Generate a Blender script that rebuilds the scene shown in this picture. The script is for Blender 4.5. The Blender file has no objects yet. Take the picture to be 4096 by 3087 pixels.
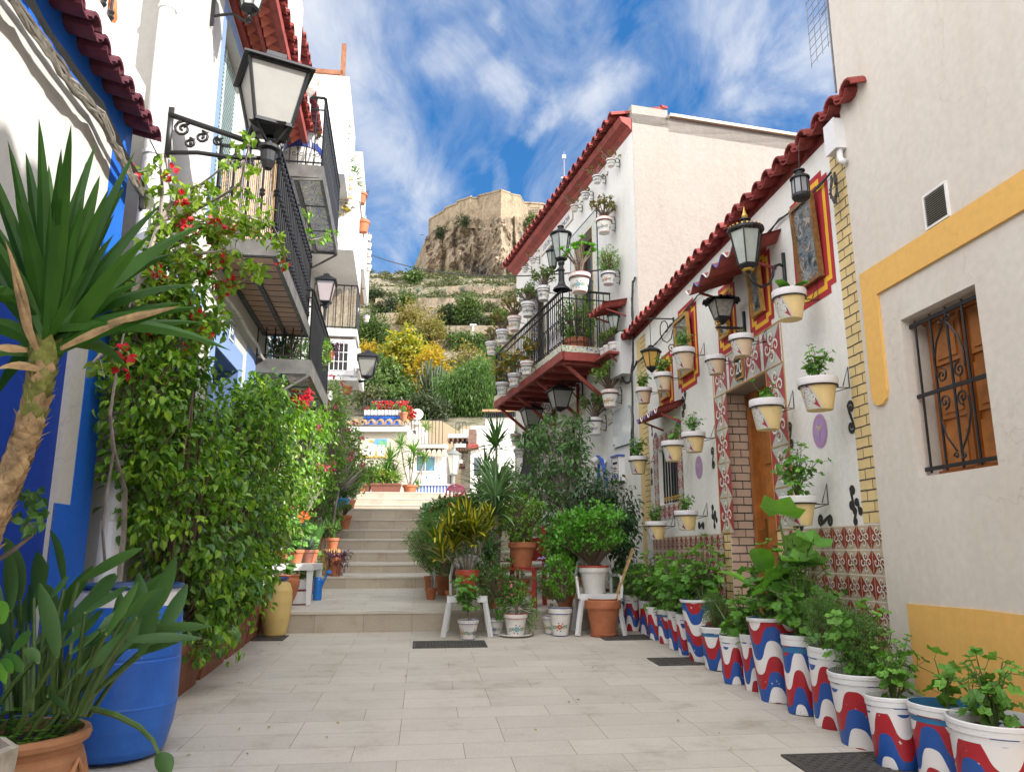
import bpy, math, random
from mathutils import Vector, Matrix
R_=math.radians; PI=math.pi
sc=bpy.context.scene; COL=sc.collection
# ---------------------------------------------------------------- camera maths
F_=3090.0; TH=math.atan(661/3090.0); CT=math.cos(TH); ST=math.sin(TH); EYE=1.2
def ray(px,py):
    x=px-2048.0; u=1543.5-py
    Yw=F_*CT-u*ST; Zw=F_*ST+u*CT
    return x/Yw, Zw/Yw
def atY(px,py,Y):
    a,b=ray(px,py); return Vector((a*Y,Y,EYE+b*Y))
def ppm(Y,z):                                   # pixels per metre at a depth
    return F_/(Y*CT+(z-EYE)*ST)
SL=.03
def gnd(px,py):
    a,b=ray(px,py); Y=EYE/(SL-b); return Vector((a*Y,Y,SL*Y))
# ---------------------------------------------------------------- mesh builder
class M:
    def __init__(s): s.v=[];s.f=[];s.m=[];s.T=None
    def add(s,vs,fs,mi=0):
        o=len(s.v)
        s.v.extend(vs)
        for f in fs: s.f.append([i+o for i in f]); s.m.append(mi)
        return s
    def poly(s,pts,mi=0): return s.add([tuple(p) for p in pts],[list(range(len(pts)))],mi)
    def box(s,x0,x1,y0,y1,z0,z1,mi=0):
        v=[(x0,y0,z0),(x1,y0,z0),(x1,y1,z0),(x0,y1,z0),(x0,y0,z1),(x1,y0,z1),(x1,y1,z1),(x0,y1,z1)]
        return s.add(v,[[0,3,2,1],[4,5,6,7],[0,1,5,4],[1,2,6,5],[2,3,7,6],[3,0,4,7]],mi)
    def prism(s,poly,a,b,axis='z',mi=0):        # extrude 2D polygon between a and b
        n=len(poly)
        def P(p,h):
            return {'z':(p[0],p[1],h),'y':(p[0],h,p[1]),'x':(h,p[0],p[1])}[axis]
        v=[P(p,a) for p in poly]+[P(p,b) for p in poly]
        return s.add(v,[list(range(n))[::-1],list(range(n,2*n))]+[[i,(i+1)%n,(i+1)%n+n,i+n] for i in range(n)],mi)
    def beam(s,p,q,w,h,mi=0,up=(0,0,1)):
        p=Vector(p);q=Vector(q);d=(q-p).normalized();u=Vector(up)
        sd=d.cross(u)
        if sd.length<1e-4: sd=d.cross(Vector((1,0,0)))
        sd.normalize(); u=sd.cross(d)
        v=[]
        for e in (p,q):
            for a,b in ((-1,-1),(1,-1),(1,1),(-1,1)): v.append(tuple(e+sd*a*w/2+u*b*h/2))
        return s.add(v,[[3,2,1,0],[4,5,6,7],[0,1,5,4],[1,2,6,5],[2,3,7,6],[3,0,4,7]],mi)
    def tube(s,pts,r,n=6,mi=0,cap=True):
        pts=[Vector(p) for p in pts]; k=len(pts); v=[];ref=None
        for i,p in enumerate(pts):
            d=(pts[min(i+1,k-1)]-pts[max(i-1,0)])
            if d.length<1e-9: d=Vector((0,0,1))
            d.normalize()
            if ref is None:
                ref=d.cross(Vector((0,0,1)))
                if ref.length<.1: ref=d.cross(Vector((1,0,0)))
            ref=(ref-d*ref.dot(d)); ref.normalize(); b=d.cross(ref)
            rr=r[i] if isinstance(r,(list,tuple)) else r
            for j in range(n):
                a=2*PI*j/n; v.append(tuple(p+(ref*math.cos(a)+b*math.sin(a))*rr))
        fs=[[i*n+j,i*n+(j+1)%n,(i+1)*n+(j+1)%n,(i+1)*n+j] for i in range(k-1) for j in range(n)]
        if cap: fs+= [list(range(n))[::-1],[(k-1)*n+j for j in range(n)]]
        return s.add(v,fs,mi)
    def lathe(s,prof,n=24,c=(0,0,0),mi=0,mis=None,sq=None):
        v=[];k=len(prof)
        for r,z in prof:
            for j in range(n):
                a=2*PI*(j+(.5 if n<=8 else 0))/n; v.append((c[0]+r*math.cos(a),c[1]+r*math.sin(a),c[2]+z))
        for i in range(k-1):
            s_=mis[i] if mis else mi
            o=len(s.v)
            s.add(v[i*n:(i+2)*n],[[j,(j+1)%n,n+(j+1)%n,n+j] for j in range(n)],s_)
        return s
    def xf(s,mat,i0=0):
        for i in range(i0,len(s.v)): s.v[i]=tuple(mat@Vector(s.v[i]))
        return s
    def mesh(s,name,mats,smooth=False):
        me=bpy.data.meshes.new(name); me.from_pydata(s.v,[],s.f)
        for m in mats: me.materials.append(m)
        if len(mats)>1: me.polygons.foreach_set('material_index',s.m)
        if smooth: me.polygons.foreach_set('use_smooth',[True]*len(s.f))
        me.update(); return me
    def build(s,name,mats,parent=None,smooth=False,loc=(0,0,0),weld=False,auto=None):
        if not isinstance(mats,(list,tuple)): mats=[mats]
        me=s.mesh(name,mats,smooth)
        o=put(name,me,parent,loc)
        if weld:
            import bmesh
            b=bmesh.new(); b.from_mesh(me); bmesh.ops.remove_doubles(b,verts=b.verts,dist=1e-4); b.to_mesh(me); b.free()
        if auto is not None and smooth:
            try: me.set_sharp_from_angle(angle=R_(auto))
            except Exception: pass
        return o
def put(name,me,parent=None,loc=(0,0,0),rz=0):
    o=bpy.data.objects.new(name,me); COL.objects.link(o); o.location=loc; o.rotation_euler=(0,0,rz)
    if parent: o.parent=parent
    return o
USED={}
def tag(o,label,cat,group=None,kind=None):
    if label: o['label']=label
    if cat: o['category']=cat
    if group: o['group']=group
    if kind: o['kind']=kind
    return o
def thing(name,label,cat,loc=(0,0,0),rz=0,group=None,scale=1):
    o=put(name,None,None,loc,rz); o.empty_display_size=.1
    if scale!=1: o.scale=(scale,)*3
    return tag(o,label,cat,group)
def struct(o): o['kind']='structure'; return o
# frames along a facade: local x = along the wall, y = out of the wall, z = up
class Fr:
    def __init__(s,P,d,side):                    # d = direction going away; side=+1 wall faces +X, -1 faces -X
        d=Vector((d[0],d[1])).normalized()
        s.e=d if side<0 else -d
        s.n=Vector((-s.e.y,s.e.x)); s.P=Vector(P); s.rz=math.atan2(s.e.y,s.e.x)
    def W(s,a,n,z): q=s.P+s.e*a+s.n*n; return Vector((q.x,q.y,z))
    def hit(s,px,py,off=0):
        a,b=ray(px,py)                           # point = (aY,Y)
        D=Vector((a,1.0)); P=s.P+s.n*off
        Y=P.dot(s.n)/D.dot(s.n); q=D*Y-s.P
        return q.dot(s.e),EYE+b*Y
    def sY(s,Y):                                  # s value of wall point at depth Y
        return (Y-s.P.y)/s.e.y
    def th(s,name,label,cat,a=0,n=0,z=0,group=None): return thing(name,label,cat,s.W(a,n,z),s.rz,group)
FR=Fr((2.85,0),(-.103,1),-1)
FC=Fr((1.71,11.05),(-.273,1),-1)
FL=Fr((-1.95,0),(-.147,1),1)
# ---------------------------------------------------------------- materials
def newmat(name):
    m=bpy.data.materials.new(name); m.use_nodes=True; nt=m.node_tree
    b=nt.nodes['Principled BSDF']; return m,nt,b
def N(nt,t,**k):
    n=nt.nodes.new(t)
    for a,v in k.items():
        if a.startswith('i_'):
            n.inputs[a[2:].replace('_',' ')].default_value=v
        else: setattr(n,a,v)
    return n
def L(nt,a,b): nt.links.new(a,b)
def c4(c): return (c[0],c[1],c[2],1)
def ramp(nt,stops,interp='LINEAR'):
    r=N(nt,'ShaderNodeValToRGB'); r.color_ramp.interpolation=interp
    e=r.color_ramp.elements
    while len(e)<len(stops): e.new(.5)
    for i,(p,c) in enumerate(stops): e[i].position=p; e[i].color=c4(c)
    return r
def mixc(nt,f,a,b,blend='MIX'):
    m=N(nt,'ShaderNodeMix',data_type='RGBA',blend_type=blend)
    for s_,x in ((0,f),(6,a),(7,b)):
        if isinstance(x,(int,float)): m.inputs[s_].default_value=x
        elif isinstance(x,(tuple,list)): m.inputs[s_].default_value=c4(x)
        else: L(nt,x,m.inputs[s_])
    return m.outputs[2]
def math_(nt,op,a,b=None,c=None):
    m=N(nt,'ShaderNodeMath',operation=op)
    for i,x in enumerate((a,b,c)):
        if x is None: continue
        if isinstance(x,(int,float)): m.inputs[i].default_value=x
        else: L(nt,x,m.inputs[i])
    return m.outputs[0]
def plain(name,col,rough=.5,metal=0,spec=.5,vary=.12,scale=8,bump=0):
    m,nt,b=newmat(name); b.inputs['Roughness'].default_value=rough; b.inputs['Metallic'].default_value=metal
    b.inputs['Specular IOR Level'].default_value=spec
    if vary:
        tc=N(nt,'ShaderNodeTexCoord'); n=N(nt,'ShaderNodeTexNoise',i_Scale=scale,i_Detail=5.,i_Roughness=.6)
        L(nt,tc.outputs['Object'],n.inputs['Vector'])
        lo=tuple(x*(1-vary) for x in col); hi=tuple(min(1,x*(1+vary)) for x in col)
        r=ramp(nt,[(.3,lo),(.7,hi)]); L(nt,n.outputs['Fac'],r.inputs['Fac']); L(nt,r.outputs['Color'],b.inputs['Base Color'])
        if bump:
            n2=N(nt,'ShaderNodeTexNoise',i_Scale=scale*6,i_Detail=4.); L(nt,tc.outputs['Object'],n2.inputs['Vector'])
            bp=N(nt,'ShaderNodeBump',i_Strength=.5,i_Distance=bump); L(nt,n2.outputs['Fac'],bp.inputs['Height']); L(nt,bp.outputs[0],b.inputs['Normal'])
    else: b.inputs['Base Color'].default_value=c4(col)
    return m
def plaster(name,col,stain=None,amt=.35,scale=1.2,bump=.006,rough=.9,low=None):
    m,nt,b=newmat(name); b.inputs['Roughness'].default_value=rough; b.inputs['Specular IOR Level'].default_value=.2
    tc=N(nt,'ShaderNodeTexCoord')
    mp=N(nt,'ShaderNodeMapping'); mp.inputs['Scale'].default_value=(1,1,.45); L(nt,tc.outputs['Object'],mp.inputs[0])
    n=N(nt,'ShaderNodeTexNoise',i_Scale=scale,i_Detail=8.,i_Roughness=.62); L(nt,mp.outputs[0],n.inputs['Vector'])
    st=stain or tuple(x*.8 for x in col)
    r=ramp(nt,[(.42,(0,0,0)),(.75,(1,1,1))]); L(nt,n.outputs['Fac'],r.inputs['Fac'])
    f=math_(nt,'MULTIPLY',r.outputs['Color'],amt)
    c=mixc(nt,f,col,st)
    n3=N(nt,'ShaderNodeTexNoise',i_Scale=22.,i_Detail=6.); L(nt,tc.outputs['Object'],n3.inputs['Vector'])
    r3=ramp(nt,[(.3,(.94,.94,.94)),(.7,(1.03,1.03,1.03))]); L(nt,n3.outputs['Fac'],r3.inputs['Fac'])
    c=mixc(nt,1.0,c,r3.outputs['Color'],'MULTIPLY')
    mq=N(nt,'ShaderNodeMapping'); mq.inputs['Scale'].default_value=(5,5,.35); L(nt,tc.outputs['Object'],mq.inputs[0])
    n7=N(nt,'ShaderNodeTexNoise',i_Scale=1.6,i_Detail=7.,i_Roughness=.6); L(nt,mq.outputs[0],n7.inputs['Vector'])
    r7=ramp(nt,[(.52,(0,0,0)),(.78,(1,1,1))]); L(nt,n7.outputs['Fac'],r7.inputs['Fac'])
    c=mixc(nt,math_(nt,'MULTIPLY',r7.outputs['Color'],amt*.9),c,st)
    n8=N(nt,'ShaderNodeTexNoise',i_Scale=1.1,i_Detail=12.,i_Roughness=.5,i_Distortion=.4); L(nt,tc.outputs['Object'],n8.inputs['Vector'])
    k8=math_(nt,'ABSOLUTE',math_(nt,'SUBTRACT',n8.outputs['Fac'],.5)); r8=ramp(nt,[(0,(1,1,1)),(.0035,(0,0,0))]); L(nt,k8,r8.inputs['Fac'])
    c=mixc(nt,math_(nt,'MULTIPLY',math_(nt,'MULTIPLY',r8.outputs['Color'],r.outputs['Color']),.45),c,tuple(x*.55 for x in st))
    if low:                                      # splash dirt rising from the ground: (colour, top height)
        sx=N(nt,'ShaderNodeSeparateXYZ'); L(nt,tc.outputs['Object'],sx.inputs[0])
        h=math_(nt,'SUBTRACT',sx.outputs['Z'],math_(nt,'MULTIPLY',n.outputs['Fac'],low[1]))
        r4=ramp(nt,[(.0,(1,1,1)),(.45,(0,0,0))]); L(nt,h,r4.inputs['Fac'])
        c=mixc(nt,math_(nt,'MULTIPLY',r4.outputs['Color'],.8),c,low[0])
    L(nt,c,b.inputs['Base Color'])
    n2=N(nt,'ShaderNodeTexNoise',i_Scale=9.,i_Detail=8.,i_Roughness=.7); L(nt,tc.outputs['Object'],n2.inputs['Vector'])
    bp=N(nt,'ShaderNodeBump',i_Strength=.6,i_Distance=bump); L(nt,n2.outputs['Fac'],bp.inputs['Height']); L(nt,bp.outputs[0],b.inputs['Normal'])
    return m
def leafm(name,cols,rough=.42,trans=.35,spec=.5):
    m,nt,b=newmat(name); b.inputs['Roughness'].default_value=rough; b.inputs['Specular IOR Level'].default_value=spec
    g=N(nt,'ShaderNodeNewGeometry'); k=len(cols)
    r=ramp(nt,[(i/(k-1),c) for i,c in enumerate(cols)]); L(nt,g.outputs['Random Per Island'],r.inputs['Fac'])
    tc=N(nt,'ShaderNodeTexCoord'); n=N(nt,'ShaderNodeTexNoise',i_Scale=3.); L(nt,tc.outputs['Object'],n.inputs['Vector'])
    rr=ramp(nt,[(.3,(.72,.76,.7)),(.7,(1.25,1.2,1.1))]); L(nt,n.outputs['Fac'],rr.inputs['Fac'])
    c=mixc(nt,1.0,r.outputs['Color'],rr.outputs['Color'],'MULTIPLY')
    L(nt,c,b.inputs['Base Color'])
    t=N(nt,'ShaderNodeBsdfTranslucent'); c2=mixc(nt,1.0,c,(1.5,1.6,.6),'MULTIPLY'); L(nt,c2,t.inputs['Color'])
    ms=N(nt,'ShaderNodeMixShader'); ms.inputs[0].default_value=trans
    L(nt,b.outputs[0],ms.inputs[1]); L(nt,t.outputs[0],ms.inputs[2]); L(nt,ms.outputs[0],nt.nodes['Material Output'].inputs['Surface'])
    return m
def tilem(name,cols,rough=.8):
    m,nt,b=newmat(name); b.inputs['Roughness'].default_value=rough; b.inputs['Specular IOR Level'].default_value=.3
    g=N(nt,'ShaderNodeNewGeometry'); k=len(cols); r=ramp(nt,[(i/(k-1),c) for i,c in enumerate(cols)]); L(nt,g.outputs['Random Per Island'],r.inputs['Fac'])
    tc=N(nt,'ShaderNodeTexCoord'); n=N(nt,'ShaderNodeTexNoise',i_Scale=9.,i_Detail=6.,i_Roughness=.7); L(nt,tc.outputs['Object'],n.inputs['Vector'])
    rr=ramp(nt,[(.35,(.62,.6,.58)),(.5,(1,1,1)),(.68,(1.15,1.2,1.15))]); L(nt,n.outputs['Fac'],rr.inputs['Fac']); c=mixc(nt,1.0,r.outputs['Color'],rr.outputs['Color'],'MULTIPLY')
    r2=ramp(nt,[(.66,(0,0,0)),(.74,(1,1,1))]); L(nt,n.outputs['Fac'],r2.inputs['Fac']); L(nt,mixc(nt,math_(nt,'MULTIPLY',r2.outputs['Color'],.5),c,(.30,.24,.18)),b.inputs['Base Color'])
    bp=N(nt,'ShaderNodeBump',i_Strength=.6,i_Distance=.006); L(nt,n.outputs['Fac'],bp.inputs['Height']); L(nt,bp.outputs[0],b.inputs['Normal']); return m
MAT={}
def mt(k,fn=None,*a,**kw):
    if k not in MAT: MAT[k]=fn(k,*a,**kw)
    return MAT[k]
# ---------------------------------------------------------------- leaves
def leaf(m,p,d,up,Ln,Wd,kind='o',mi=0,fold=.25,droop=.15):
    d=d.normalized(); sd=d.cross(up)
    if sd.length<1e-3: sd=d.cross(Vector((1,0,.1)))
    sd.normalize(); u=sd.cross(d)
    if kind=='d':
        v=[p,p+d*Ln*.45+sd*Wd*.5+u*Wd*fold,p+d*Ln-u*Ln*droop,p+d*Ln*.45-sd*Wd*.5+u*Wd*fold]
        m.add([tuple(x) for x in v],[[0,1,2],[0,2,3]],mi)
    elif kind=='o':
        v=[p];a=[(.28,.42),(.62,.4)]
        for t,w in a:
            c=p+d*Ln*t-u*Ln*droop*t*t
            v+= [c+sd*Wd*w+u*Wd*fold*.8,c,c-sd*Wd*w+u*Wd*fold*.8]
        v.append(p+d*Ln-u*Ln*droop)
        m.add([tuple(x) for x in v],[[0,1,2],[0,2,3],[1,4,5,2],[2,5,6,3],[4,7,5],[5,7,6]],mi)
    elif kind=='r':                              # round scalloped leaf, p = centre
        k=11; v=[p-u*Wd*.12]
        for j in range(k):
            a=2*PI*(j+.5)/k+PI/2; rr=Ln*.5*(1.0 if j%2 else .84)
            if j==k-1: rr=Ln*.16
            a0=a
            v.append(p+(sd*math.cos(a0)+d*math.sin(a0))*rr+u*Ln*.07*(1 if j%2 else -.6))
        m.add([tuple(x) for x in v],[[0,1+j,1+(j+1)%k] for j in range(k)],mi)
def strap(m,p,d,Ln,Wd,bend=.3,seg=5,mi=0,fold=.25,wprof=None,twist=0,mi2=None):
    p=Vector(p); d=Vector(d).normalized(); up=Vector((0,0,1))
    sd=d.cross(up)
    if sd.length<.05: sd=Vector((1,0,0))
    sd.normalize(); v=[];pos=p.copy();dr=d.copy()
    for i in range(seg+1):
        t=i/seg
        w=Wd*(wprof(t) if wprof else (min(1,.55+t*1.6) if t<.4 else max(0,(1-t)/.6)**.8))
        n=sd.cross(dr).normalized()
        s2=sd*math.cos(twist*t)+n*math.sin(twist*t); n2=s2.cross(dr).normalized()
        if mi2 is None: v+= [pos+s2*w/2+n2*w*fold,pos.copy(),pos-s2*w/2+n2*w*fold]
        else:
            v+= [pos+s2*w/2+n2*w*fold,pos+s2*w*.14+n2*w*fold*.3,pos-s2*w*.14+n2*w*fold*.3,pos-s2*w/2+n2*w*fold]
        dr=(dr-up*bend*(1.2/seg)*(0.4+t)).normalized()
        pos=pos+dr*Ln/seg
    q=3 if mi2 is None else 4
    o=len(m.v); m.v.extend(tuple(x) for x in v)
    for i in range(seg):
        for j in range(q-1):
            m.f.append([o+i*q+j,o+i*q+j+1,o+(i+1)*q+j+1,o+(i+1)*q+j]); m.m.append(mi2 if (mi2 is not None and j==1) else mi)
def rvec(r):
    while True:
        v=Vector((r.uniform(-1,1),r.uniform(-1,1),r.uniform(-1,1)))
        if .05<v.length<1: return v.normalized()
def foliage(m,st,shapes,n,Ln,Wd,r,kind='o',droop=.25,tw=10,tws=.1,mi=0,shell=.45,hang=.0,root=None,stmi=0,sr=.004,mis=None):
    """leaves in twig clusters over ellipsoids; st = mesh for twigs"""
    vols=[(s[3]*s[4]*s[5])**.67 for s in shapes]; tot=sum(vols)
    for s,vv in zip(shapes,vols):
        k=max(1,int(n*vv/tot/tw))
        for _ in range(k):
            q=rvec(r); rad=shell+(1-shell)*r.random()**.6
            rad*=1+.10*math.sin(q.x*5+s[0])*math.cos(q.z*6+s[2])
            c=Vector((s[0]+q.x*s[3]*rad,s[1]+q.y*s[4]*rad,s[2]+q.z*s[5]*rad))
            out=Vector((q.x/s[3],q.y/s[4],q.z/s[5])).normalized()
            if st is not None and r.random()<.5:
                b=Vector(root) if root else Vector((s[0],s[1],s[2]-s[5]*.4))
                b=b.lerp(c,.35); mid=b.lerp(c,.55)+rvec(r)*.06*s[5]
                st.tube([b,mid,c],[sr*1.6,sr*1.2,sr*.6],3,stmi,False)
            cmi=mi if mis is None else r.choice(mis)
            for _ in range(tw):
                o2=rvec(r)*tws*r.random()**.5*1.2
                p=c+Vector((o2.x,o2.y,o2.z*.9))
                d=(out*.8+rvec(r)*.9+Vector((0,0,-hang))).normalized()
                up=(Vector((0,0,1))+out*.5+rvec(r)*.6).normalized()
                z=r.uniform(.5,1.3)
                leaf(m,p,d,up,Ln*z,Wd*z,kind,cmi,droop=droop)
def spiral(cx,cy,r0,turn,a0,dirn=1,n=14):
    out=[]
    for i in range(n+1):
        t=i/n; rr=r0*(1-t*.86); a=a0+dirn*turn*2*PI*t
        out.append((cx+rr*math.cos(a),cy+rr*math.sin(a)))
    return out
def ribbon(pts,w,taper=False):
    k=len(pts);q=[]
    L_=[];R=[]
    for i,(x,y) in enumerate(pts):
        a=pts[max(i-1,0)];b=pts[min(i+1,k-1)]; dx=b[0]-a[0];dy=b[1]-a[1]; l=math.hypot(dx,dy) or 1
        ww=w/2*(1-.6*abs(2*i/(k-1)-1)**3 if taper else 1)
        L_.append((x-dy/l*ww,y+dx/l*ww)); R.append((x+dy/l*ww,y-dx/l*ww))
    return [(L_[i],R[i],R[i+1],L_[i+1]) for i in range(k-1)]
def ell(cx,cy,a,b,rot=0,n=10):
    return [(cx+a*math.cos(t)*math.cos(rot)-b*math.sin(t)*math.sin(rot),cy+a*math.cos(t)*math.sin(rot)+b*math.sin(t)*math.cos(rot)) for t in [2*PI*i/n for i in range(n)]]
def text_mesh(txt,size,extr=.002,align='CENTER'):
    cu=bpy.data.curves.new('lettering','FONT'); cu.body=txt; cu.size=size; cu.extrude=extr; cu.align_x=align; cu.align_y='CENTER'; cu.resolution_u=3
    o=bpy.data.objects.new('tmp',cu); COL.objects.link(o)
    bpy.context.view_layer.update()
    me=bpy.data.meshes.new_from_object(o.evaluated_get(bpy.context.evaluated_depsgraph_get()))
    bpy.data.objects.remove(o); return me
def lettering(txt,size,parent,loc,mat,rot=(PI/2,0,PI),name='lettering',extr=.002,sx=1):
    me=text_mesh(txt,size,extr); me.materials.clear(); me.materials.append(mat)
    o=put(name,me,parent,loc); o.rotation_euler=rot; o.scale=(sx,1,1); return o
# wall sheet in local frame (x along, y out) with rectangular holes and reveals
def wall(m,s0,s1,z0,z1,holes=(),t=.3,back=.45,mi=0,rmi=None,y=0,boxed=True):
    rmi=mi if rmi is None else rmi
    xs=sorted({s0,s1}|{h[0] for h in holes}|{h[1] for h in holes}); zs=sorted({z0,z1}|{h[2] for h in holes}|{h[3] for h in holes})
    for i in range(len(xs)-1):
        for j in range(len(zs)-1):
            cx=(xs[i]+xs[i+1])/2; cz=(zs[j]+zs[j+1])/2
            if any(h[0]<cx<h[1] and h[2]<cz<h[3] for h in holes): continue
            m.poly([(xs[i],y,zs[j]),(xs[i],y,zs[j+1]),(xs[i+1],y,zs[j+1]),(xs[i+1],y,zs[j])],mi)
    for h in holes:
        a,b,c,d=h[:4]; tt=h[4] if len(h)>4 else t
        m.poly([(a,y,c),(a,y-tt,c),(a,y-tt,d),(a,y,d)],rmi); m.poly([(b,y,c),(b,y,d),(b,y-tt,d),(b,y-tt,c)],rmi)
        m.poly([(a,y,d),(a,y-tt,d),(b,y-tt,d),(b,y,d)],rmi); m.poly([(a,y,c),(b,y,c),(b,y-tt,c),(a,y-tt,c)],rmi)
        m.poly([(a,y-tt,c),(b,y-tt,c),(b,y-tt,d),(a,y-tt,d)],rmi)
    if boxed:
        m.poly([(s0,y,z0),(s0,y-back,z0),(s0,y-back,z1),(s0,y,z1)],mi); m.poly([(s1,y,z0),(s1,y,z1),(s1,y-back,z1),(s1,y-back,z0)],mi)
        m.poly([(s0,y,z1),(s0,y-back,z1),(s1,y-back,z1),(s1,y,z1)],mi); m.poly([(s0,y-back,z0),(s1,y-back,z0),(s1,y-back,z1),(s0,y-back,z1)],mi)
    return m
# clay tile roof strip, local frame: eave line along x at y=over, rising to y=-depth
def tiles(m,s0,s1,z,over,depth,slope=.32,pitch=.2,course=.38,seed=1,th=.014,mi=0):
    r=random.Random(seed); n=max(1,int(round(abs(s1-s0)/pitch))); p=(s1-s0)/n
    y=over; ci=0
    while y>-depth:
        y1=max(y-course-.07,-depth-.05)
        for i in range(n):
            c=s0+p*(i+.5); jz=r.uniform(-.006,.006); jy=r.uniform(-.012,.012)
            for kind in (0,1):
                cc=c if kind==0 else c+p*.5
                ra=p*.36; top=[];K=7
                vs=[]
                for (yy,lift,rs) in ((y+jy+(0 if kind==0 else -.02),.022,1.06),(y1,.0,.9)):
                    zb=z+(over-yy)*slope+lift+jz
                    for rad in (ra*rs,ra*rs-th):
                        for k in range(K):
                            a=PI*k/(K-1)
                            if kind==0: vs.append((cc+math.cos(a)*rad,yy,zb+math.sin(a)*rad*.95))
                            else: vs.append((cc+math.cos(a)*rad,yy,zb+.03-math.sin(a)*rad*.75))
                f=[]
                for k in range(K-1):
                    f.append([k,k+1,2*K+k+1,2*K+k]); f.append([K+k,3*K+k,3*K+k+1,K+k+1]); f.append([k,K+k,K+k+1,k+1]); f.append([2*K+k,2*K+k+1,3*K+k+1,3*K+k])
                f.append([0,2*K,3*K,K]); f.append([K-1,2*K-1,4*K-1,3*K-1])
                m.add(vs,f,mi)
        y-=course; ci+=1
    return m
CLX,CLY,SKS=3.1,7.7,1.3
# ================================================================ camera, light, sky
cam=bpy.data.cameras.new('camera'); co=bpy.data.objects.new('camera',cam); COL.objects.link(co); sc.camera=co
cam.sensor_width=36; cam.lens=F_*36/4096; cam.clip_end=5000; cam.clip_start=.05
co.location=(0,0,EYE); co.rotation_euler=(PI/2+TH,0,0)
sc.render.resolution_x=1024; sc.render.resolution_y=771
sc.view_settings.view_transform='Standard'; sc.view_settings.look='None'; sc.view_settings.exposure=2.1; sc.view_settings.gamma=1
SUNEL=R_(32.5); SAZ=R_(63)
sd_=Vector((math.sin(SAZ)*math.cos(SUNEL),-math.cos(SAZ)*math.cos(SUNEL),math.sin(SUNEL)))
sl=bpy.data.lights.new('sun','SUN'); sl.energy=2.0; sl.angle=R_(.53); sl.color=(1,.95,.88)
so=bpy.data.objects.new('sun',sl); COL.objects.link(so); so.rotation_euler=sd_.to_track_quat('Z','Y').to_euler(); so.location=(10,-10,20)
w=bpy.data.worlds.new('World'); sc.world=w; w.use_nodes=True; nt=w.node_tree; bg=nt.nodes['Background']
sky=N(nt,'ShaderNodeTexSky',sky_type='NISHITA'); sky.sun_disc=False; sky.sun_elevation=SUNEL; sky.sun_rotation=math.atan2(sd_.x,sd_.y); sky.dust_density=.6; sky.air_density=1.0; sky.ozone_density=2.2; sky.altitude=30
tc=N(nt,'ShaderNodeTexCoord'); sx=N(nt,'ShaderNodeSeparateXYZ'); L(nt,tc.outputs['Generated'],sx.inputs[0])
zz=math_(nt,'MAXIMUM',math_(nt,'ADD',sx.outputs['Z'],.22),.03)
cx=math_(nt,'DIVIDE',sx.outputs['X'],zz); cy=math_(nt,'DIVIDE',sx.outputs['Y'],zz)
cb=N(nt,'ShaderNodeCombineXYZ'); L(nt,cx,cb.inputs[0]); L(nt,cy,cb.inputs[1])
mp=N(nt,'ShaderNodeMapping'); mp.inputs['Rotation'].default_value=(0,0,R_(-32)); mp.inputs['Scale'].default_value=(1.0,.55,1); mp.inputs['Location'].default_value=(CLX,CLY,0)
L(nt,cb.outputs[0],mp.inputs[0])
n1=N(nt,'ShaderNodeTexNoise',i_Scale=SKS,i_Detail=7.,i_Roughness=.5,i_Distortion=.5); L(nt,mp.outputs[0],n1.inputs['Vector'])
n2=N(nt,'ShaderNodeTexNoise',i_Scale=5.0,i_Detail=9.,i_Roughness=.62,i_Distortion=.7); L(nt,mp.outputs[0],n2.inputs['Vector'])
s_=math_(nt,'ADD',math_(nt,'MULTIPLY',n1.outputs['Fac'],.50),math_(nt,'MULTIPLY',n2.outputs['Fac'],.60))
nw=N(nt,'ShaderNodeTexNoise',i_Scale=5.,i_Detail=6.,i_Roughness=.6); L(nt,tc.outputs['Generated'],nw.inputs['Vector'])
wv=N(nt,'ShaderNodeVectorMath',operation='SUBTRACT'); L(nt,nw.outputs['Color'],wv.inputs[0]); wv.inputs[1].default_value=(.5,.5,.5)
wv2=N(nt,'ShaderNodeVectorMath',operation='SCALE'); L(nt,wv.outputs[0],wv2.inputs[0]); wv2.inputs['Scale'].default_value=.22
wv3=N(nt,'ShaderNodeVectorMath',operation='ADD'); L(nt,tc.outputs['Generated'],wv3.inputs[0]); L(nt,wv2.outputs[0],wv3.inputs[1])
wv4=N(nt,'ShaderNodeVectorMath',operation='NORMALIZE'); L(nt,wv3.outputs[0],wv4.inputs[0])
acc=None
for (px,py,r,wt) in ((1200,80,280,.8),(1380,330,230,.75),(1480,600,210,.95),(1620,800,190,.8),(1560,930,130,.6),(1330,700,180,.7),(1760,30,140,.6),(1940,90,80,.8),(1880,290,140,.8),(2060,370,120,1.1),(2250,400,110,1),(2450,370,130,1),(2180,480,70,.9),(2060,740,90,.9),(1950,700,60,.5),(2780,80,190,.95),(2930,210,140,1.1),(3230,130,200,1),(3080,400,130,1.15),(3390,330,80,.8),(2620,20,100,.5)):
    a_,b_=ray(px,py); dv=Vector((a_,1,b_)).normalized(); vm=N(nt,'ShaderNodeVectorMath',operation='DOT_PRODUCT'); L(nt,wv4.outputs[0],vm.inputs[0]); vm.inputs[1].default_value=dv
    rr_=r/3100.0; e_=math_(nt,'EXPONENT',math_(nt,'MULTIPLY',math_(nt,'SUBTRACT',vm.outputs['Value'],1.0),2/(rr_*rr_))); e_=math_(nt,'MULTIPLY',e_,wt)
    acc=e_ if acc is None else math_(nt,'SMOOTH_MAX',acc,e_,.35)
s_=math_(nt,'ADD',s_,math_(nt,'MULTIPLY',acc,.19))
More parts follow.
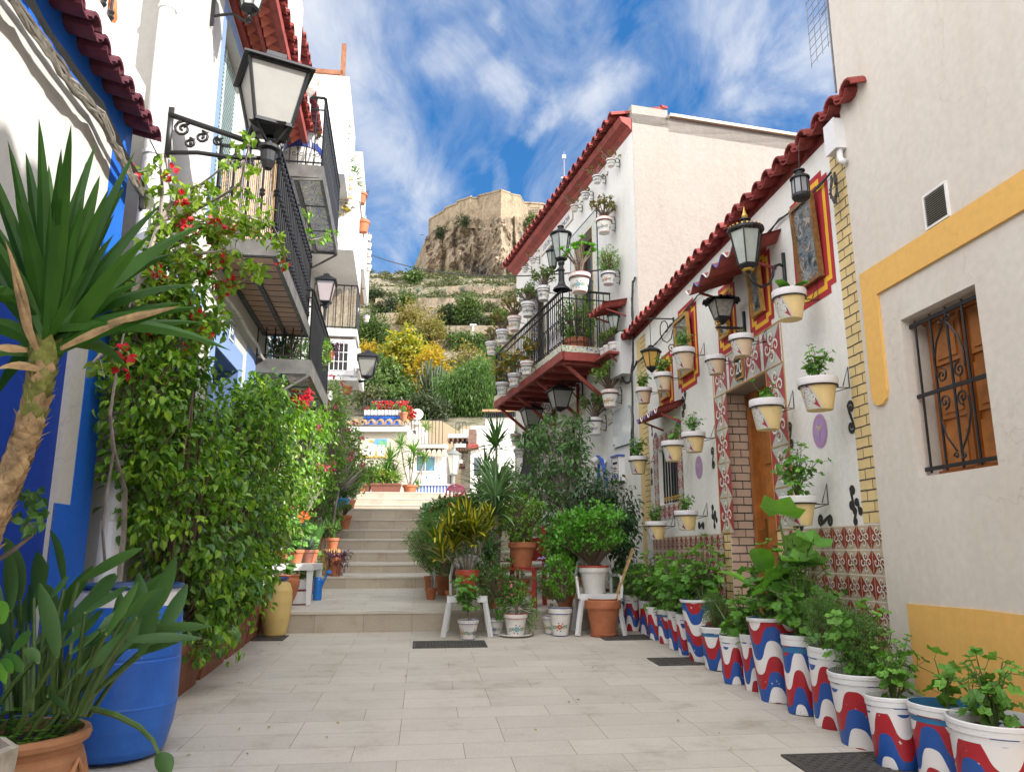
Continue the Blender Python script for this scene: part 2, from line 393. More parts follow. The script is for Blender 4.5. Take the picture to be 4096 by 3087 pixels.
cr=ramp(nt,[(.555,(0,0,0)),(.66,(.28,.28,.28)),(.75,(.62,.62,.62)),(.88,(1,1,1))]); L(nt,s_,cr.inputs['Fac'])
hs=N(nt,'ShaderNodeHueSaturation'); hs.inputs['Saturation'].default_value=1.22; hs.inputs['Value'].default_value=1.0; L(nt,sky.outputs[0],hs.inputs['Color'])
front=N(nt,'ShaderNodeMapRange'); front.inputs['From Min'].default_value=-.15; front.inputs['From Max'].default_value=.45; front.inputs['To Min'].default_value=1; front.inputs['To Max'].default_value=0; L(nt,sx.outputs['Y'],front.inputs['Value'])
el=N(nt,'ShaderNodeMapRange'); el.inputs['From Min'].default_value=.05; el.inputs['From Max'].default_value=.62; L(nt,sx.outputs['Z'],el.inputs['Value'])
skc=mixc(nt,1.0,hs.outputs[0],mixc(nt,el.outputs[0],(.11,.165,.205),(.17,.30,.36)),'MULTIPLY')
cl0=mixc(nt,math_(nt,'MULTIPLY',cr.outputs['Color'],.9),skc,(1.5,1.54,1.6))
cl=mixc(nt,math_(nt,'MULTIPLY',front.outputs[0],.75),cl0,(7.0,6.8,6.5))  # unseen sky behind the camera brightened to warm white as added fill light
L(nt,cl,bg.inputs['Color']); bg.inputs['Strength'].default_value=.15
# ================================================================ materials of the setting
def paving(name,col,w_,h_,rot,mort=(.30,.26,.22),riser=False,off=.4):
    m,nt,b=newmat(name); b.inputs['Roughness'].default_value=.62; b.inputs['Specular IOR Level'].default_value=.35
    tc=N(nt,'ShaderNodeTexCoord'); mp=N(nt,'ShaderNodeMapping'); mp.inputs['Rotation'].default_value=(0,0,rot); mp.inputs['Location'].default_value=(.11,.07,0); L(nt,tc.outputs['Object'],mp.inputs[0])
    v=mp.outputs[0]
    if riser:
        s3=N(nt,'ShaderNodeSeparateXYZ'); L(nt,v,s3.inputs[0]); c3=N(nt,'ShaderNodeCombineXYZ'); L(nt,s3.outputs[0],c3.inputs[0]); L(nt,math_(nt,'MULTIPLY',s3.outputs[1],0.0),c3.inputs[1])
        c3.inputs[1].default_value=.5; nt.links.remove(c3.inputs[1].links[0]); v=c3.outputs[0]
    br=N(nt,'ShaderNodeTexBrick'); br.offset=off; br.offset_frequency=3 if not riser else 2; br.inputs['Scale'].default_value=1; br.inputs['Brick Width'].default_value=w_; br.inputs['Row Height'].default_value=h_ if not riser else 50
    br.inputs['Mortar Size'].default_value=.0026 if not riser else .004; br.inputs['Mortar Smooth'].default_value=.3; br.inputs['Bias'].default_value=0
    br.inputs['Color1'].default_value=c4(col); br.inputs['Color2'].default_value=c4(tuple(x*.88 for x in col)); br.inputs['Mortar'].default_value=c4(mort); L(nt,v,br.inputs['Vector'])
    n=N(nt,'ShaderNodeTexNoise',i_Scale=2.3,i_Detail=9.,i_Roughness=.7); L(nt,tc.outputs['Object'],n.inputs['Vector'])
    r=ramp(nt,[(.28,(.70,.65,.58)),(.46,(.95,.94,.92)),(.75,(1.06,1.05,1.03))]); L(nt,n.outputs['Fac'],r.inputs['Fac'])
    c=mixc(nt,1.0,br.outputs['Color'],r.outputs['Color'],'MULTIPLY')
    n4=N(nt,'ShaderNodeTexNoise',i_Scale=60.,i_Detail=4.); L(nt,tc.outputs['Object'],n4.inputs['Vector'])
    r4=ramp(nt,[(.3,(.93,.93,.92)),(.7,(1.04,1.04,1.04))]); L(nt,n4.outputs['Fac'],r4.inputs['Fac'])
    c=mixc(nt,1.0,c,r4.outputs['Color'],'MULTIPLY')
    # dirt spots and fine cracks
    n5=N(nt,'ShaderNodeTexNoise',i_Scale=5.5,i_Detail=7.,i_Roughness=.75,i_Distortion=2.); L(nt,tc.outputs['Object'],n5.inputs['Vector'])
    r5=ramp(nt,[(.66,(0,0,0)),(.72,(1,1,1))]); L(nt,n5.outputs['Fac'],r5.inputs['Fac'])
    c=mixc(nt,math_(nt,'MULTIPLY',r5.outputs['Color'],.35),c,(.22,.2,.17))
    L(nt,c,b.inputs['Base Color'])
    bp=N(nt,'ShaderNodeBump',i_Strength=.4,i_Distance=.004); L(nt,br.outputs['Fac'],bp.inputs['Height']); bp.invert=True; L(nt,bp.outputs[0],b.inputs['Normal'])
    return m
PAV=(.57,.53,.48)
m_pav=paving('paving_stone',PAV,.6,.298,-math.atan(.1127))
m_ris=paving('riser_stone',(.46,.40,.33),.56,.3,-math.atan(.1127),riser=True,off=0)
m_nos=plain('nosing_stone',(.52,.475,.41),.6,vary=.1,scale=4)
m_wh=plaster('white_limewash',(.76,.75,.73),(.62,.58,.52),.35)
m_whL=plaster('sunlit_dimmed_limewash',(.50,.49,.47),(.40,.37,.33),.4)  # copy of the white limewash, colour darkened to offset sun on the left walls
m_wh2=plaster('white_limewash_worn',(.74,.735,.72),(.5,.47,.42),.4,low=((.36,.34,.30),.9))
m_beige=plaster('beige_render',(.62,.575,.52),(.52,.46,.39),.5,scale=.9,bump=.003)
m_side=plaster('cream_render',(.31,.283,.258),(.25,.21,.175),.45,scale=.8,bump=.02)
m_yel=plaster('ochre_paint',(.72,.43,.13),(.62,.36,.11),.4,bump=.002)
m_blue=plaster('blue_paint',(.014,.12,.56),(.01,.085,.42),.4,bump=.003,rough=.6)
m_dblue=plaster('deep_blue_paint',(.008,.045,.32),(.006,.035,.24),.4,bump=.002,rough=.55)
m_lblue=plaster('pale_blue_paint',(.20,.29,.52),(.15,.22,.42),.3,bump=.002)
m_iron=plain('black_iron',(.018,.019,.022),.45,.3,vary=.25)
m_red=plain('red_painted_clay',(.26,.045,.035),.7,vary=.3,scale=6,bump=.01)
m_redt=tilem('red_roof_tile',[(.17,.028,.03),(.23,.038,.036),(.26,.055,.045),(.19,.042,.042)])
m_purp=tilem('purple_roof_tile',[(.075,.015,.028),(.11,.025,.04),(.09,.03,.04)])
m_clay=tilem('natural_clay_tile',[(.34,.20,.11),(.42,.26,.15),(.30,.19,.12)])
m_terra=plain('terracotta',(.40,.135,.06),.75,vary=.22,scale=7,bump=.004)
m_wood=plain('orange_wood',(.36,.13,.03),.35,vary=.3,scale=9)
m_dark=plain('dark_interior',(.02,.02,.022),.9,vary=0)
m_glassy=plain('window_glass',(.05,.07,.08),.06,vary=0,spec=.8)
m_black=plain('black_paint',(.02,.02,.022),.6,vary=.2)
m_cable=plain('grey_cable',(.22,.20,.17),.7,vary=.4,scale=15)
m_bcable=plain('black_cable',(.03,.03,.03),.6,vary=.2)
m_white=plain('white_paint',(.74,.73,.72),.45,vary=.04)
m_plas=plain('white_plastic',(.68,.68,.70),.35,vary=.03)
# ================================================================ ground, street and stairs
gm=M(); gm.poly([(-2500,-600,-.35),(2500,-600,-.35),(2500,2500,-.35),(-2500,2500,-.35)])
struct(gm.build('ground',plain('dry_earth',(.30,.25,.18),.9,scale=.05)))
K=.1127
RIS=[(9.38,.281,.517),(12.8,.62,.807),(13.76,.836,.991),(14.6,1.016,1.20),(15.6,1.23,1.433),(16.5,1.457,1.65),(17.4,1.677,1.90),(18.3,1.925,2.18),(22.1,2.29,2.50),(22.9,2.52,2.73),(23.7,2.75,2.97)]
def edgeY(Y0,X): return Y0*(1+.18*K)+K*X      # riser line y at x
def gz(X,Y):
    z=SL*Y
    for i,(Y0,zb,zt) in enumerate(RIS):
        if Y>edgeY(Y0,X):
            nx=RIS[i+1] if i+1<len(RIS) else None
            if nx: t=(Y-edgeY(Y0,X))/(edgeY(nx[0],X)-edgeY(Y0,X)); z=zt+(nx[1]-zt)*min(1,t)
            else: z=zt
    return z
def gz_base(X,Y): return SL*Y
x0,x1=-7,4.2
st=M(); st.poly([(-7,-8,-8*SL),(8,-8,-8*SL),(8,edgeY(9.38,8),edgeY(9.38,8)*SL),(-7,edgeY(9.38,-7),edgeY(9.38,-7)*SL)])
struct(st.build('street',m_pav))
stp=M()
for i,(Y0,zb,zt) in enumerate(RIS):
    nxt=RIS[i+1] if i+1<len(RIS) else None
    Yn=nxt[0] if nxt else 44; zn=nxt[1] if nxt else zt+.02
    a0,a1=edgeY(Y0,x0),edgeY(Y0,x1); b0,b1=edgeY(Yn,x0),edgeY(Yn,x1)
    zl=zb-.12
    if i==0: zl=zb-.5
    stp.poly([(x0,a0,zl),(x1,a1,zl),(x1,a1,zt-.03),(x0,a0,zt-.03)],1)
    nd=.14 if i else .13
    # nosing slab, 12 mm proud
    stp.poly([(x0,a0-.012,zt-.03),(x1,a1-.012,zt-.03),(x1,a1-.012,zt),(x0,a0-.012,zt)],2)
    stp.poly([(x0,a0-.012,zt-.03),(x0,a0,zt-.03),(x1,a1,zt-.03),(x1,a1-.012,zt-.03)],2)
    stp.poly([(x0,a0-.012,zt),(x1,a1-.012,zt),(x1,a1+nd,zt+.003),(x0,a0+nd,zt+.003)],2)
    stp.poly([(x0,a0+nd,zt+.003),(x1,a1+nd,zt+.003),(x1 if nxt else 9,b1,zn),(x0,b0,zn)],0)
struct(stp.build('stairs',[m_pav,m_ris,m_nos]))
# drains and covers in the paving
m_cover=plain('iron_cover',(.07,.065,.06),.7,.2,vary=.3,scale=20,bump=.003)
def cover(cx,cy,w_,d_,rz,label,frame=True,z=None,stone=False):
    t=thing('drain_cover',label,'drain cover',(cx,cy,(SL*cy if z is None else z)+.004),rz); t.rotation_euler=(math.atan(SL) if z is None else 0,0,rz)
    m=M(); m.box(-w_/2,w_/2,-d_/2,d_/2,-.01,.004)
    n=int(w_/.035)
    for i in range(n):
        for j in range(int(d_/.035)):
            if (i+j)%2: m.box(-w_/2+.02+i*.035,-w_/2+.04+i*.035,-d_/2+.012+j*.035,-d_/2+.03+j*.035,.004,.008)
    m.build('grate',m_cover,t)
    if frame:
        f=M()
        for a in (-1,1):
            f.box(-w_/2-.02,w_/2+.02,a*(d_/2+.011)-.009,a*(d_/2+.011)+.009,-.01,.006); f.box(a*(w_/2+.011)-.009,a*(w_/2+.011)+.009,-d_/2,d_/2,-.01,.006)
        f.build('frame',m_cover,t)
RZ=math.atan(K)
for px,py,w_,d_,lb in ((1798,2577,.72,.42,'rectangular dark iron cover in the paving before the middle of the steps'),(2500,2550,.5,.34,'dark iron grate in the paving beside the big terracotta pot with the stake'),(2715,2646,.44,.34,'small square dark grate touching the painted buckets halfway along'),(3440,3060,.62,.36,'weathered dark cover in front of the nearest buckets at the lower right'),(1080,2553,.3,.34,'small dark grate beside the yellow jar at the step')):
    g=gnd(px,py); cover(g.x,g.y,w_,d_,RZ,lb)
# ================================================================ tiles with curls
m_trd=plain('tile_red',(.27,.045,.03),.35,vary=.15); m_tbe=plain('tile_beige',(.50,.40,.30),.35,vary=.08); m_twh=plain('tile_white',(.72,.69,.64),.35,vary=.05)
m_tgr=plain('tile_grey_green',(.46,.48,.44),.4,vary=.06); m_tor=plain('tile_orange_joint',(.55,.30,.08),.6,vary=.1)
m_tdr=plain('tile_crimson',(.33,.03,.045),.4,vary=.2,scale=14)
def motif(m,fn,cx,cz,t,mi,rot=0,tri=True,o0=.0,curl=1):
    """mi=(ground,red,white)"""
    h=t/2
    def q(pts,k,off): m.poly([fn(cx+p[0],cz+p[1],off+o0) for p in pts],k)
    g=h*.985
    q([(-g,-g),(g,-g),(g,g),(-g,g)][::-1],mi[0],.003)
    if tri:
        q([(-g,-g),(-g,g),(-.06*h,0)],mi[1],.005); q([(g,-g),(.06*h,0),(g,g)],mi[1],.005)
    q([(-.16*h,-.2*h),(-.16*h,.2*h),(.16*h,.2*h),(.16*h,-.2*h)],mi[1],.006)
    for a in range(4):
        A=a*PI/2+PI/4*0
        ax,az=math.cos(A)*.47*h,math.sin(A)*.5*h
        sp=spiral(ax,az,.36*h,1.25*curl,A+PI*.95,1,11)
        for r in ribbon(sp,.115*h): q([r[0],r[1],r[2],r[3]],mi[2],.0075)
        for r in ribbon(spiral(ax,az,.22*h,.8,A+PI*.5,1,7),.09*h): q(list(r),mi[1] ,.009)
# ================================================================ RIGHT: beige building (nearest)
sB0,sBc=FR.sY(-7),FR.sY(4.93)
rb=FR.th('beige_building','tall plain beige building with ochre painted bands at the right edge','building')
bo=.03
w1a,w1b,w1c,w1d=FR.sY(3.85),FR.sY(4.5),1.62,2.57
m=M(); wall(m,sB0,sBc,-.3,6.6,[(w1a,w1b,w1c,w1d,.2)],back=7,y=bo)
m.build('wall',m_beige,rb)
rf=M(); tiles(rf,sB0,sBc,6.62,.25,.3,.28,.30,seed=31,course=.4,th=.02); rf.build('roof',m_redt,rb)
f=M()                                         # ochre frame band
f.box(sB0,FR.sY(4.66),bo-.02,bo+.018,2.80,2.99)
f.prism([(FR.sY(4.66),2.80),(FR.sY(4.66),2.99),(4.885,2.99),(4.885,2.18),(4.87,2.13),(4.83,2.10),(4.77,2.10),(4.73,2.13),(4.715,2.18),(4.715,2.80)],bo-.02,bo+.018,'y')
f.build('ochre_band',m_yel,rb)
f=M(); f.prism([(sB0,-.2),(4.73,-.2),(4.75,.9),(4.1,.91),(3.2,.895),(2,.905),(sB0,.9)],bo-.02,bo+.008,'y'); f.build('ochre_plinth',m_yel,rb)
wn=M(); a,b,c,d=w1a,w1b,w1c,w1d; yb=bo-.2
wn.box(a+.0,b-.0,yb+.001,yb+.03,c,d,0)
wd=put('window',wn.mesh('window',[m_wood]),rb)
p=M()
cxm=(a+b)/2
for (xa,xb) in ((a+.03,cxm-.01),(cxm+.01,b-.03)):
    for z0,z1 in ((c+.04,c+.28),(c+.33,c+.6),(c+.65,d-.04)):
        p.box(xa+.03,xb-.03,yb+.03,yb+.045,z0,z1,0); p.box(xa+.06,xb-.06,yb+.045,yb+.055,z0+.03,z1-.03,0)
    p.box(xa,xa+.028,yb+.03,yb+.06,c+.01,d-.01,1); p.box(xb-.028,xb,yb+.03,yb+.06,c+.01,d-.01,1)
p.box(a,b,yb+.03,yb+.065,d-.035,d,1); p.box(a,b,yb+.03,yb+.065,c,c+.035,1)
p.build('shutter',[m_wood,plain('orange_wood_frame',(.28,.09,.02),.35,vary=.2,scale=12)],wd)
g=M(); yg=bo-.055
for z in (c+.045,(c+d)/2,d-.045): g.beam((a-.01,yg,z),(b+.01,yg,z),.014,.022)
for i in range(5):
    x=a+.05+(b-a-.1)*i/4; g.tube([(x,yg,c+.02),(x,yg,d-.02)],.008,6)
for zc,sg in (((c+d)/2,1),((c+d)/2,-1)):
    for cx0 in (a+.05+(b-a-.1)*.375,a+.05+(b-a-.1)*.625):
        s2=1 if cx0<cxm else -1
        pts=[(cx0+s2*.0-.0,zc+sg*.05)]
        sp=spiral(cxm-s2*.075,zc+sg*.075,.045,1.4,PI/2*sg+(0 if s2>0 else 0),s2*-sg,14)
        g.tube([(x,yg+.012,z) for x,z in sp],.006,5)
        g.tube([(cxm-s2*.12,yg+.012,zc+sg*.08),(cxm-s2*.125,yg+.012,zc+sg*.16),(cxm-s2*.09,yg+.012,zc+sg*.27),(cxm-s2*.02,yg+.012,zc+sg*.36)],.006,5)
        g.tube([(x,yg+.012,z) for x,z in spiral(cxm-s2*.03,zc+sg*.385,.022,1.1,0,s2*sg,9)],.005,5)
g.build('window_grille',m_iron,wd)
vt=FR.th('ventilation_grille','small square louvred vent with white frame on the beige wall above the ochre band','vent',4.08,bo,3.0)
v=M(); h=.092
for (x0_,x1_,z0_,z1_) in ((-h-.012,-h,-.0,.21),(h,h+.012,0,.21),(-h,h,0,.012),(-h,h,.198,.21)): v.box(x0_,x1_,0,.014,z0_,z1_)
v.build('frame',m_white,vt)
v=M(); v.box(-h,h,-.0,.002,.012,.198,1)
for i in range(14): v.beam((-h,.007,.02+i*.0128),(h,.007,.02+i*.0128),.010,.003,0,(0,.5,1))
v.build('louvre',[plain('grey_metal',(.35,.33,.3),.5,.3),m_dark],vt)
# unseen block added behind the low house to shade the street and landing
nb=FR.th('added_shade_block','plain house behind the tiled roof of the low white house','house')
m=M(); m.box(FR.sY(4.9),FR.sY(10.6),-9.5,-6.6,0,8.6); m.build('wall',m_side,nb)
# ================================================================ RIGHT: low white house with pots
hR=FR.th('white_house','low white house with red roof tiles, crimson tile door surround and yellow brick corner strips','house')
sN,sF=sBc,FR.sY(10.75)
dA,dB=6.50,7.52; wA,wB=9.02,9.79
m=M(); wall(m,sN,sF,-.2,4.16,[(dA,dB,.42,2.71,.32),(wA,wB,1.76,2.44,.16)],back=4.5); m.build('wall',m_wh,hR)
rf=M(); tiles(rf,sN-.38,sF+.2,4.2,.14,4.6,.27,.215,seed=3); rf.box(sN,sF,-.3,-.02,4.14,4.26); rf.build('roof',m_redt,hR,smooth=False)
# painted brick strips
m_ybr=plain('yellow_brick_paint',(.66,.50,.24),.8,vary=.1,scale=5); m_pbr=plain('pink_brick_paint',(.58,.43,.33),.8,vary=.08,scale=5); m_bj=plain('black_joint',(.045,.045,.05),.8,vary=.2)
def bricks(name,par,P,x0,x1,z0,z1,rh,bw,mb,seed=1,off=.003,jt=.008):
    r=random.Random(seed); m=M()
    m.poly([P(x0,z0,off),P(x0,z1,off),P(x1,z1,off),P(x1,z0,off)],0)
    z=z0;k=0
    def line(xa,za,xb,zb,w):
        q=[];nn=5
        pts=[(xa+(xb-xa)*i/nn+ (0 if abs(xb-xa)>abs(zb-za) else r.uniform(-.0015,.0015)),za+(zb-za)*i/nn+(r.uniform(-.002,.002) if abs(xb-xa)>abs(zb-za) else 0)) for i in range(nn+1)]
        for rr in ribbon(pts,w*r.uniform(.8,1.2)): m.poly([P(a[0],a[1],off+.0015) for a in rr],1)
    while z<z1-.01:
        zt=min(z1,z+rh)
        if z>z0: line(x0,z,x1,z,jt)
        x=x0+bw*(.5 if k%2 else .98)
        while x<x1-.02: line(x,z+.004,x,zt-.004,jt*.8); x+=bw
        z+=rh; k+=1
    return m.build(name,[mb,m_bj],par)
P0=lambda x,z,o:(x,o,z)
bricks('brick_strip',hR,P0,sN,sN+.235,1.38,4.1,.070,.16,m_ybr,2)
bricks('brick_strip',hR,P0,10.16,10.42,1.42,4.1,.070,.16,m_ybr,4)
yo=M(); yo.poly([(10.42,.0035,.3),(10.42,.0035,4.1),(10.62,.0035,4.1),(10.62,.0035,.3)]); yo.build('yellow_strip',m_ybr,hR)
bricks('brick_reveal',hR,lambda y,z,o:(dB-o,-y,z),.002,.30,.42,2.70,.076,.15,m_pbr,5,jt=.010)
# wainscot
ws=M(); T=.163
for (xa,xb) in ((sN+.004,dA-.09),(dB+.16,10.14)):
    n=int(round((xb-xa)/T)); t=(xb-xa)/n
    ws.poly([(xa,.002,.1),(xa,.002,1.375),(xb,.002,1.375),(xb,.002,.1)],3)
    for i in range(n):
        for j in range(7):
            zc=1.372-t*(j+.5)
            if zc<.2: continue
            motif(ws,lambda u,v,o:(u,o,v),xa+t*(i+.5),zc,t*.97,(0,1,2))
ws.build('tile_wainscot',[m_tbe,m_trd,m_twh,m_twh],hR)
for (xa,xb) in ((dA-.09,dA),(dB,dB+.16)): bricks('brick_jamb',hR,P0,xa,xb,.3,1.4,.076,.15,m_ybr,int(xa*10),jt=.009)
# crimson tile surround of the door
su=M(); TT=.335
def tile2(xc,zc,t): motif(su,lambda u,v,o:(u,o,v),xc,zc,t,(0,1,2))
for x in (dA-TT/2-.005,dB+TT/2-.11):
    for j in range(4 if 1 else 0):
        zc=2.71-TT*(j+.5)
        tile2(x if x<dA else x,zc,TT)
n=4; xa,xb=dA-TT-.005,dB+TT-.11; t=(xb-xa)/n
for i in range(n): tile2(xa+t*(i+.5),2.71+TT/2+.01,TT)
ex=[];
for x in (dA-.004,dA-TT-.008,dB+.002,dB+TT-.108): su.box(x-.003,x+.003,.003,.0085,1.39,3.06 if (x<dA-.1 or x>dB+.1) else 2.72,3)
for j in range(6): 
    for (xa_,xb_) in ((dA-TT-.005,dA),(dB,dB+TT-.108)): su.box(xa_,xb_,.003,.009,2.71-TT*j+.004*1,2.71-TT*j+.010,3) if j<5 else None
su.box(dA,dB,.003,.009,2.712,2.722,3); su.box(dA-TT,dB+TT-.108,.003,.009,3.062,3.07,3)
su.build('door_surround',[m_tgr,m_tdr,m_twh,m_tor],hR)
sf=M()
for i in range(12): sf.box(dA+.001,dB-.001,-.31+.0255*i,-.31+.0255*i+.004,2.704,2.7095,0)
sf.build('soffit_lines',m_bj,hR)
sfp=M(); sfp.poly([(dA,-.001,2.7085),(dB,-.001,2.7085),(dB,-.315,2.7085),(dA,-.315,2.7085)]); sfp.build('soffit',m_pbr,hR)
dr=M(); dr.box(dA,dB-.001,-.318,-.285,.42,2.7,0); dr.box(dB-.11,dB-.03,-.285,-.22,.42,2.7,0); dr.box(dB-.03,dB-.005,-.285,-.25,.42,2.7,1)
dr.box(dA,dA+.09,-.285,-.2,.42,2.7,0); dr.box(dA,dB,-.284,-.22,2.6,2.7,0)
dor=dr.build('door',[m_wood,m_dark],hR)
dp=M()
for z0,z1 in ((.55,1.15),(1.25,1.9),(2.0,2.5)): dp.box(dA+.2,dB-.25,-.285,-.268,z0,z1)
dp.build('door_panel',m_wood,dor)
hd=M(); hd.box(dB-.20,dB-.17,-.285,-.262,1.3,1.5); hd.tube([(dB-.185,-.26,1.4),(dB-.185,-.215,1.4),(dB-.26,-.21,1.4)],.009,6); hd.build('handle',plain('brass',(.4,.25,.08),.3,.8,vary=0),dor)
th_=M(); th_.box(dA-.05,dB+.05,-.3,.14,.1,.44); th_.build('doorstep',m_ris,hR)
# window with bars
wi=M(); wi.box(wA,wB,-.158,-.15,1.76,2.44); wo=wi.build('window',m_glassy,hR)
br_=M()
for i in range(7):
    x=wA+.06+(wB-wA-.12)*i/6; br_.tube([(x,-.05,1.78),(x,-.05,2.43)],.012,6,0); br_.lathe([(.001,0),(.016,.005),(.010,.02),(.017,.04),(.010,.055),(.001,.06)],8,(x,-.05,1.80),1)
br_.build('window_bars',[m_iron,plain('gold_paint',(.6,.36,.06),.4,.5,vary=.1)],wo)
wf=M(); wf.box(wA,wB,-.149,-.12,2.36,2.44); wf.box(wA,wA+.05,-.149,-.12,1.76,2.36); wf.box(wB-.05,wB,-.149,-.12,1.76,2.36); wf.box((wA+wB)/2-.02,(wA+wB)/2+.02,-.149,-.13,1.76,2.36); wf.build('window_frame',m_white,wo)
su2=M(); t=.19
for x in (wA-t/2,wB+t/2):
    for j in range(6): motif(su2,lambda u,v,o:(u,o,v),x,2.44+t/2-t*j,t,(0,1,2))
for i in range(4): motif(su2,lambda u,v,o:(u,o,v),wA+t*(i+.5),2.44+t/2,t*.98,(0,1,2))
for i in range(4): motif(su2,lambda u,v,o:(u,o,v),wA+t*(i+.5),1.76-t/2,t*.98,(0,1,2))
su2.build('window_surround',[m_tgr,m_tdr,m_twh],hR)
def canopy(fr,name,label,a0,a1,z,over,drop,n,edge,mat,par=None,leg=.0,A=.035):
    t=fr.th(name,label,'canopy',a0,0,z)
    m=M(); W=a1-a0; K=n*12; v=[]
    for y,zz in ((0,0),(over,-drop)):
        for th in (0,.014):
            for k in range(K+1):
                x=W*k/K; ph=2*PI*n*k/K; v.append((x,y,zz+A*math.cos(ph)-th))
    f=[]
    q=K+1
    for k in range(K):
        f+= [[k,k+1,2*q+k+1,2*q+k],[q+k,3*q+k,3*q+k+1,q+k+1],[2*q+k,2*q+k+1,3*q+k+1,3*q+k]]
    m.add(v,f,0)
    m.build('corrugated_sheet',mat,t,smooth=True)
    if edge:
        e=M()
        for k in range(n):
            e.tube([(W*(k+i/12)/n,over+.004,-drop+A*math.cos(2*PI*i/12)-.004) for i in range(13)],.007,5,k%2)
        e.build('painted_edge',edge,t)
    s=M()
    for x in (W*.12,W*.88): s.beam((x,.0,-drop-.12),(x,over*.8,-drop*.8-A-.02),.02,.02)
    s.build('strut',mat,t)
    return t
m_lip=[m_white,plain('blue_lip',(.06,.1,.35),.5,vary=0)]
canopy(FR,'door_canopy','red corrugated canopy with white and blue wavy edge over the brick lined doorway',6.02,7.25,3.78,.42,.14,5,m_lip,m_red)
canopy(FR,'window_canopy','small red corrugated canopy with painted edge over the barred window of the low house',8.72,9.62,2.88,.30,.1,6,m_lip,m_red,A=.028)
# painted frames, medallions and black scrolls on the wall
m_pr=plain('painted_crimson',(.38,.02,.03),.7,vary=.1); m_py=plain('painted_yellow',(.75,.42,.03),.7,vary=.08)
def stepped(x0,x1,z0,z1,k):
    return [(x0+k,z0),(x1-k,z0),(x1-k,z0+k*.7),(x1,z0+k*.7),(x1,z1-k*.7),(x1-k,z1-k*.7),(x1-k,z1),(x0+k,z1),(x0+k,z1-k*.7),(x0,z1-k*.7),(x0,z0+k*.7),(x0+k,z0+k*.7)]
def pborder(x0,x1,z0,z1):
    m=M(); k=(x1-x0)*.13
    for i,(d,mi) in enumerate(((0,0),(.045,1),(.085,0))):
        pts=stepped(x0+d,x1-d,z0+d,z1-d,k); m.poly([(x,.002+.0015*i,z) for x,z in pts[::-1]],mi)
    m.build('painted_border',[m_pr,m_py],hR)
def hb(l,t,r,b):                               # pixel box on the low house wall -> x0,x1,z0,z1
    cx_,cy_=(l+r)/2,(t+b)/2
    a=FR.hit(l,cy_)[0]; c=FR.hit(r,cy_)[0]; z1=FR.hit(cx_,t)[1]; z0=FR.hit(cx_,b)[1]
    return min(a,c),max(a,c),z0,z1
m_gold=plain('gilt_frame',(.42,.24,.06),.4,.3,vary=.3,scale=20); m_brn=plain('brown_gilt_frame',(.2,.1,.035),.4,.2,vary=.4,scale=30)
def picmat(i):
    m,nt,b=newmat('picture_under_glass'); b.inputs['Roughness'].default_value=.12; b.inputs['Specular IOR Level'].default_value=.7
    tc=N(nt,'ShaderNodeTexCoord'); n=N(nt,'ShaderNodeTexNoise',i_Scale=9.,i_Detail=3.,i_Distortion=1.5); n.noise_dimensions='4D'; n.inputs['W'].default_value=i*3.7; L(nt,tc.outputs['Object'],n.inputs['Vector'])
    r=ramp(nt,[(.3,(.03,.04,.03)),(.42,(.08,.1,.12)),(.5,(.2,.24,.28)),(.56,(.1,.06,.04)),(.62,(.35,.36,.38)),(.7,(.4,.3,.12))]); L(nt,n.outputs['Fac'],r.inputs['Fac']); L(nt,r.outputs['Color'],b.inputs['Base Color']); return m
PIC=[((3175,654,3334,1140),(3190,747,3295,1059),'brown gilt framed picture nearest the ochre banded building'),
((2992,1005,3091,1331),(3004,1067,3066,1283),'gold framed picture behind the fancy gold crowned lantern'),
((2869,1132,2947,1414),(2869,1165,2925,1381),'gold framed picture behind the square lantern with wavy roof'),
((2707,1210,2794,1558),(2710,1258,2776,1516),'gold framed picture left of the door canopy, seen from below'),
((2635,1414,2695,1648),(2641,1470,2674,1606),'smallest gold framed picture above the small window canopy')]
for i,(A,B,lb) in enumerate(PIC):
    x0_,x1_,z0_,z1_=hb(*A)
    if i==0: x0_,x1_,z0_,z1_=5.25,5.85,3.02,3.98
    pborder(x0_,x1_,z0_,z1_)
    cx_=(x0_+x1_)/2; cz_=(z0_+z1_)/2; hw=(x1_-x0_)*.5-.13; hh=(z1_-z0_)*.5-.15
    hw=max(hw,.12); t=FR.th('framed_picture',lb,'picture',cx_,.012,cz_-hh,'framed pictures on the low white house')
    t.rotation_euler=(R_(-3),0,FR.rz)
    m=M()
    for (a,b,c,d) in ((-hw,-hw+.03,0,2*hh),(hw-.03,hw,0,2*hh),(-hw+.03,hw-.03,0,.03),(-hw+.03,hw-.03,2*hh-.03,2*hh)): m.box(a,b,0,.035,c,d); 
    m.build('frame',m_brn if i==0 else m_gold,t)
    m=M(); m.box(-hw+.03,hw-.03,.0,.014,.03,2*hh-.03); m.build('picture',picmat(i),t)
m_vio=plain('violet_paint',(.38,.25,.52),.7,vary=.08); m_vio2=plain('violet_dark_paint',(.2,.08,.3),.7,vary=.1); m_och=plain('ochre_line',(.5,.26,.12),.7,vary=0)
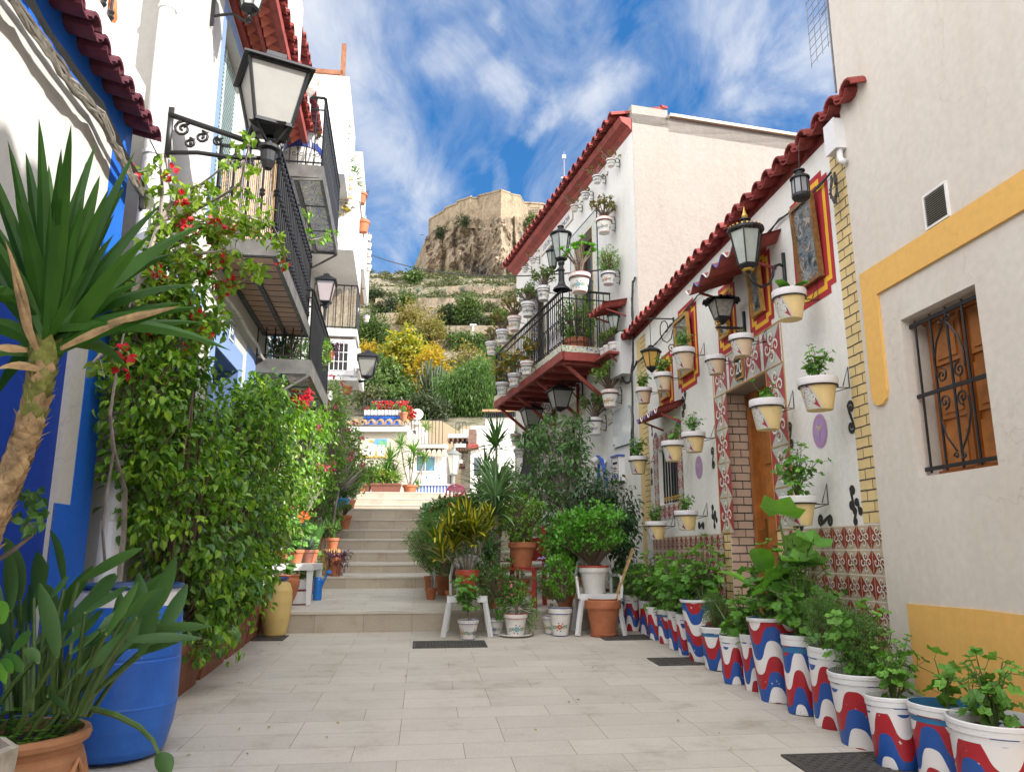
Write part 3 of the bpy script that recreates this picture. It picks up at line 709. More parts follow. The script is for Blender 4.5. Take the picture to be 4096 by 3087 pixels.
for i,bx in enumerate(((3251,1653,3311,1794),(2782,1822,2811,1915),(2707,1675,2725,1729),(2615,1729,2632,1795))):
    x0_,x1_,z0_,z1_=hb(*bx); cx_,cz_=(x0_+x1_)/2,(z0_+z1_)/2; a,b=(x1_-x0_)/2,(z1_-z0_)/2
    m=M(); m.poly([(x,.003,z) for x,z in ell(cx_,cz_,a,b,0,28)][::-1],0)
    e=ell(cx_,cz_,a*.82,b*.84,0,24); e.append(e[0])
    e=[(x+ .006*math.sin(k*2.4),z+.006*math.cos(k*2.4)) for k,(x,z) in enumerate(e)]
    for r in ribbon(e,.007): m.poly([(x,.0045,z) for x,z in r],1)
    for r in ribbon([(cx_,cz_-b*.6),(cx_+.004,cz_),(cx_,cz_+b*.55)],.008): m.poly([(x,.0045,z) for x,z in r],1)
    for r in ribbon([(cx_-a*.4,cz_+b*.3),(cx_,cz_+b*.12),(cx_+a*.42,cz_+b*.36)],.03,True): m.poly([(x,.006,z) for x,z in r],2)
    for r in ribbon([(cx_-a*.25,cz_-b*.0),(cx_,cz_+b*.15),(cx_+a*.1,cz_-b*.25)],.02,True): m.poly([(x,.0065,z) for x,z in r],2)
    m.build('painted_medallion',[m_vio if i<2 else m_vio2,m_och,m_tbe],hR)
def scroll(cx,cz,h,rot=0,flip=1,w=.022,name='painted_scroll'):
    m=M(); R=h*.22
    a=spiral(-flip*R*.15,h*.5-R,R*.85,.95,PI*.15 if flip>0 else PI*.85,flip,12)[::-1]
    b=[(-x,-z) for x,z in a][::-1]
    pts=a+[(flip*R*.25,h*.12),(-flip*R*.25,-h*.12)]+b
    ca,sa=math.cos(rot),math.sin(rot)
    pts=[(cx+x*ca-z*sa,cz+x*sa+z*ca) for x,z in pts]
    for i,r in enumerate(ribbon(pts,w*1.25)): m.poly([(x,.003+.00002*i,z) for x,z in r],0)
    for p in (pts[0],pts[-1]): m.poly([(x,.0035,z) for x,z in ell(p[0],p[1],w*.75,w*.75)][::-1],0)
    m.build(name,m_black,hR)
for bx,rt,fl in (((3392,1598,3420,1737),0,1),((3153,1685,3172,1797),0,-1),((2722,1582,2743,1672),0,1),((2848,1786,2857,1876),0,-1),((2700,1826,2712,1906),0,-1),((2603,1870,2612,1942),0,1),((3273,2055,3333,2105),PI/2,1),((2793,2083,2818,2118),PI/2,1),((3175,2095,3215,2112),PI/2,1),((3395,1940,3425,2040),.15,1),((3420,1990,3452,2060),-.5,-1),((3405,2030,3440,2098),.1,-1),((2843,2018,2860,2075),.1,1),((2855,2040,2873,2090),-.4,-1),((2850,2060,2866,2112),0,-1),((2600,1700,2618,1745),0,1),((2735,1560,2745,1640),.3,-1)):
    x0_,x1_,z0_,z1_=hb(*bx); hh=max(z1_-z0_,(x1_-x0_) if rt>1 else 0)
    scroll((x0_+x1_)/2,(z0_+z1_)/2,hh,rt,fl)
# house number
nx,nz=FR.hit(2965,1472); t=FR.th('house_number_plate','black house number plate reading 20 with gold frame above the doorway','sign',nx,.012,nz-.1)
m=M(); m.box(-.085,.085,0,.012,0,.2); m.build('plate',m_black,t)
m=M()
for (a,b,c,d) in ((-.09,-.075,-.005,.205),(.075,.09,-.005,.205),(-.075,.075,-.005,.01),(-.075,.075,.19,.205)): m.box(a,b,0,.02,c,d)
m.build('frame',m_gold,t); lettering('20',.17,t,(0,.014,.1),m_white,rot=(PI/2,0,PI))
# wires under the eave
def cabl(fr,name,label,pts,r=.009,mat=None,n=3,seed=1,cat='cable',sp=.012):
    rr=random.Random(seed); a=pts[0]
    t=fr.th(name,label,cat,a[0],a[1],a[2]); m=M()
    for j in range(n):
        P=[]
        for i in range(len(pts)-1):
            p,q=pts[i],pts[i+1]
            for k in range(5):
                u=k/5; P.append((p[0]+(q[0]-p[0])*u-a[0]+rr.uniform(-.01,.01),p[1]+(q[1]-p[1])*u-a[1]+rr.uniform(0,sp*.8),p[2]+(q[2]-p[2])*u-a[2]+rr.uniform(-sp,sp)-(.02+sp*.3)*math.sin(PI*u)))
        q=pts[-1]; P.append((q[0]-a[0],q[1]-a[1],q[2]-a[2])); m.tube(P,r,5)
    m.build('cable',mat or m_bcable,t); return t
cabl(FR,'eave_cable','twisted black cables running under the red roof tiles of the low house',[(5.15,.02,3.86),(6,.02,3.88),(7,.02,3.86),(8,.02,3.9),(9,.02,3.86),(10,.02,3.8),(10.55,.03,3.78)],.007,n=3)
cabl(FR,'corner_cable','looped black cables dropping at the corner between the two white houses',[(10.5,.03,3.78),(10.72,.05,3.7),(10.74,.05,3.0),(10.7,.07,2.6),(10.78,.09,2.5),(10.82,.05,2.9)],.012,n=3,seed=4)
t=FR.th('junction_box','pale grey electrical box with elbow pipe high beside the red eave','electrical box',4.98,.03,3.93); t.scale=(.62,)*3
m=M(); m.box(-.11,.11,0,.12,0,.36); m.box(-.115,.115,.12,.13,-.005,.365); m.build('box',m_plas,t)
m=M(); m.tube([(-.06,.06,0),(-.06,.06,-.1),(-.08,.06,-.15),(-.13,.05,-.18)],.035,10); m.build('conduit',m_plas,t,smooth=True)
cabl(FR,'hanging_wire','tangled black wires hanging below the pale junction box',[(5.1,.05,3.82),(5.12,.06,3.68),(5.08,.05,3.6),(5.04,.05,3.7),(5.06,.05,3.82)],.008,n=2,seed=8)

q=FR.hit(3425,150,-.3); t=FR.th('tv_antenna','thin wire television antenna sticking out beside the top of the beige building','antenna',FR.sY(5.25),-.15,4.6)
m=M(); m.tube([(0,0,0),(0,0,1.15)],.008,5); m.build('pole',m_cable,t)
m=M()
for k in range(9): m.tube([(.02,0,.45+.07*k),(.02+.30,.0,.45+.07*k)],.0025,4)
for k in range(4): m.tube([(.04+.09*k,0,.42),(.04+.09*k,0,1.04)],.0025,4)
m.tube([(0,0,.75),(.1,0,.75)],.005,4); m.build('grid',m_cable,t)
# ================================================================ RIGHT: patio house with the balcony
m_bt,ntb,bb=newmat('painted_flower_tile')      # blue/yellow ceramic
def ceramic(name,cols,sc_=14,w=.15,jn=(.5,.48,.42)):
    m,nt,b=newmat(name); b.inputs['Roughness'].default_value=.25
    tc=N(nt,'ShaderNodeTexCoord'); v=N(nt,'ShaderNodeTexVoronoi',i_Scale=float(sc_)); v.feature='SMOOTH_F1'; L(nt,tc.outputs['Object'],v.inputs['Vector'])
    wv=N(nt,'ShaderNodeTexWave',i_Scale=float(sc_)*.55,i_Distortion=7.,i_Detail=2.); wv.wave_type='RINGS'; wv.rings_direction='SPHERICAL'
    mp=N(nt,'ShaderNodeVectorMath',operation='MODULO'); mp.inputs[1].default_value=(w,w,w); L(nt,tc.outputs['Object'],mp.inputs[0]); L(nt,mp.outputs[0],wv.inputs['Vector'])
    s=math_(nt,'ADD',math_(nt,'MULTIPLY',v.outputs['Distance'],.9),math_(nt,'MULTIPLY',wv.outputs['Fac'],.5))
    k=len(cols); r=ramp(nt,[(.15+.7*i/(k-1),c) for i,c in enumerate(cols)],'CONSTANT'); L(nt,s,r.inputs['Fac'])
    L(nt,r.outputs['Color'],b.inputs['Base Color']); return m
m_cer=ceramic('flower_ceramic',[(.06,.09,.3),(.6,.58,.5),(.62,.6,.52),(.15,.3,.22),(.6,.57,.5),(.55,.35,.08),(.62,.6,.55)],12)
m_cer2=ceramic('pale_ceramic',[(.2,.28,.45),(.66,.64,.58),(.66,.64,.58),(.4,.45,.3),(.64,.62,.56),(.5,.42,.2),(.66,.64,.6)],14)
m_navy=plain('navy_edge_tile',(.03,.03,.09),.3,vary=.1)
hC=FC.th('patio_house','two storey white house with cream side wall and flowerpots all over its balcony','house')
s0,s1=-.42,6.1
m=M(); D1=(1.3,2.15,4.34,6.6); D2=(4.0,4.95,4.34,6.55); G1=(4.55,5.3,2.45,3.62); G2=(2.3,3.1,.5,3.3)
wall(m,s0,s1,0,7.56,[D1+(.25,),D2+(.25,),G1+(.12,),G2+(.1,)],back=7.5); 
m.build('wall',m_wh2,hC)
sw=M(); sw.poly([(s0-.012,.0,0),(s0-.012,0,7.72),(s0-.012,-1.0,7.74),(s0-.012,-8.5,7.74),(s0-.012,-8.5,0)]); sw.box(s0-.012,s0+.25,-.6,.0,7.56,7.86); sw.box(s0-.012,s0+6,-8.5,-.6,7.5,7.74)
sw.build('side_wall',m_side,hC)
cp=M(); cp.box(s0-.07,s0+.2,-8.5,-.62,7.742,7.79); cp.build('coping',plain('coping_stone',(.5,.42,.33),.8,vary=.15),hC)
rf=M(); tiles(rf,s0+.02,s1+.15,7.66,.30,.6,.30,.235,course=.42,seed=5,th=.02); rf.build('roof',m_redt,hC)
mo=M(); mo.prism([(.0,7.42),(.0,7.64),(.2,7.64),(.16,7.56),(.06,7.5)],s0,s1+.1,'x'); mo.build('eave_moulding',m_red,hC)
sur=M()
def surround(a,b,c,d,wd,open_bottom=True):
    o=.004
    for q in ((a-wd,a,c,d),(b,b+wd,c,d),(a-wd,b+wd,d,d+wd)): sur.box(q[0],q[1],0,o+.008,q[2],q[3],0)
    e=.018
    for q in ((a-wd-e,a-wd,c,d+wd+e),(b+wd,b+wd+e,c,d+wd+e),(a-wd,b+wd,d+wd,d+wd+e)): sur.box(q[0],q[1],0,o+.012,q[2],q[3],1)
    for q in ((a-.012,a,c,d),(b,b+.012,c,d),(a-.012,b+.012,d,d+.012)): sur.box(q[0],q[1],.0125,.0135+.004,q[2],q[3],2)
surround(*D1,.22); surround(*D2,.22); surround(*G1,.13); surround(*G2,.2)
sur.box(G2[0]-.5,G2[1]-.0,.0,.012,3.38,3.75,0)
sur.box(G1[0]-.15,G1[1]+.15,0,.012,2.1,2.3,0); sur.box(.9,5.6,0,.010,1.25,1.75,0); sur.box(.9,5.6,0,.014,1.75,1.79,1)
sur.build('tile_surround',[m_cer2,m_navy,m_gold],hC)
for nm,(a,b,c,d) in (('balcony_door',D1),('balcony_door',D2)):
    m=M(); m.box(a,b,-.245,-.2,c,d,0); o=m.build(nm,m_glassy,hC)
    m=M()
    for x in (a,(a+b)/2-.035,b-.07): m.box(x,x+.07,-.2,-.15,c,d)
    m.box(a,b,-.199,-.151,c,c+.5); m.box(a,b,-.199,-.151,d-.08,d); m.build('door_frame',plain('dark_wood',(.06,.035,.02),.5,vary=.2),o)
    m=M(); m.box(a-.0,a+.004,-.2,0,c,d); m.box(b-.004,b,-.2,0,c,d); m.build('tiled_jamb',ceramic('blue_ceramic',[(.03,.07,.3),(.5,.5,.5),(.4,.28,.08),(.05,.12,.35),(.55,.55,.5)],16),o)
m=M(); m.box(G1[0],G1[1],-.118,-.1,G1[2],G1[3]); o=m.build('window',m_glassy,hC)
m=M()
for i in range(13):
    x=G1[0]+.02+(G1[1]-G1[0]-.04)*i/12
    m.tube([(x,.06,G1[3]+.02),(x,.10,G1[2]+.5),(x,.20,G1[2]+.18),(x,.22,G1[2]+.0),(x,.16,G1[2]-.14),(x,.02,G1[2]-.16)],.009,5)
for z,y in ((G1[3],.06),(G1[2]+.75,.08),(G1[2]+.1,.215)): m.tube([(G1[0],y,z),(G1[1],y,z)],.011,5)
for i in range(5):
    x=G1[0]+.08+.15*i; m.tube([(a_,.07,b_) for a_,b_ in spiral(x,G1[3]+.08,.06,1.2,0,1,9)],.008,4)
m.build('window_grille',m_iron,o)
m=M(); m.box(G2[0],G2[1],-.098,-.05,G2[2],G2[3]); m.box(G2[0]+.08,G2[1]-.08,-.05,-.03,G2[2]+1.2,G2[3]-.1,0); m.build('door',m_dark,hC)
# sign of hand painted letter tiles
t=FC.th('letter_tile_sign','strip of white tiles with dark letters LOS DE LA YAYA CONCHA under the red eave','sign',2.25,.004,7.16)
m=M(); m.box(-.03,1.88,0,.012,-.02,.21,1); m.box(0,1.85,.012,.016,0,.19,0); m.build('tiles',[m_twh,m_tbe],t)
txt="LOS DE LA YAYA CONCHA"
lettering(txt,.165,t,(.925,.018,.092),plain('dark_letter',(.05,.06,.12),.4,vary=0),rot=(PI/2,0,PI),sx=.80)
# balcony
b0,b1,bp,bz=.60,4.85,.82,4.08
bs=M(); bs.box(b0,b1,0,bp,bz,bz+.07,0); bs.box(b0-.012,b1+.012,bp-.04,bp+.012,bz-.03,bz+.1,0); bs.box(b0-.012,b0+.03,0,bp,bz-.03,bz+.1,0); bs.box(b1-.03,b1+.012,0,bp,bz-.03,bz+.1,0)
for i in range(9): x=b0+.1+(b1-b0-.2)*i/8; bs.beam((x,.02,bz-.04),(x,bp-.05,bz-.04),.05,.07,0)
bal=bs.build('balcony',m_red,hC)
m=M(); m.box(b0+.03,b1-.03,bp+.0,bp+.016,bz+.1,bz+.2,0); m.box(b0-.016,b0-.0,.05,bp,bz+.1,bz+.2,0); m.build('tile_band',m_cer,bal)
for x in (.75,2.1,3.4,4.7):
    m=M(); m.beam((x,bp-.05,bz-.02),(x,.02,bz-.62),.05,.05); m.beam((x,.02,bz-.05),(x,.02,bz-.7),.05,.04); m.build('strut',m_red,bal)
def railing(par,b0,b1,bp,z0,h,gap=.11,r=.008,ends=True,scrolls=False,knobs=0,mat=None,top2=None,name='railing',ends2=(1,1)):
    m=M(); y=bp-.03
    def run(p,q):
        p=Vector(p);q=Vector(q); Ln=(q-p).length; n=max(2,int(Ln/gap))
        m.beam(p+Vector((0,0,h)),q+Vector((0,0,h)),.045,.022)
        m.beam(p+Vector((0,0,.05)),q+Vector((0,0,.05)),.03,.012)
        if top2: m.beam(p+Vector((0,0,h-top2)),q+Vector((0,0,h-top2)),.03,.012)
        for i in range(n+1):
            c=p.lerp(q,i/n); rr=r*1.5 if i in (0,n) else r
            m.tube([c+Vector((0,0,.0)),c+Vector((0,0,h))],rr,5)
            if knobs:
                for k in range(knobs):
                    zc=.12+(h-.3)*k/max(1,knobs-1) if knobs>1 else h*.5
                    m.lathe([(r,-.05),(r*2.6,-.02),(r*1.6,0),(r*2.6,.02),(r,.05)],6,(c.x,c.y,c.z+zc+.05))
        if scrolls:
            for i in range(0,n,2):
                c=p.lerp(q,(i+1)/n); dr=(q-p).normalized()
                for sg in (1,-1):
                    for fz in (.18,h*.55):
                        m.tube([c+dr*(a_*sg)+Vector((0,0,fz+b_)) for a_,b_ in spiral(.05,0,.042,1.2,PI,1,8)],.005,4)
                m.tube([c+Vector((0,0,.2)),c+dr*.05+Vector((0,0,h*.38)),c+Vector((0,0,h*.56)),c-dr*.05+Vector((0,0,h*.38)),c+Vector((0,0,.2))],.005,4)
    run((b0+.02,y,z0),(b1-.02,y,z0))
    if ends2[0]: run((b0+.02,0,z0),(b0+.02,y,z0))
    if ends2[1]: run((b1-.02,0,z0),(b1-.02,y,z0))
    return m.build(name,mat or m_iron,par)
railing(bal,b0,b1,bp,bz+.1,1.0,gap=.10,scrolls=True,top2=.13)
# ---- iron lamps -------------------------------------------------
m_frost=plain('frosted_glass',(.25,.245,.23),.4,vary=.06,spec=.4); m_amber=plain('amber_glass',(.55,.33,.08),.3,vary=.1)
m_clear=plain('grey_lamp_glass',(.36,.40,.38),.15,vary=.15,spec=.7)
def lantern(t,w,h,sides=4,glass=None,roof='pyr',c=(0,0,0),frame=None,taper=.58,rot=0,body='lantern_frame',gold=None):
    """square/hex lantern hanging or standing at c (bottom centre)"""
    frame=frame or m_iron; glass=glass or m_frost; cx,cy,cz=c
    def ring(r,z,o=0): return [(cx+r*math.cos(2*PI*(i+.5)/sides+rot),cy+r*math.sin(2*PI*(i+.5)/sides+rot),cz+z) for i in range(sides)]
    k=1/math.cos(PI/sides); R1=w/2*k; R0=R1*taper; gh=h*.66
    g=M(); a=ring(R0*.96,.03); b=ring(R1*.96,gh)
    for i in range(sides): g.poly([a[i],a[(i+1)%sides],b[(i+1)%sides],b[i]])
    g.poly(a[::-1]); g.build('glass',glass,t)
    f=M(); a=ring(R0,.02);b=ring(R1,gh); e=max(.008,w*.045)
    for i in range(sides):
        f.beam(a[i],b[i],e,e); f.beam(a[i],a[(i+1)%sides],e,e*1.3); f.beam(b[i],b[(i+1)%sides],e,e)
    if roof=='pyr':
        f.lathe([(R1*1.16,gh),(R1*1.18,gh+.012),(R1*.42,h*.86),(R1*.38,h*.88),(R1*.30,h*.93),(.001,h*.95)],sides,(cx,cy,cz)) if False else None
        o=ring(R1*1.2,gh+.004); o2=ring(R1*1.2,gh+.02); tp=ring(R1*.34,h*.88); tp2=ring(R1*.34,h*.93)
        for A_,B_ in ((o,o2),(o2,tp),(tp,tp2)):
            for i in range(sides): f.poly([A_[i],A_[(i+1)%sides],B_[(i+1)%sides],B_[i]])
        f.poly(o[::-1]); f.poly(tp2); f.lathe([(.012,h*.93),(.02,h*.96),(.008,h*.98),(.001,h)],8,(cx,cy,cz))
    elif roof=='dome':
        f.lathe([(R1*1.02,gh),(R1*1.1,gh+.01),(R1*1.1,gh+.03),(R1*.85,gh+h*.07),(R1*.55,gh+h*.13),(R1*.3,gh+h*.17),(R1*.26,gh+h*.22),(R1*.36,gh+h*.235),(R1*.3,gh+h*.26),(.001,gh+h*.27)],16,(cx,cy,cz))
    elif roof=='wavy':
        K=sides*8; v=[]
        for rr,zz in ((R1*1.32,gh+.0),(R1*.15,gh+h*.2)):
            for i in range(K):
                an=2*PI*i/K+rot; kk=math.cos(PI/sides)/math.cos(((an-rot)%(2*PI/sides))-PI/sides)
                rad=rr*(math.cos(PI/sides)/math.cos(((2*PI*i/K)%(2*PI/sides)) - 0) if False else 1)*1.0
                v.append((cx+rad*math.cos(an),cy+rad*math.sin(an),cz+zz+(.012*math.cos(i*PI) if rr>R1 else 0)))
        f.add(v,[[i,(i+1)%K,K+(i+1)%K,K+i] for i in range(K)]); f.lathe([(.015,gh+h*.19),(.02,gh+h*.24),(.001,gh+h*.28)],6,(cx,cy,cz))
    f.lathe([(R0*.2,-.04),(R0*.5,-.02),(R0*.9,.0),(R0*1.0,.02),(.001,.021)],sides,(cx,cy,cz))
    f.build(body,frame,t)
def scroll_bracket(t,length,h,mat=None,sg=1,r=.01,down=True,name='bracket'):
    """wall bracket in local frame: wall at y=0, reaching out to y=length at z=0"""
    m=M(); mat=mat or m_iron
    m.beam((0,.006,-h*.75),(0,.006,h*.15),.03,.012); m.beam((0,0,0),(0,length,0),.018,.018)
    d=-1 if down else 1
    m.tube([(0,y,d*z) for y,z in [(.01,h*.7),(length*.25,h*.62),(length*.5,h*.36),(length*.75,h*.12),(length*.9,.01)]],r,6)
    for (cy,cz,R) in ((length*.28,h*.24,h*.16),(length*.52,h*.14,h*.10),(length*.14,h*.55,h*.1)):
        m.tube([(0,a_,d*b_) for a_,b_ in spiral(cy,cz,R,1.4,PI/2,1,12)],r*.75,5)
    m.build(name,mat,t)
def hanging_lantern(fr,label,a,n,z,w,h,out=None,glass=None,group=None,roof='pyr',frame=None):
    t=fr.th('wall_lantern',label,'lantern',a,0,z,group); out=n
    scroll_bracket(t,out,.45); lantern(t,w,h,4,glass,roof,(0,out,-h-.03),frame); return t
hanging_lantern(FC,'larger black lantern hanging from a scroll bracket under the middle of the red balcony floor',1.9,.42,4.02,.34,.46,group='black lanterns under the red balcony')
hanging_lantern(FC,'black lantern hanging under the far end of the red balcony floor',3.55,.42,3.98,.34,.46,group='black lanterns under the red balcony')
# lamp post standing on balcony corner
q=FC.hit(2240,1167,.8); t=FC.th('balcony_lamp','black lamp post with a large and a small lantern standing on the near balcony corner','lamp',.66,bp-.03,bz+1.1)
m=M(); m.lathe([(.14,0),(.13,.03),(.07,.08),(.05,.14),(.045,.3),(.06,.33),(.04,.36),(.035,.4),(.055,.44),(.05,.48),(.001,.48)],12); m.tube([(0,0,.4),(.18,.02,.38),(.32,.03,.42),(.33,.03,.46)],.015,6); m.build('post',m_iron,t)
lantern(t,.28,.62,6,m_clear,'dome',(0,0,.5)); lantern(t,.17,.4,6,m_clear,'pyr',(.33,.03,.48),body='small_lantern_frame')
t=FC.th('wall_lantern','small black lantern on the wall above the shelf with three pots','lantern',.12,0,4.42); scroll_bracket(t,.12,.2); lantern(t,.16,.3,6,m_clear,'pyr',(0,.16,.02))
canopy(FC,'shelf_canopy','dark red corrugated canopy above the pot shelf beside the balcony',-.05,.55,4.86,.4,.1,4,None,m_red,A=.04)
t=FC.th('meter_box','white electric meter box on the corner of the patio house','meter box',.14,.0,3.72)
m=M(); m.box(-.26,.22,0,.16,0,.62); m.box(-.265,.225,.16,.168,-.005,.625); m.build('box',m_plas,t)
m=M()
for i in range(4): m.poly([(.0+.03*(i%2),.17,.33+.02*i),(.03+.03*(i%2),.17,.33+.02*i),(.03+.03*(i%2),.17,.345+.02*i),(.03*(i%2),.17,.345+.02*i)][::-1])
m.build('sticker',plain('blue_sticker',(.05,.12,.5),.5,vary=0),t)
cabl(FC,'meter_cable','thick black cables rising beside the white meter box',[(.1,.05,3.72),(.0,.06,3.62),(-.2,.06,3.6),(-.3,.06,3.8),(-.33,.05,4.2),(-.34,.05,4.8),(-.36,.04,5.05),(-.4,.02,5.1)],.016,n=3,seed=9)
# shelf
t=FC.th('wall_shelf','dark red shelf fixed to the patio house wall below its small canopy','shelf',.0,0,4.02); m=M(); m.box(-.08,.56,0,.34,0,.035); m.beam((.02,.28,0),(.02,.01,-.22),.02,.02); m.beam((.46,.28,0),(.46,.01,-.22),.02,.02); m.build('board',m_red,t)
# plaque, small tile, mailbox, hose
t=FC.th('glass_plaque','clear glass plaque screwed to the white wall below the meter box','plaque',.24,.01,2.72)
m=M(); m.box(-.33,.33,.015,.023,0,.56); m.build('pane',plain('pale_glass_plate',(.58,.61,.64),.08,vary=.08,spec=.8),t)
m=M(); [m.tube([(x,0,z),(x,.03,z)],.012,6) for x in (-.3,.3) for z in (.04,.52)]; m.build('screw',m_iron,t)
t=FC.th('tile_sign','small tilted blue and white tile on the wall beneath the painted pot','sign',.72,.004,3.12); m=M(); m.box(-.09,.09,0,.012,0,.2,0); m.build('tile',m_cer,t); t.rotation_euler=(0,R_(8),FC.rz)
t=FC.th('mailbox','white mailbox with blue edges, painted flowers and the word BUZON','mailbox',.36,.0,2.2)
m=M(); m.box(-.12,.12,0,.1,0,.36,0); m.box(-.135,.135,0,.12,.36,.385,1); m.build('box',[m_white,plain('cobalt_paint',(.04,.08,.4),.4,vary=0)],t)
m=M()
for (a,b,c,d) in ((-.12,-.112,0,.36),(.112,.12,0,.36),(-.112,.112,0,.008),(-.08,.08,.25,.285)): m.box(a,b,.1,.104,c,d,0 if d!=.285 else 1)
m.build('blue_edge',[plain('cobalt_edge',(.04,.08,.4),.4,vary=0),m_dark],t)
m=M()
for k,(x,z) in enumerate(((-.02,.19),(.015,.185),(.0,.21),(-.05,.185),(.045,.19))): m.poly([(a_,.1025+.0003*k,b_) for a_,b_ in ell(x,z,.017,.014)][::-1],0 if k<3 else 1)
m.build('painted_flower',[m_pr,plain('leaf_paint',(.06,.15,.05),.6,vary=0)],t)
lettering('BUZON',.085,t,(0,.103,.07),plain('cobalt_letter',(.03,.05,.3),.4,vary=0),sx=.82)
t=FC.th('garden_hose','blue hose coiled over a white hook beside the mailbox','hose',.93,.02,2.62)
r=random.Random(4); m=M()
for j in range(7):
    dx=.09+.02*r.random()+.012*j; zb=-.75-.2*r.random(); o=.03+.02*j
    m.tube([(-dx+.06*r.random(),.05+.02*(j%3),zb),(-dx-.02,.06,-.35),(-dx*.55,.08+.015*(j%3),-.04),(0,.1+.015*(j%4),.02),(dx*.55,.08,-.04),(dx+.02,.06,-.35),(dx-.03,.05+.02*(j%3),zb-.05),(dx*.4,.05,zb-.13),(-dx*.3,.05,zb-.12)],.013,7)
m.build('coil',plain('blue_hose',(.03,.12,.55),.35,vary=.1),t,smooth=True)
m=M(); m.tube([(.04,0,-.08),(.04,.12,-.02),(.04,.2,-.08)],.06,10); m.build('hook',m_white,t)
m=M(); m.box(-.2,1.1,0,.006,.2,1.5); 
# mast far behind the roof
# ================================================================ LEFT: blue and white house
hA=FL.th('blue_house','white house with deep blue lower wall and purple eave tiles at the left edge','house')
sa,sb=FL.sY(4.95),FL.sY(-7)
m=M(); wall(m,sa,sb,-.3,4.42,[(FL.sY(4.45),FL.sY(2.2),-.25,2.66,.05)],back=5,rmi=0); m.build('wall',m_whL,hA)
m=M(); m.box(FL.sY(4.45)+.001,FL.sY(2.2)-.001,-.05,-.035,-.2,2.658); m.build('blue_gate',m_dblue,hA)
m=M(); m.box(sa-.003,FL.sY(4.65),-.3,.004,-.2,4.0); m.box(FL.sY(4.65),FL.sY(4.45),-.01,.004,-.2,1.47); m.prism([(sa,3.86),(sb,3.86),(sb,4.14),(sa,4.14)],-.01,.0045,'y')
m.build('blue_band',m_blue,hA)
rf=M(); tiles(rf,sa-.06,sb,4.02,.20,.02,.30,.2,seed=7,course=.3,th=.02); rf.build('eave_tiles',m_purp,hA)
m=M(); m.box(sa-.02,sb,-.3,.05,4.14,4.46); m.box(sa,sa+.5,-.3,-.06,4.46,6.4); m.build('parapet',m_wh2,hA)
m=M()
for z in (4.56,5.5): m.beam((sa+.45,-.03,z),(sb,-.03,z),.04,.02)
for i in range(60):
    x=sa+.5+i*.13; m.tube([(x,-.03,4.46),(x,-.03,5.5)],.010,5); m.lathe([(.01,0),(.024,.02),(.014,.04),(.024,.06),(.01,.08)],6,(x,-.03,4.6))
m.build('terrace_railing',m_iron,hA)
# cable bundle on the blue house
cabl(FL,'cable_bundle','thick bundle of grey and dirty white cables slung under the purple tiles',[(FL.sY(-1),.05,3.74),(FL.sY(1),.06,3.76),(FL.sY(2.2),.07,3.78),(FL.sY(3.3),.07,3.72),(FL.sY(4.2),.08,3.76),(FL.sY(5.0),.08,3.66),(FL.sY(5.25),.05,3.5)],.009,m_cable,n=18,seed=3,sp=.038)
cabl(FL,'black_cable_run','heavier black cables tied above the grey bundle under the purple tiles',[(FL.sY(-1),.05,3.86),(FL.sY(1),.06,3.86),(FL.sY(2.2),.09,3.86),(FL.sY(3.3),.08,3.82),(FL.sY(4.2),.08,3.84),(FL.sY(5.0),.08,3.72),(FL.sY(5.2),.05,3.4)],.016,m_bcable,n=4,seed=5)
# white downpipe
t=FL.th('downpipe','thick white drainpipe running down between the blue house and number 27','drainpipe',FL.sY(5.12),.09,0)
m=M(); m.tube([(0,0,.15),(0,0,1.3),(0,0,3),(0,0,5.55),(0,-.01,5.66),(.02,-.07,5.74),(.03,-.25,5.76)],.058,16); m.build('pipe',m_white,t,smooth=True)
m=M(); [m.lathe([(.06,0),(.067,.005),(.067,.03),(.06,.035)],16,(0,0,z)) for z in (2.2,4.0,5.2)]; m.lathe([(.06,0),(.075,.01),(.075,1.25),(.06,1.26)],16,(0,0,.14)); m.build('pipe_collar',m_plas,t)
# ================================================================ LEFT: house number 27
h27=FL.th('blue_trim_house','sunlit white house number 27 with blue window trim, long balcony and red toothed eave','house')
s0,s1=FL.sY(10.1),FL.sY(5.2)
UP=(-8.42,-7.22,4.35,6.72); W1=(-9.08,-7.86,2.35,3.30); W2=(-10.05,-9.72,2.35,3.42); W3=(-7.05,-6.3,2.1,3.4)
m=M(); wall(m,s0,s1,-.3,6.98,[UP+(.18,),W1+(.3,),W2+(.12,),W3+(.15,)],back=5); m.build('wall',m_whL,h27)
m=M(); 
def trim(a,b,c,d,w,wt=None,y=.006,extra=0):
    wt=wt or w
    for q in ((a-w,a,c-.1,d+wt),(b,b+w,c-.1,d+wt),(a,b,d,d+wt)): m.box(q[0],q[1],0,y,q[2],q[3])
trim(*UP,.13); trim(*W1,.2,.25); trim(*W2,.22,.32); trim(*W3,.18)
m.box(-8.75,-8.3,0,.007,3.5,3.78); m.build('blue_trim',m_lblue,h27)
for (a,b,c,d,t_) in ((W1+(.3,)),(W2+(.12,)),(W3+(.15,))):
    m=M()
    m.box(a+.001,b-.001,-t_+.001,-t_+.02,c,d,0); m.box(a,a+.006,-t_,0,c,d,0); m.box(b-.006,b,-t_,0,c,d,0); m.box(a,b,-t_,0,d-.006,d,0)
    m.build('blue_reveal',mt('slate_blue_paint',plain,(.10,.15,.30),.7,vary=.1),h27)
a,b,c,d=UP; m=M(); m.box(a,b,-.178,-.16,c,d,1); o=m.build('shuttered_door',[m_dark,plain('shutter_grey_green',(.38,.46,.46),.5,vary=.05)],h27)
m=M()
for i in range(46): z=c+.03+i*.051; m.beam((a+.05,-.14,z),(b-.05,-.14,z),.04,.008,0,(0,.6,1))
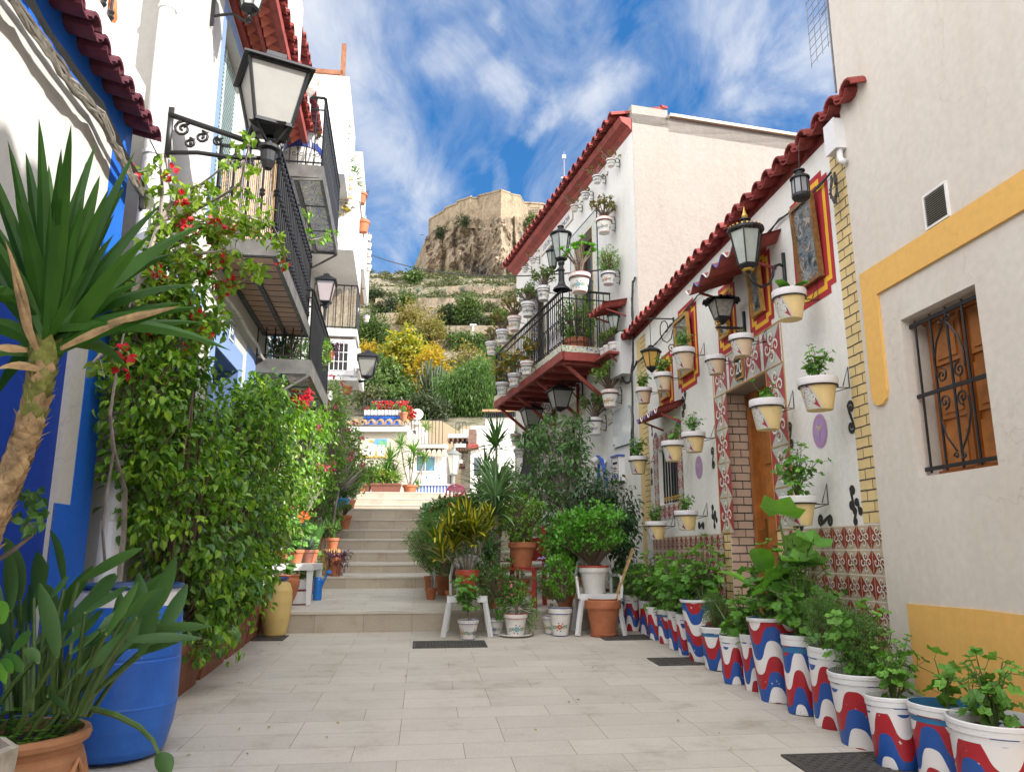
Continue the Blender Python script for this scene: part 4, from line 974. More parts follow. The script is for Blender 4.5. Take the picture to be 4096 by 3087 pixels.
for x in (a,(a+b)/2-.025,b-.05): m.box(x,x+.05,-.16,-.12,c,d)
m.build('louvre',plain('louvre_green',(.42,.50,.50),.5,vary=.05),o)
for (a,b,c,d) in (W2,W3):
    m=M()
    for i in range(7): x=a+(b-a)*(i+.5)/7; m.tube([(x,-.03,c),(x,-.03,d)],.011,5); m.lathe([(.01,0),(.028,.03),(.01,.06)],6,(x,-.03,d-.2))
    m.build('window_bars',m_iron,h27)
m=M(); m.box(W1[0]-.1,W1[1]+.1,-.2,.12,W1[2]-.07,W1[2]-.0); m.build('window_sill',plain('pinkish_sill',(.5,.35,.32),.6,vary=.3,scale=5),h27)
t=FL.th('house_number_plate','dark square number plate reading 27 with white border on blue trim','sign',-8.53,.008,3.53)
m=M(); m.box(-.1,.1,0,.01,0,.23,0); m.box(-.085,.085,.01,.013,.02,.21,1); m.build('plate',[m_white,plain('slate_plate',(.06,.1,.12),.5,vary=0)],t); lettering('27',.15,t,(0,.015,.112),m_white,sx=.85)
# eave with rows of brick teeth
ev=M(); e0,e1=s0-.1,s1-.0
ev.box(e0,e1,0,.47,7.06,7.12,0); ev.box(e0,e1,0,.06,6.90,7.06,0); ev.box(e0,e1,.2,.24,6.96,7.07,0); ev.box(e0,e1,.40,.47,7.0,7.06,0)
n=int((e1-e0)/.17)
for i in range(n):
    x=e0+.085+i*.17
    for (y0_,y1_) in ((.06,.20),(.24,.40)):
        ev.add([(x-.08,y0_,7.06),(x+.08,y0_,7.06),(x-.02,y1_,7.06),(x-.02,y0_+.02,6.95)],[[0,1,3],[1,2,3],[2,0,3]],1)
ev.build('toothed_eave',[m_red,plain('eave_teeth',(.55,.16,.11),.7,vary=.15)],h27)
rf=M(); tiles(rf,e0,e1,7.16,.55,.5,.28,.24,seed=11,th=.02); rf.build('roof',m_redt,h27)
# pier / chimney on top
m=M(); m.box(FL.sY(9.4),FL.sY(8.75),-.05,.42,7.1,8.6); m.build('chimney',m_whL,h27)
# balcony 1
b0,b1,bp,bz=FL.sY(10.4)+.0,FL.sY(7.34),.62,4.14
bs=M(); bs.box(b0,b1,0,bp-.04,bz+.02,bz+.12,0)
bs.box(b0-.01,b1+.01,bp-.04,bp+.01,bz-.0,bz+.17,1)
bs.box(b1-.04,b1+.01,0,bp-.04,bz,bz+.17,1); bs.box(b0-.01,b0+.04,0,bp-.04,bz,bz+.17,1)
bs.box(b0+.04,b1-.04,.005,.06,bz-.01,bz+.02,2); bs.box(b0+.04,b1-.04,.29,.34,bz-.01,bz+.02,2)
for i in range(15): x=b0+.05+i*.21; bs.box(x,x+.006,.06,bp-.04,bz+.014,bz+.022,2)
m_bslab=plain('balcony_soffit_tile',(.40,.24,.17),.7,vary=.15,scale=3); m_steel=plain('worn_steel_edge',(.12,.115,.11),.6,.2,vary=.35,scale=6); m_pl2=plain('peeling_black_paint',(.05,.05,.05),.6,vary=.9,scale=12)
bal=bs.build('balcony',[m_bslab,m_steel,m_pl2],h27)
railing(bal,b0,b1,bp,bz+.17,1.03,gap=.125,r=.013,knobs=3)
m=M(); rr=random.Random(2)
x=b0+.03
while x<b1-.02: h_=rr.uniform(.86,.98); m.tube([(x,bp-.065+rr.uniform(-.004,.004),bz+.2),(x+rr.uniform(-.01,.01),bp-.065,bz+.17+h_)],.007,4); x+=.019
y=.03
while y<bp-.06: h_=rr.uniform(.86,.98); m.tube([(b1-.065,y,bz+.2),(b1-.065,y,bz+.17+h_)],.007,4); y+=.019
for z in (.3,.55,.8): m.beam((b0+.03,bp-.075,bz+.17+z),(b1-.06,bp-.075,bz+.17+z),.004,.006)
m.build('reed_screen',plain('reed',(.42,.28,.15),.8,vary=.45,scale=25),bal)
# braided cable loops below the balcony
cabl(FL,'braided_cable','braided whitish cables under the long balcony of number 27',[(FL.sY(5.6),.06,3.85),(FL.sY(7.0),.07,3.85),(FL.sY(8.4),.07,3.84),(FL.sY(9.6),.08,3.8),(FL.sY(10.1),.1,3.7),(FL.sY(10.25),.12,3.4),(FL.sY(10.3),.1,2.2)],.014,plain('whitish_cable',(.5,.47,.42),.7,vary=.2,scale=20),n=9,seed=12)
# big street lantern and bracket
a,n_=FL.sY(5.77),0
t=FL.th('street_lantern','large square street lantern with milky glass on an ornate black wall bracket','street lamp',-5.72,0,4.40)
out=.80
m=M(); m.beam((0,.01,-.12),(0,.01,.32),.06,.02)
m.beam((0,0,.26),(0,out,.02),.03,.035)
m.tube([(0,.02,-.08),(0,.25,-.06),(0,.5,-.08),(0,out-.06,-.07)],.018,8)
for (cy_,cz_,R,dr) in ((.12,.14,.07,1),(.27,.08,.055,-1),(.40,.05,.04,1),(.18,.02,.045,-1),(.56,-.13,.055,1),(.66,-.12,.035,-1)):
    m.tube([(0,x,z) for x,z in spiral(cy_,cz_,R,1.5,PI/2,dr,14)],.011,6)
    m.tube([(0,cy_,cz_+R*.3),(0,cy_+R,cz_+R*.9)],[.02,.002],5)
m.build('bracket',m_iron,t,smooth=True)
m=M(); m.lathe([(.001,-.17),(.035,-.16),(.06,-.10),(.065,-.02),(.05,.0),(.085,.01),(.085,.035),(.035,.05),(.03,.1),(.001,.1)],12,(0,out,0)); 
for i in range(4):
    A=PI/2*i+PI/4+.35; m.tube([(0,out,.05),(.09*math.cos(A),out+.09*math.sin(A),.09),(.18*math.cos(A),out+.18*math.sin(A),.19)],.012,5)
m.build('lamp_base',m_iron,t)
lantern(t,.47,.74,4,m_frost,'pyr',(0,out,.17),taper=.62,rot=.35)
t=FL.th('wall_lantern','black wall lantern on a curved arm high on house 27, cut by the top edge','lantern',FL.sY(6.55),0,6.35)
m=M(); m.beam((0,.01,-.2),(0,.01,.25),.05,.02); m.tube([(0,0,-.1),(0,.2,-.05),(0,.33,-.12),(0,.36,-.05)],.014,6); m.lathe([(.001,-.16),(.02,-.14),(.01,-.12),(.03,-.1),(.001,-.05)],8,(0,.36,0)); m.build('bracket',m_iron,t); lantern(t,.26,.5,6,m_clear,'pyr',(0,.36,0))
t=FL.th('wall_lantern','grey wall lantern with domed hood behind the top of the hedge','lantern',FL.sY(9.6),0,3.0)
m=M(); m.beam((0,.01,-.2),(0,.01,.1),.05,.02); m.tube([(0,0,-.05),(0,.12,.1),(0,.3,.16),(0,.42,.12)],.016,7); m.build('bracket',plain('grey_lamp_metal',(.12,.14,.16),.5,.3),t); lantern(t,.26,.42,6,m_clear,'dome',(0,.42,-.26),frame=plain('grey_lamp_frame',(.12,.14,.16),.5,.3,vary=0))
# ================================================================ LEFT: house C
hc=FL.th('tiled_balcony_house','white house with two black iron balconies with flowered tile undersides and blue doors','house')
s0,s1=FL.sY(14.0),FL.sY(10.15)
m=M(); dd=((-12.9,-11.9,6.6,8.7,.2),(-12.2,-11.3,3.62,5.7,.2)); wall(m,s0,s1,-.3,8.9,dd,back=5); m.build('wall',m_whL,hc)
m_sky=plain('bright_blue_paint',(.03,.25,.62),.5,vary=.1)
for (a,b,c,d,t_) in dd:
    m=M(); m.box(a,b,-.19,-.15,c,d,0)
    for q in ((a-.1,a,c,d+.1),(b,b+.1,c,d+.1),(a,b,d,d+.1)): m.box(q[0],q[1],0,.01,q[2],q[3],0)
    m.build('blue_door',m_sky,hc)
m_bt2=ceramic('blue_yellow_ceramic',[(.08,.12,.30),(.32,.34,.42),(.5,.5,.48),(.08,.14,.36),(.4,.34,.12),(.5,.5,.46)],9,.2)
for k,(ya,yb_,z,top) in enumerate(((10.2,13.1,6.45,1.1),(10.0,12.65,3.50,1.0))):
    b0,b1,bp=FL.sY(yb_),FL.sY(ya),.72
    bs=M(); bs.box(b0+.04,b1-.04,0,bp-.05,z+.03,z+.12,0); bs.box(b0,b1,bp-.05,bp,z,z+.22,1); bs.box(b1-.05,b1,0,bp-.05,z,z+.22,1); bs.box(b0,b0+.05,0,bp-.05,z,z+.22,1)
    bs.box(b0,b1,.30,.36,z,z+.03,1)
    for i in range(4): x=b0+(b1-b0)*(i)/3; bs.box(x-.015,x+.015,0,bp-.05,z+.02,z+.03,1)
    bal=bs.build('balcony',[m_bt2,m_steel],hc)
    railing(bal,b0,b1,bp,z+.22,top,gap=.11,r=.009,scrolls=(k==0),top2=.2 if k==0 else .12)
    m=M(); m.beam((b0,bp-.02,z),(b0,.0,z-.45),.03,.03); m.beam((b1,bp-.02,z),(b1,.0,z-.45) if k else (b1,.3,z-.02),.03,.03); m.build('strut',m_steel,bal)
m=M(); tiles(m,s0,s1,8.75,.35,.2,.28,.24,seed=13,th=.02); m.build('roof',m_redt,hc)
# ================================================================ LEFT: houses further up
def simple_house(name,label,Ya,Yb,off,z1,holes=(),mat=None,z0=-.3,back=5):
    h=FL.th(name,label,'house',0,0,0); s0,s1=FL.sY(Yb),FL.sY(Ya)
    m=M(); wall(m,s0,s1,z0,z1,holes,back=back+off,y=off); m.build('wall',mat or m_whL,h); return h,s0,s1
hd_,s0,s1=simple_house('jettied_house','white house with a projecting upper floor, roof chimneys and an air conditioner',14.05,17.1,0,9.0)
j=M(); j.box(FL.sY(17.0),FL.sY(14.2),.0,.92,7.0,8.55); j.box(FL.sY(15.2),FL.sY(13.0),-.6,.78,8.0,10.0); j.build('jetty',plaster('white_jetty',(.72,.71,.69),(.55,.5,.42),.5),hd_)
m=M(); m.lathe([(.09,0),(.09,.42),(.13,.44),(.13,.47),(.10,.48),(.13,.5),(.13,.54),(.09,.56),(.001,.56)],12,(FL.sY(13.9),.1,10.0)); m.build('chimney_pot',m_plas,hd_)
m=M(); x=FL.sY(13.6); m.beam((x,.6,10.0),(x,.6,11.1),.09,.09,0); m.beam((x,-.8,10.45),(x,.6,10.45),.09,.09,0); m.build('timber_frame',plain('old_timber',(.22,.09,.045),.8,vary=.3),hd_)
m=M()
for i in range(7):
    for k in range(2): m.lathe([(.03,0),(.06,.06),(.03,.12),(.05,.2),(.03,.24)],8,(FL.sY(15.3)-.12*k,.92-.02,8.55+.0+i*0.0)) if i==0 else None
m.box(FL.sY(17.2),FL.sY(15.25),.7,.95,8.55,9.7); m.build('roof_parapet',m_whL,hd_)
def tbalcony(par,Ya,Yb,z,off,proj,rail='iron',wallh=1.0,mat=None):
    b0,b1=FL.sY(Yb),FL.sY(Ya); bs=M()
    bs.box(b0,b1,off,off+proj,z,z+.16,0); bs.box(b0+.1,b1-.1,off+.06,off+proj-.1,z-.006,z-.001,1)
    for i in range(3): x=b0+.1+(b1-b0-.2)*i/2; bs.box(x-.03,x+.03,off,off+proj-.05,z-.012,z-.006,2)
    bal=bs.build('balcony',[m_white,mat or m_bslab2,m_steel],par)
    if rail=='iron':
        m=M(); n=int((b1-b0)/.12)
        for i in range(n+1): x=b0+(b1-b0)*i/n; m.tube([(x,off+proj-.03,z+.16),(x,off+proj-.03,z+1.15)],.01,4)
        for i in range(6): y=off+proj*i/6; m.tube([(b1-.02,y,z+.16),(b1-.02,y,z+1.15)],.01,4)
        for zz in (.2,1.15): m.beam((b0,off+proj-.03,z+zz),(b1,off+proj-.03,z+zz),.04,.02); m.beam((b1-.02,off,z+zz),(b1-.02,off+proj-.03,z+zz),.04,.02)
        m.build('railing',m_iron,bal)
        m=M(); rr=random.Random(int(z*10)); y=off+.02
        while y<off+proj-.05: m.box(b1-.06-.005,b1-.055,y,y+.02,z+.2,z+1.0+rr.uniform(0,.12)); y+=.026
        m.build('reed_screen',plain('grey_reed_%d'%int(z),(.30,.25,.19),.9,vary=.4,scale=20),bal)
    elif rail=='wall':
        m=M(); m.box(b0,b1,off+proj-.12,off+proj,z+.16,z+.16+wallh); m.box(b1-.12,b1,off,off+proj-.12,z+.16,z+.16+wallh); m.build('parapet',m_whL,bal)
    return bal
m_bslab2=plain('brown_soffit_tile',(.30,.19,.11),.8,vary=.25,scale=9)
tbalcony(hd_,16.0,17.0,5.75,0,.95)
he,s0,s1=simple_house('far_white_house','narrow white house furthest up the left row with stacked balconies',17.15,20.4,.0,9.4)
tbalcony(he,17.3,20.1,7.78,0,.97,'wall',1.2); tbalcony(he,17.6,20.0,5.35,0,.95,'wall',.4)
hf,s0,s1=simple_house('far_white_house','white wall at the head of the stairs behind the climbing roses',20.45,24,-.2,6.2)
t=FL.th('air_conditioner','white air conditioning unit on a ledge of the jettied house','air conditioner',FL.sY(15.4),.36,4.55)
m=M(); m.box(-.45,.35,.05,.62,.12,.86,0); m.box(-.5,.4,0,.7,-.0,.06,0); m.box(-.4,.3,.1,.55,.06,.12,0); m.build('casing',m_plas,t)
m=M(); m.box(.352,.356,.12,.50,.2,.78,0)
for i in range(5): m.box(.357,.362,.12+.09*i,.135+.09*i,.2,.78,1)
for i in range(4): m.box(.357,.362,.12,.5,.2+.19*i,.215+.19*i,1)
m.build('fan_grille',[m_dark,m_plas],t)
t=FL.th('wall_lantern','black lantern standing on a wall arm between the long balcony and the jettied house','lantern',FL.sY(12.4),0,5.3); m=M(); m.beam((0,.01,-.3),(0,.01,0),.05,.02); m.tube([(0,0,-.1),(0,.5,-.06),(0,.62,-.02)],.016,6); m.lathe([(.02,-.3),(.03,-.1),(.05,-.05),(.001,0)],8,(0,.62,0)); m.build('bracket',m_iron,t); lantern(t,.3,.55,4,plain('pinkish_glass',(.4,.33,.33),.3,vary=.05),'pyr',(0,.62,0))
q=FL.hit(1456,1345,1.05); t=FL.th('street_lantern','black square street lantern with milky glass hanging out from the far houses','street lamp',FL.sY(17.2),0,5.05); m=M(); m.beam((0,.01,-.3),(0,.01,.1),.05,.02); m.tube([(0,0,0),(0,.6,-.02),(0,1.15,-.02)],.02,6); m.tube([(0,0,-.25),(0,.5,-.15),(0,1.1,-.03)],.014,6); m.build('bracket',m_iron,t); lantern(t,.44,.68,4,m_frost,'pyr',(0,1.15,.06))
t=FL.th('stone_urn','white plaster urn on a pedestal at the roof edge of number 27','urn',FL.sY(9.95),.45,7.6); t.scale=(.62,)*3
m=M(); m.lathe([(.12,-.5),(.12,-.2),(.08,-.15),(.07,-.02),(.13,.05),(.2,.15),(.24,.3),(.3,.42),(.28,.45),(.24,.42),(.001,.36)],16); m.build('bowl',plaster('white_plaster_urn',(.5,.48,.45),(.45,.4,.35),.5,scale=6,bump=.02),t,smooth=True)
# ================================================================ hill, castle, far houses
from mathutils import noise as MN
PR=[(40,2.6),(44,3.0),(46,8.6),(52,10.5),(60,14),(85,25),(120,41),(160,59),(200,72),(262,92.5),(300,95),(420,98),(700,60)]
def hz(x,y):
    for (a,za),(b,zb) in zip(PR,PR[1:]):
        if y<=b or b==700:
            t=max(0,min(1,(y-a)/(b-a))); z=za+(zb-za)*t; break
    k=max(0,min(1,(y-70)/80))
    sx=(x+ .12*y); z*=1-k*.0011*max(0,abs(sx+0)-60)
    if y>60:
        st=6.0; q=z/st; f=q-math.floor(q); g=(f**3 if f<.8 else .512+(f-.8)/.2*.488); z=(z*.35+ (math.floor(q)+g)*st*.65)+1.2*k
        z+=1.6*k*MN.noise(Vector((x*.04,y*.04,0)))+.5*k*MN.noise(Vector((x*.2,y*.2,3)))
    return z
def hillY(px,py):                              # where the line of sight meets the slope
    a,b=ray(px,py); Y=46.0
    while Y<330:
        if hz(a*Y,Y)>EYE+b*Y: return Y
        Y+=.5
    return 262.0
def hillP(px,py): Y=hillY(px,py); return Vector((ray(px,py)[0]*Y,Y,hz(ray(px,py)[0]*Y,Y)))
hm=M(); nx,ny=150,190; ys=[40+ (700-40)*(j/ny)**1.7 for j in range(ny+1)]
for j in range(ny+1):
    for i in range(nx+1):
        y=ys[j]; x=-.12*y+(i/nx*2-1)*(30+y*.75); hm.v.append((x,y,hz(x,y)))
for j in range(ny):
    for i in range(nx): a=j*(nx+1)+i; hm.f.append([a,a+1,a+nx+2,a+nx+1]); hm.m.append(0)
def hillmat():
    m,nt,b=newmat('scrubby_hillside'); b.inputs['Roughness'].default_value=.95; b.inputs['Specular IOR Level'].default_value=.1
    tc=N(nt,'ShaderNodeTexCoord')
    n=N(nt,'ShaderNodeTexNoise',i_Scale=.09,i_Detail=9.,i_Roughness=.7); L(nt,tc.outputs['Object'],n.inputs['Vector'])
    n2=N(nt,'ShaderNodeTexNoise',i_Scale=.9,i_Detail=7.,i_Roughness=.75); L(nt,tc.outputs['Object'],n2.inputs['Vector'])
    s=math_(nt,'ADD',math_(nt,'MULTIPLY',n.outputs['Fac'],.5),math_(nt,'MULTIPLY',n2.outputs['Fac'],.5))
    r=ramp(nt,[(.38,(.045,.055,.025)),(.46,(.095,.10,.055)),(.51,(.18,.16,.115)),(.58,(.25,.22,.17)),(.7,(.32,.29,.24))]); L(nt,s,r.inputs['Fac']); L(nt,r.outputs['Color'],b.inputs['Base Color'])
    bp=N(nt,'ShaderNodeBump',i_Strength=.9,i_Distance=.5); L(nt,n2.outputs['Fac'],bp.inputs['Height']); L(nt,bp.outputs[0],b.inputs['Normal']); return m
struct(hm.build('hillside',hillmat(),smooth=True))
def stonemat(name,c1,c2,c3,sc_=.25,bump=1.2,vs=1.6):
    m,nt,b=newmat(name); b.inputs['Roughness'].default_value=.95; b.inputs['Specular IOR Level'].default_value=.1
    tc=N(nt,'ShaderNodeTexCoord'); mp=N(nt,'ShaderNodeMapping'); mp.inputs['Scale'].default_value=(1,1,.55); L(nt,tc.outputs['Object'],mp.inputs[0])
    n=N(nt,'ShaderNodeTexNoise',i_Scale=sc_,i_Detail=10.,i_Roughness=.68,i_Distortion=.6); L(nt,mp.outputs[0],n.inputs['Vector'])
    v=N(nt,'ShaderNodeTexVoronoi',i_Scale=vs); L(nt,tc.outputs['Object'],v.inputs['Vector'])
    r=ramp(nt,[(.34,c3),(.46,c1),(.56,c2),(.68,c1),(.8,c3)]); L(nt,n.outputs['Fac'],r.inputs['Fac'])
    rv=ramp(nt,[(.0,(.55,.55,.55)),(.35,(1,1,1)),(.8,(1.25,1.22,1.18))]); L(nt,v.outputs['Distance'],rv.inputs['Fac']); c=mixc(nt,.8,r.outputs['Color'],rv.outputs['Color'],'MULTIPLY'); L(nt,c,b.inputs['Base Color'])
    bp=N(nt,'ShaderNodeBump',i_Strength=.8,i_Distance=bump); L(nt,n.outputs['Fac'],bp.inputs['Height']); L(nt,bp.outputs[0],b.inputs['Normal']); return m
m_rock=stonemat('cliff_rock',(.20,.158,.115),(.27,.22,.165),(.07,.068,.066),.12,2.5)
m_fort=stonemat('fortress_masonry',(.225,.178,.125),(.26,.21,.15),(.14,.112,.08),.25,.3,.9)
m_drys=stonemat('dry_stone',(.19,.155,.115),(.23,.19,.145),(.09,.08,.065),.8,.2,2.2)
# rock: (px of the left and right profile)
top=[(1650,1112),(1668,1050),(1690,985),(1706,940),(1722,925),(1748,905),(1775,880),(1800,856),(1830,858),(1860,868),(1900,862),(1935,872),(1965,860),(2000,864),(2030,868),(2055,858),(2075,862),(2095,872),(2115,905),(2150,960),(2200,1010),(2300,1040)]
def topy(px):
    for (a,ya),(b,yb_) in zip(top,top[1:]):
        if px<=b: t=(px-a)/(b-a); return ya+(yb_-ya)*max(0,t)
    return top[-1][1]
def plan(px):                                   # depth of the cliff face for a bearing
    pts=[(1650,318),(1700,296),(1800,284),(1900,279),(2004,268),(2060,276),(2110,290),(2200,312),(2300,330)]
    for (a,ya),(b,yb_) in zip(pts,pts[1:]):
        if px<=b: t=(px-a)/(b-a); return ya+(yb_-ya)*max(0,t)
    return pts[-1][1]
rk=M(); NX,NZ=200,70
for i in range(NX+1):
    px=1650+650*(i/NX); Y0=plan(px); P=atY(px,topy(px),Y0); zb=91.0
    for j in range(NZ+1):
        t=j/NZ; z=zb+(P.z-zb)*t
        X=P.x; q=Vector((X*.09,Y0*.02,z*.045)); 
        dsp=9.0*(abs(MN.noise(q*1.3))**.8)*-1+5.0*MN.noise(Vector((X*.28,0,z*.12+5)))+2.6*MN.noise(Vector((X*.6,4,z*.5)))+1.6*MN.noise(Vector((X*1.3,7,z*1.1)))
        rg=abs(MN.noise(Vector((X*.16,9,z*.03))))
        Y=Y0-(1-t)*9-dsp*.9*min(1,(1-t)*5+.25)+3.5*(1-min(1,rg*5))
        sx=(Y/Y0)
        rk.v.append((X*sx if i<NX else X, Y, z+.6*MN.noise(Vector((X*.5,z*.5,1)))*(1 if t>.9 else 0)))
for i in range(NX):
    for j in range(NZ): a=i*(NZ+1)+j; rk.f.append([a,a+NZ+1,a+NZ+2,a+1]); rk.m.append(0)
o=len(rk.v)
for i in range(NX+1):
    v=rk.v[i*(NZ+1)+NZ]; rk.v.append((v[0]-12,v[1]+45,v[2]+1.0))
for i in range(NX): a=i*(NZ+1)+NZ; rk.f.append([a,a+NZ+1,o+i+1,o+i]); rk.m.append(0)
v0=len(rk.v); rk.v.append((rk.v[0][0]-12,rk.v[0][1]+45,90)); rk.f.append([*range(0,NZ+1),o,v0]); rk.m.append(0)
struct(rk.build('cliff',m_rock))
# castle: walls following the edge of the cliff
ca=thing('castle','old stone castle walls with a sharp bastion on top of the cliff','castle',tuple(atY(2004,860,268)))
cw=M(); base=Vector(ca.location)
seg=[(1714,936,880,303),(1722,930,872,299),(1778,890,838,290),(1779,890,830,290),(1826,868,812,285),(1828,868,803,285),(1855,872,795,283),(1880,874,786,281),(1888,874,783,281),(1889,874,790,281),(1911,875,789,280),(1912,875,781,280),(1960,876,770,274.5),(2004,876,758,269)]
seg2=[(2004,876,758,269),(2042,876,770,276),(2044,876,775,276.2),(2080,884,781,283),(2084,890,786,284),(2098,900,812,290)]
seg3=[(2098,905,808,296),(2150,925,811,298),(2175,940,813,299),(2178,940,817,299),(2260,960,818,302),(2330,960,825,306)]
for S in (seg,seg2,seg3):
    L0=[atY(p[0],p[1],p[3]+1.0)-base for p in S]; L1=[atY(p[0],p[2],p[3]+1.4)-base for p in S]
    for i in range(len(S)-1):
        a,b,c,d=L0[i],L0[i+1],L1[i+1],L1[i]
        a=a-Vector((0,0,4)); b=b-Vector((0,0,4)); K_=Vector((-1,9,0))
        cw.poly([a,b,c,d]); cw.poly([d,c,c+K_,d+K_]); cw.poly([a+K_,d+K_,c+K_,b+K_])
        cw.poly([a,d,d+K_,a+K_]); cw.poly([b,b+K_,c+K_,c])
        e=Vector((0,-.35,0)); u=Vector((0,0,.7)); cw.poly([d+e-u,c+e-u,c+e,d+e]); cw.poly([d+e,c+e,c,d])
cw.build('wall',m_fort,ca)
m=M()
for zz in range(6):
    p=atY(2121+7*zz,842,297.5)-base; m.beam(p+Vector((0,0,1.2)),p-Vector((0,0,1.0)),.12,.12)
p,q=atY(2119,842,297.4)-base,atY(2158,842,297.4)-base
for zz in (-1,0,1.2): m.beam(p+Vector((0,0,zz)),q+Vector((0,0,zz)),.12,.12)
m.build('window_grille',m_iron,ca); 
t=thing('radio_mast','thin radio mast with white aerials behind the red eave of the patio house','mast',tuple(atY(2259,830,330))); h_=(atY(2256,605,330)-atY(2259,830,330)).z
m=M(); m.tube([(0,0,-6),(0,0,h_*.9)],[.5,.3],5); m.tube([(0,0,h_*.9),(0,0,h_)],.1,4); m.build('pole',plain('mast_grey',(.2,.2,.24),.5,.3),t)
for z_,x_ in ((.86,0),(.5,-1.2),(.35,-1.3),(.13,-1.6)):
    m=M(); m.lathe([(.001,0),(.9,.2),(.9,1.8 if z_>.8 else .7),(.001,2.0 if z_>.8 else .9)],8,(x_*.6,0,h_*z_)); m.build('antenna',m_white,t)
# lower castle walls on the slope
def wallrun(name,label,cat,pts,h,th_,mat,kindY=None):
    b=Vector(pts[0]); t=thing(name,label,cat,tuple(b)); m=M()
    for p,q in zip(pts,pts[1:]):
        p=Vector(p)-b;q=Vector(q)-b; K_=Vector((0,th_,0)); H=Vector((0,0,h)); D=Vector((0,0,-3))
        m.poly([p+D,q+D,q+H,p+H]); m.poly([p+H,q+H,q+H+K_,p+H+K_])
        m.poly([p+D,p+H,p+H+K_,p+D+K_]); m.poly([q+D,q+D+K_,q+H+K_,q+H])
    m.build('wall',mat,t); return t
wallrun('castle_wall','long grey walled rampart below the cliff on the right','castle wall',[atY(1815,1158,252),atY(1900,1165,250),atY(1990,1168,249),atY(2080,1168,249),atY(2200,1168,249)],5.4,3,stonemat('dark_rampart_stone',(.13,.105,.08),(.17,.14,.105),(.08,.07,.06),.5,.3,1.2))
wallrun('castle_wall','low sand coloured wall among bushes at the left foot of the cliff','castle wall',[atY(1640,1128,266),atY(1720,1125,262),atY(1800,1118,259),atY(1826,1120,258)],3.2,2,m_fort)
wallrun('castle_wall','dark flat topped wall on the skyline left of the cliff','castle wall',[atY(1300,1125,268),atY(1480,1123,268),atY(1615,1118,268)],2.6,3,plain('grey_concrete_wall',(.22,.19,.17),.9,vary=.1,scale=1))
tl=[('topmost',1780,2150,1180,236),('second',1500,2150,1236,200),('third',1620,2150,1262,180),('fourth',1500,2140,1300,150),('fifth',1560,2140,1352,118),('lowest',1700,2140,1402,88)]
for nm,a,b,py,Y in tl:
    pts=[]
    for i in range(13):
        px=a+(b-a)*i/12; p=hillP(px,py+2*math.sin(i*.9+Y)); pts.append((p.x,p.y,p.z-.4))
    wallrun('terrace_wall','%s of the rough dry stone terrace walls across the dry hillside'%nm,'terrace wall',pts,1.9 if nm!='lowest' else 1.4,1,m_drys)
# pale retaining walls at the foot of the hill
m_tan=plaster('tan_concrete',(.34,.26,.17),(.26,.2,.13),.5,scale=.4,bump=.01)
def quadwall(name,label,cat,P,mat,th_=.5):
    b=Vector(P[0]); t=thing(name,label,cat,tuple(b)); P=[Vector(p)-b for p in P]; K_=Vector((0,th_,0)); m=M(); n=len(P)
    m.poly(P); m.poly([p+K_ for p in P][::-1])
    for i in range(n): m.poly([P[i],P[i]+K_,P[(i+1)%n]+K_,P[(i+1)%n]])
    m.build('wall',mat,t); return t
quadwall('retaining_wall','big tan retaining wall below the pepper tree with a slanting top','retaining wall',[atY(1480,2150,44),atY(1990,2150,44),atY(1990,1705,44),atY(1850,1703,44),atY(1835,1724,44),atY(1765,1683,44),atY(1480,1680,44)],m_tan)
quadwall('retaining_wall','lower tan wall in front of the retaining wall, beside the street lamp','retaining wall',[atY(1700,2100,39),atY(1850,2100,39),atY(1850,1800,39),atY(1796,1795,39),atY(1700,1835,39)],m_tan)
quadwall('chalkboard_wall','dark grey graffiti covered wall behind the lamp','wall',[atY(1748,2000,36.5),atY(1802,2000,36.5),atY(1802,1872,36.5),atY(1748,1870,36.5)],plain('dark_grey_wall',(.06,.065,.08),.8,vary=.3,scale=3))
# far small houses
def fhouse(name,label,P0,w,d,h,rz=0,mat=None):
    t=thing(name,label,'house',tuple(P0),rz); m=M(); m.box(0,w,0,d,-2,h); m.build('wall',mat or m_wh,t); return t
def frail(par,x0,x1,y,z,h=.95,gap=.13,name='railing'):
    m=M(); n=max(2,int((x1-x0)/gap))
    for i in range(n+1): x=x0+(x1-x0)*i/n; m.tube([(x,y,z),(x,y,z+h)],.013,4)
    m.beam((x0,y,z+h),(x1,y,z+h),.04,.03); m.beam((x0,y,z+.08),(x1,y,z+.08),.03,.02); m.build(name,m_iron,par)
PA=atY(1398,1955,26.4); zt=atY(1500,1700,26.4).z-PA.z
m_cream=plaster('cream_white_render',(.50,.45,.38),(.55,.49,.4),.4)
w_=(atY(1622,1955,26.4)-PA).x
A_=fhouse('mural_house','cream house with a painted mural and clay tile edge above the stairs',PA,w_,3,zt,0,m_cream)
m=M(); tiles(m,-.1,w_+.05,zt+.02,.22,.1,.3,.30,seed=21,course=.3,th=.03); m.xf(Matrix.Rotation(PI,4,'Z')@Matrix.Translation((-w_,0,0)),0); m.build('roof_tiles',m_clay,A_)
m=M(); m.box(-.1,w_+.12,-.16,-.02,zt-.24,zt-.08); m.build('gutter',m_white,A_)
mx0=(atY(1441,1790,26.4)-PA); mx1=(atY(1549,1790,26.4)-PA); mz1=(atY(1500,1755,26.4)-PA).z; mz0=(atY(1500,1831,26.4)-PA).z
m=M(); m.box(mx0.x,mx1.x,-.03,0,mz0,mz1,0); W=mx1.x-mx0.x; H=mz1-mz0
def mp_(pts,k,o): m.poly([(mx0.x+W*x,-.03-o,mz0+H*z) for x,z in pts],k)
mp_([(0,0),(1,0),(1,.3),(.6,.38),(0,.3)],1,.002); mp_([(.45,.75),(1,.55),(1,1),(.55,1)],2,.002); mp_([(.62,.6),(.8,.95),(1,.8),(.95,.55)],3,.004)
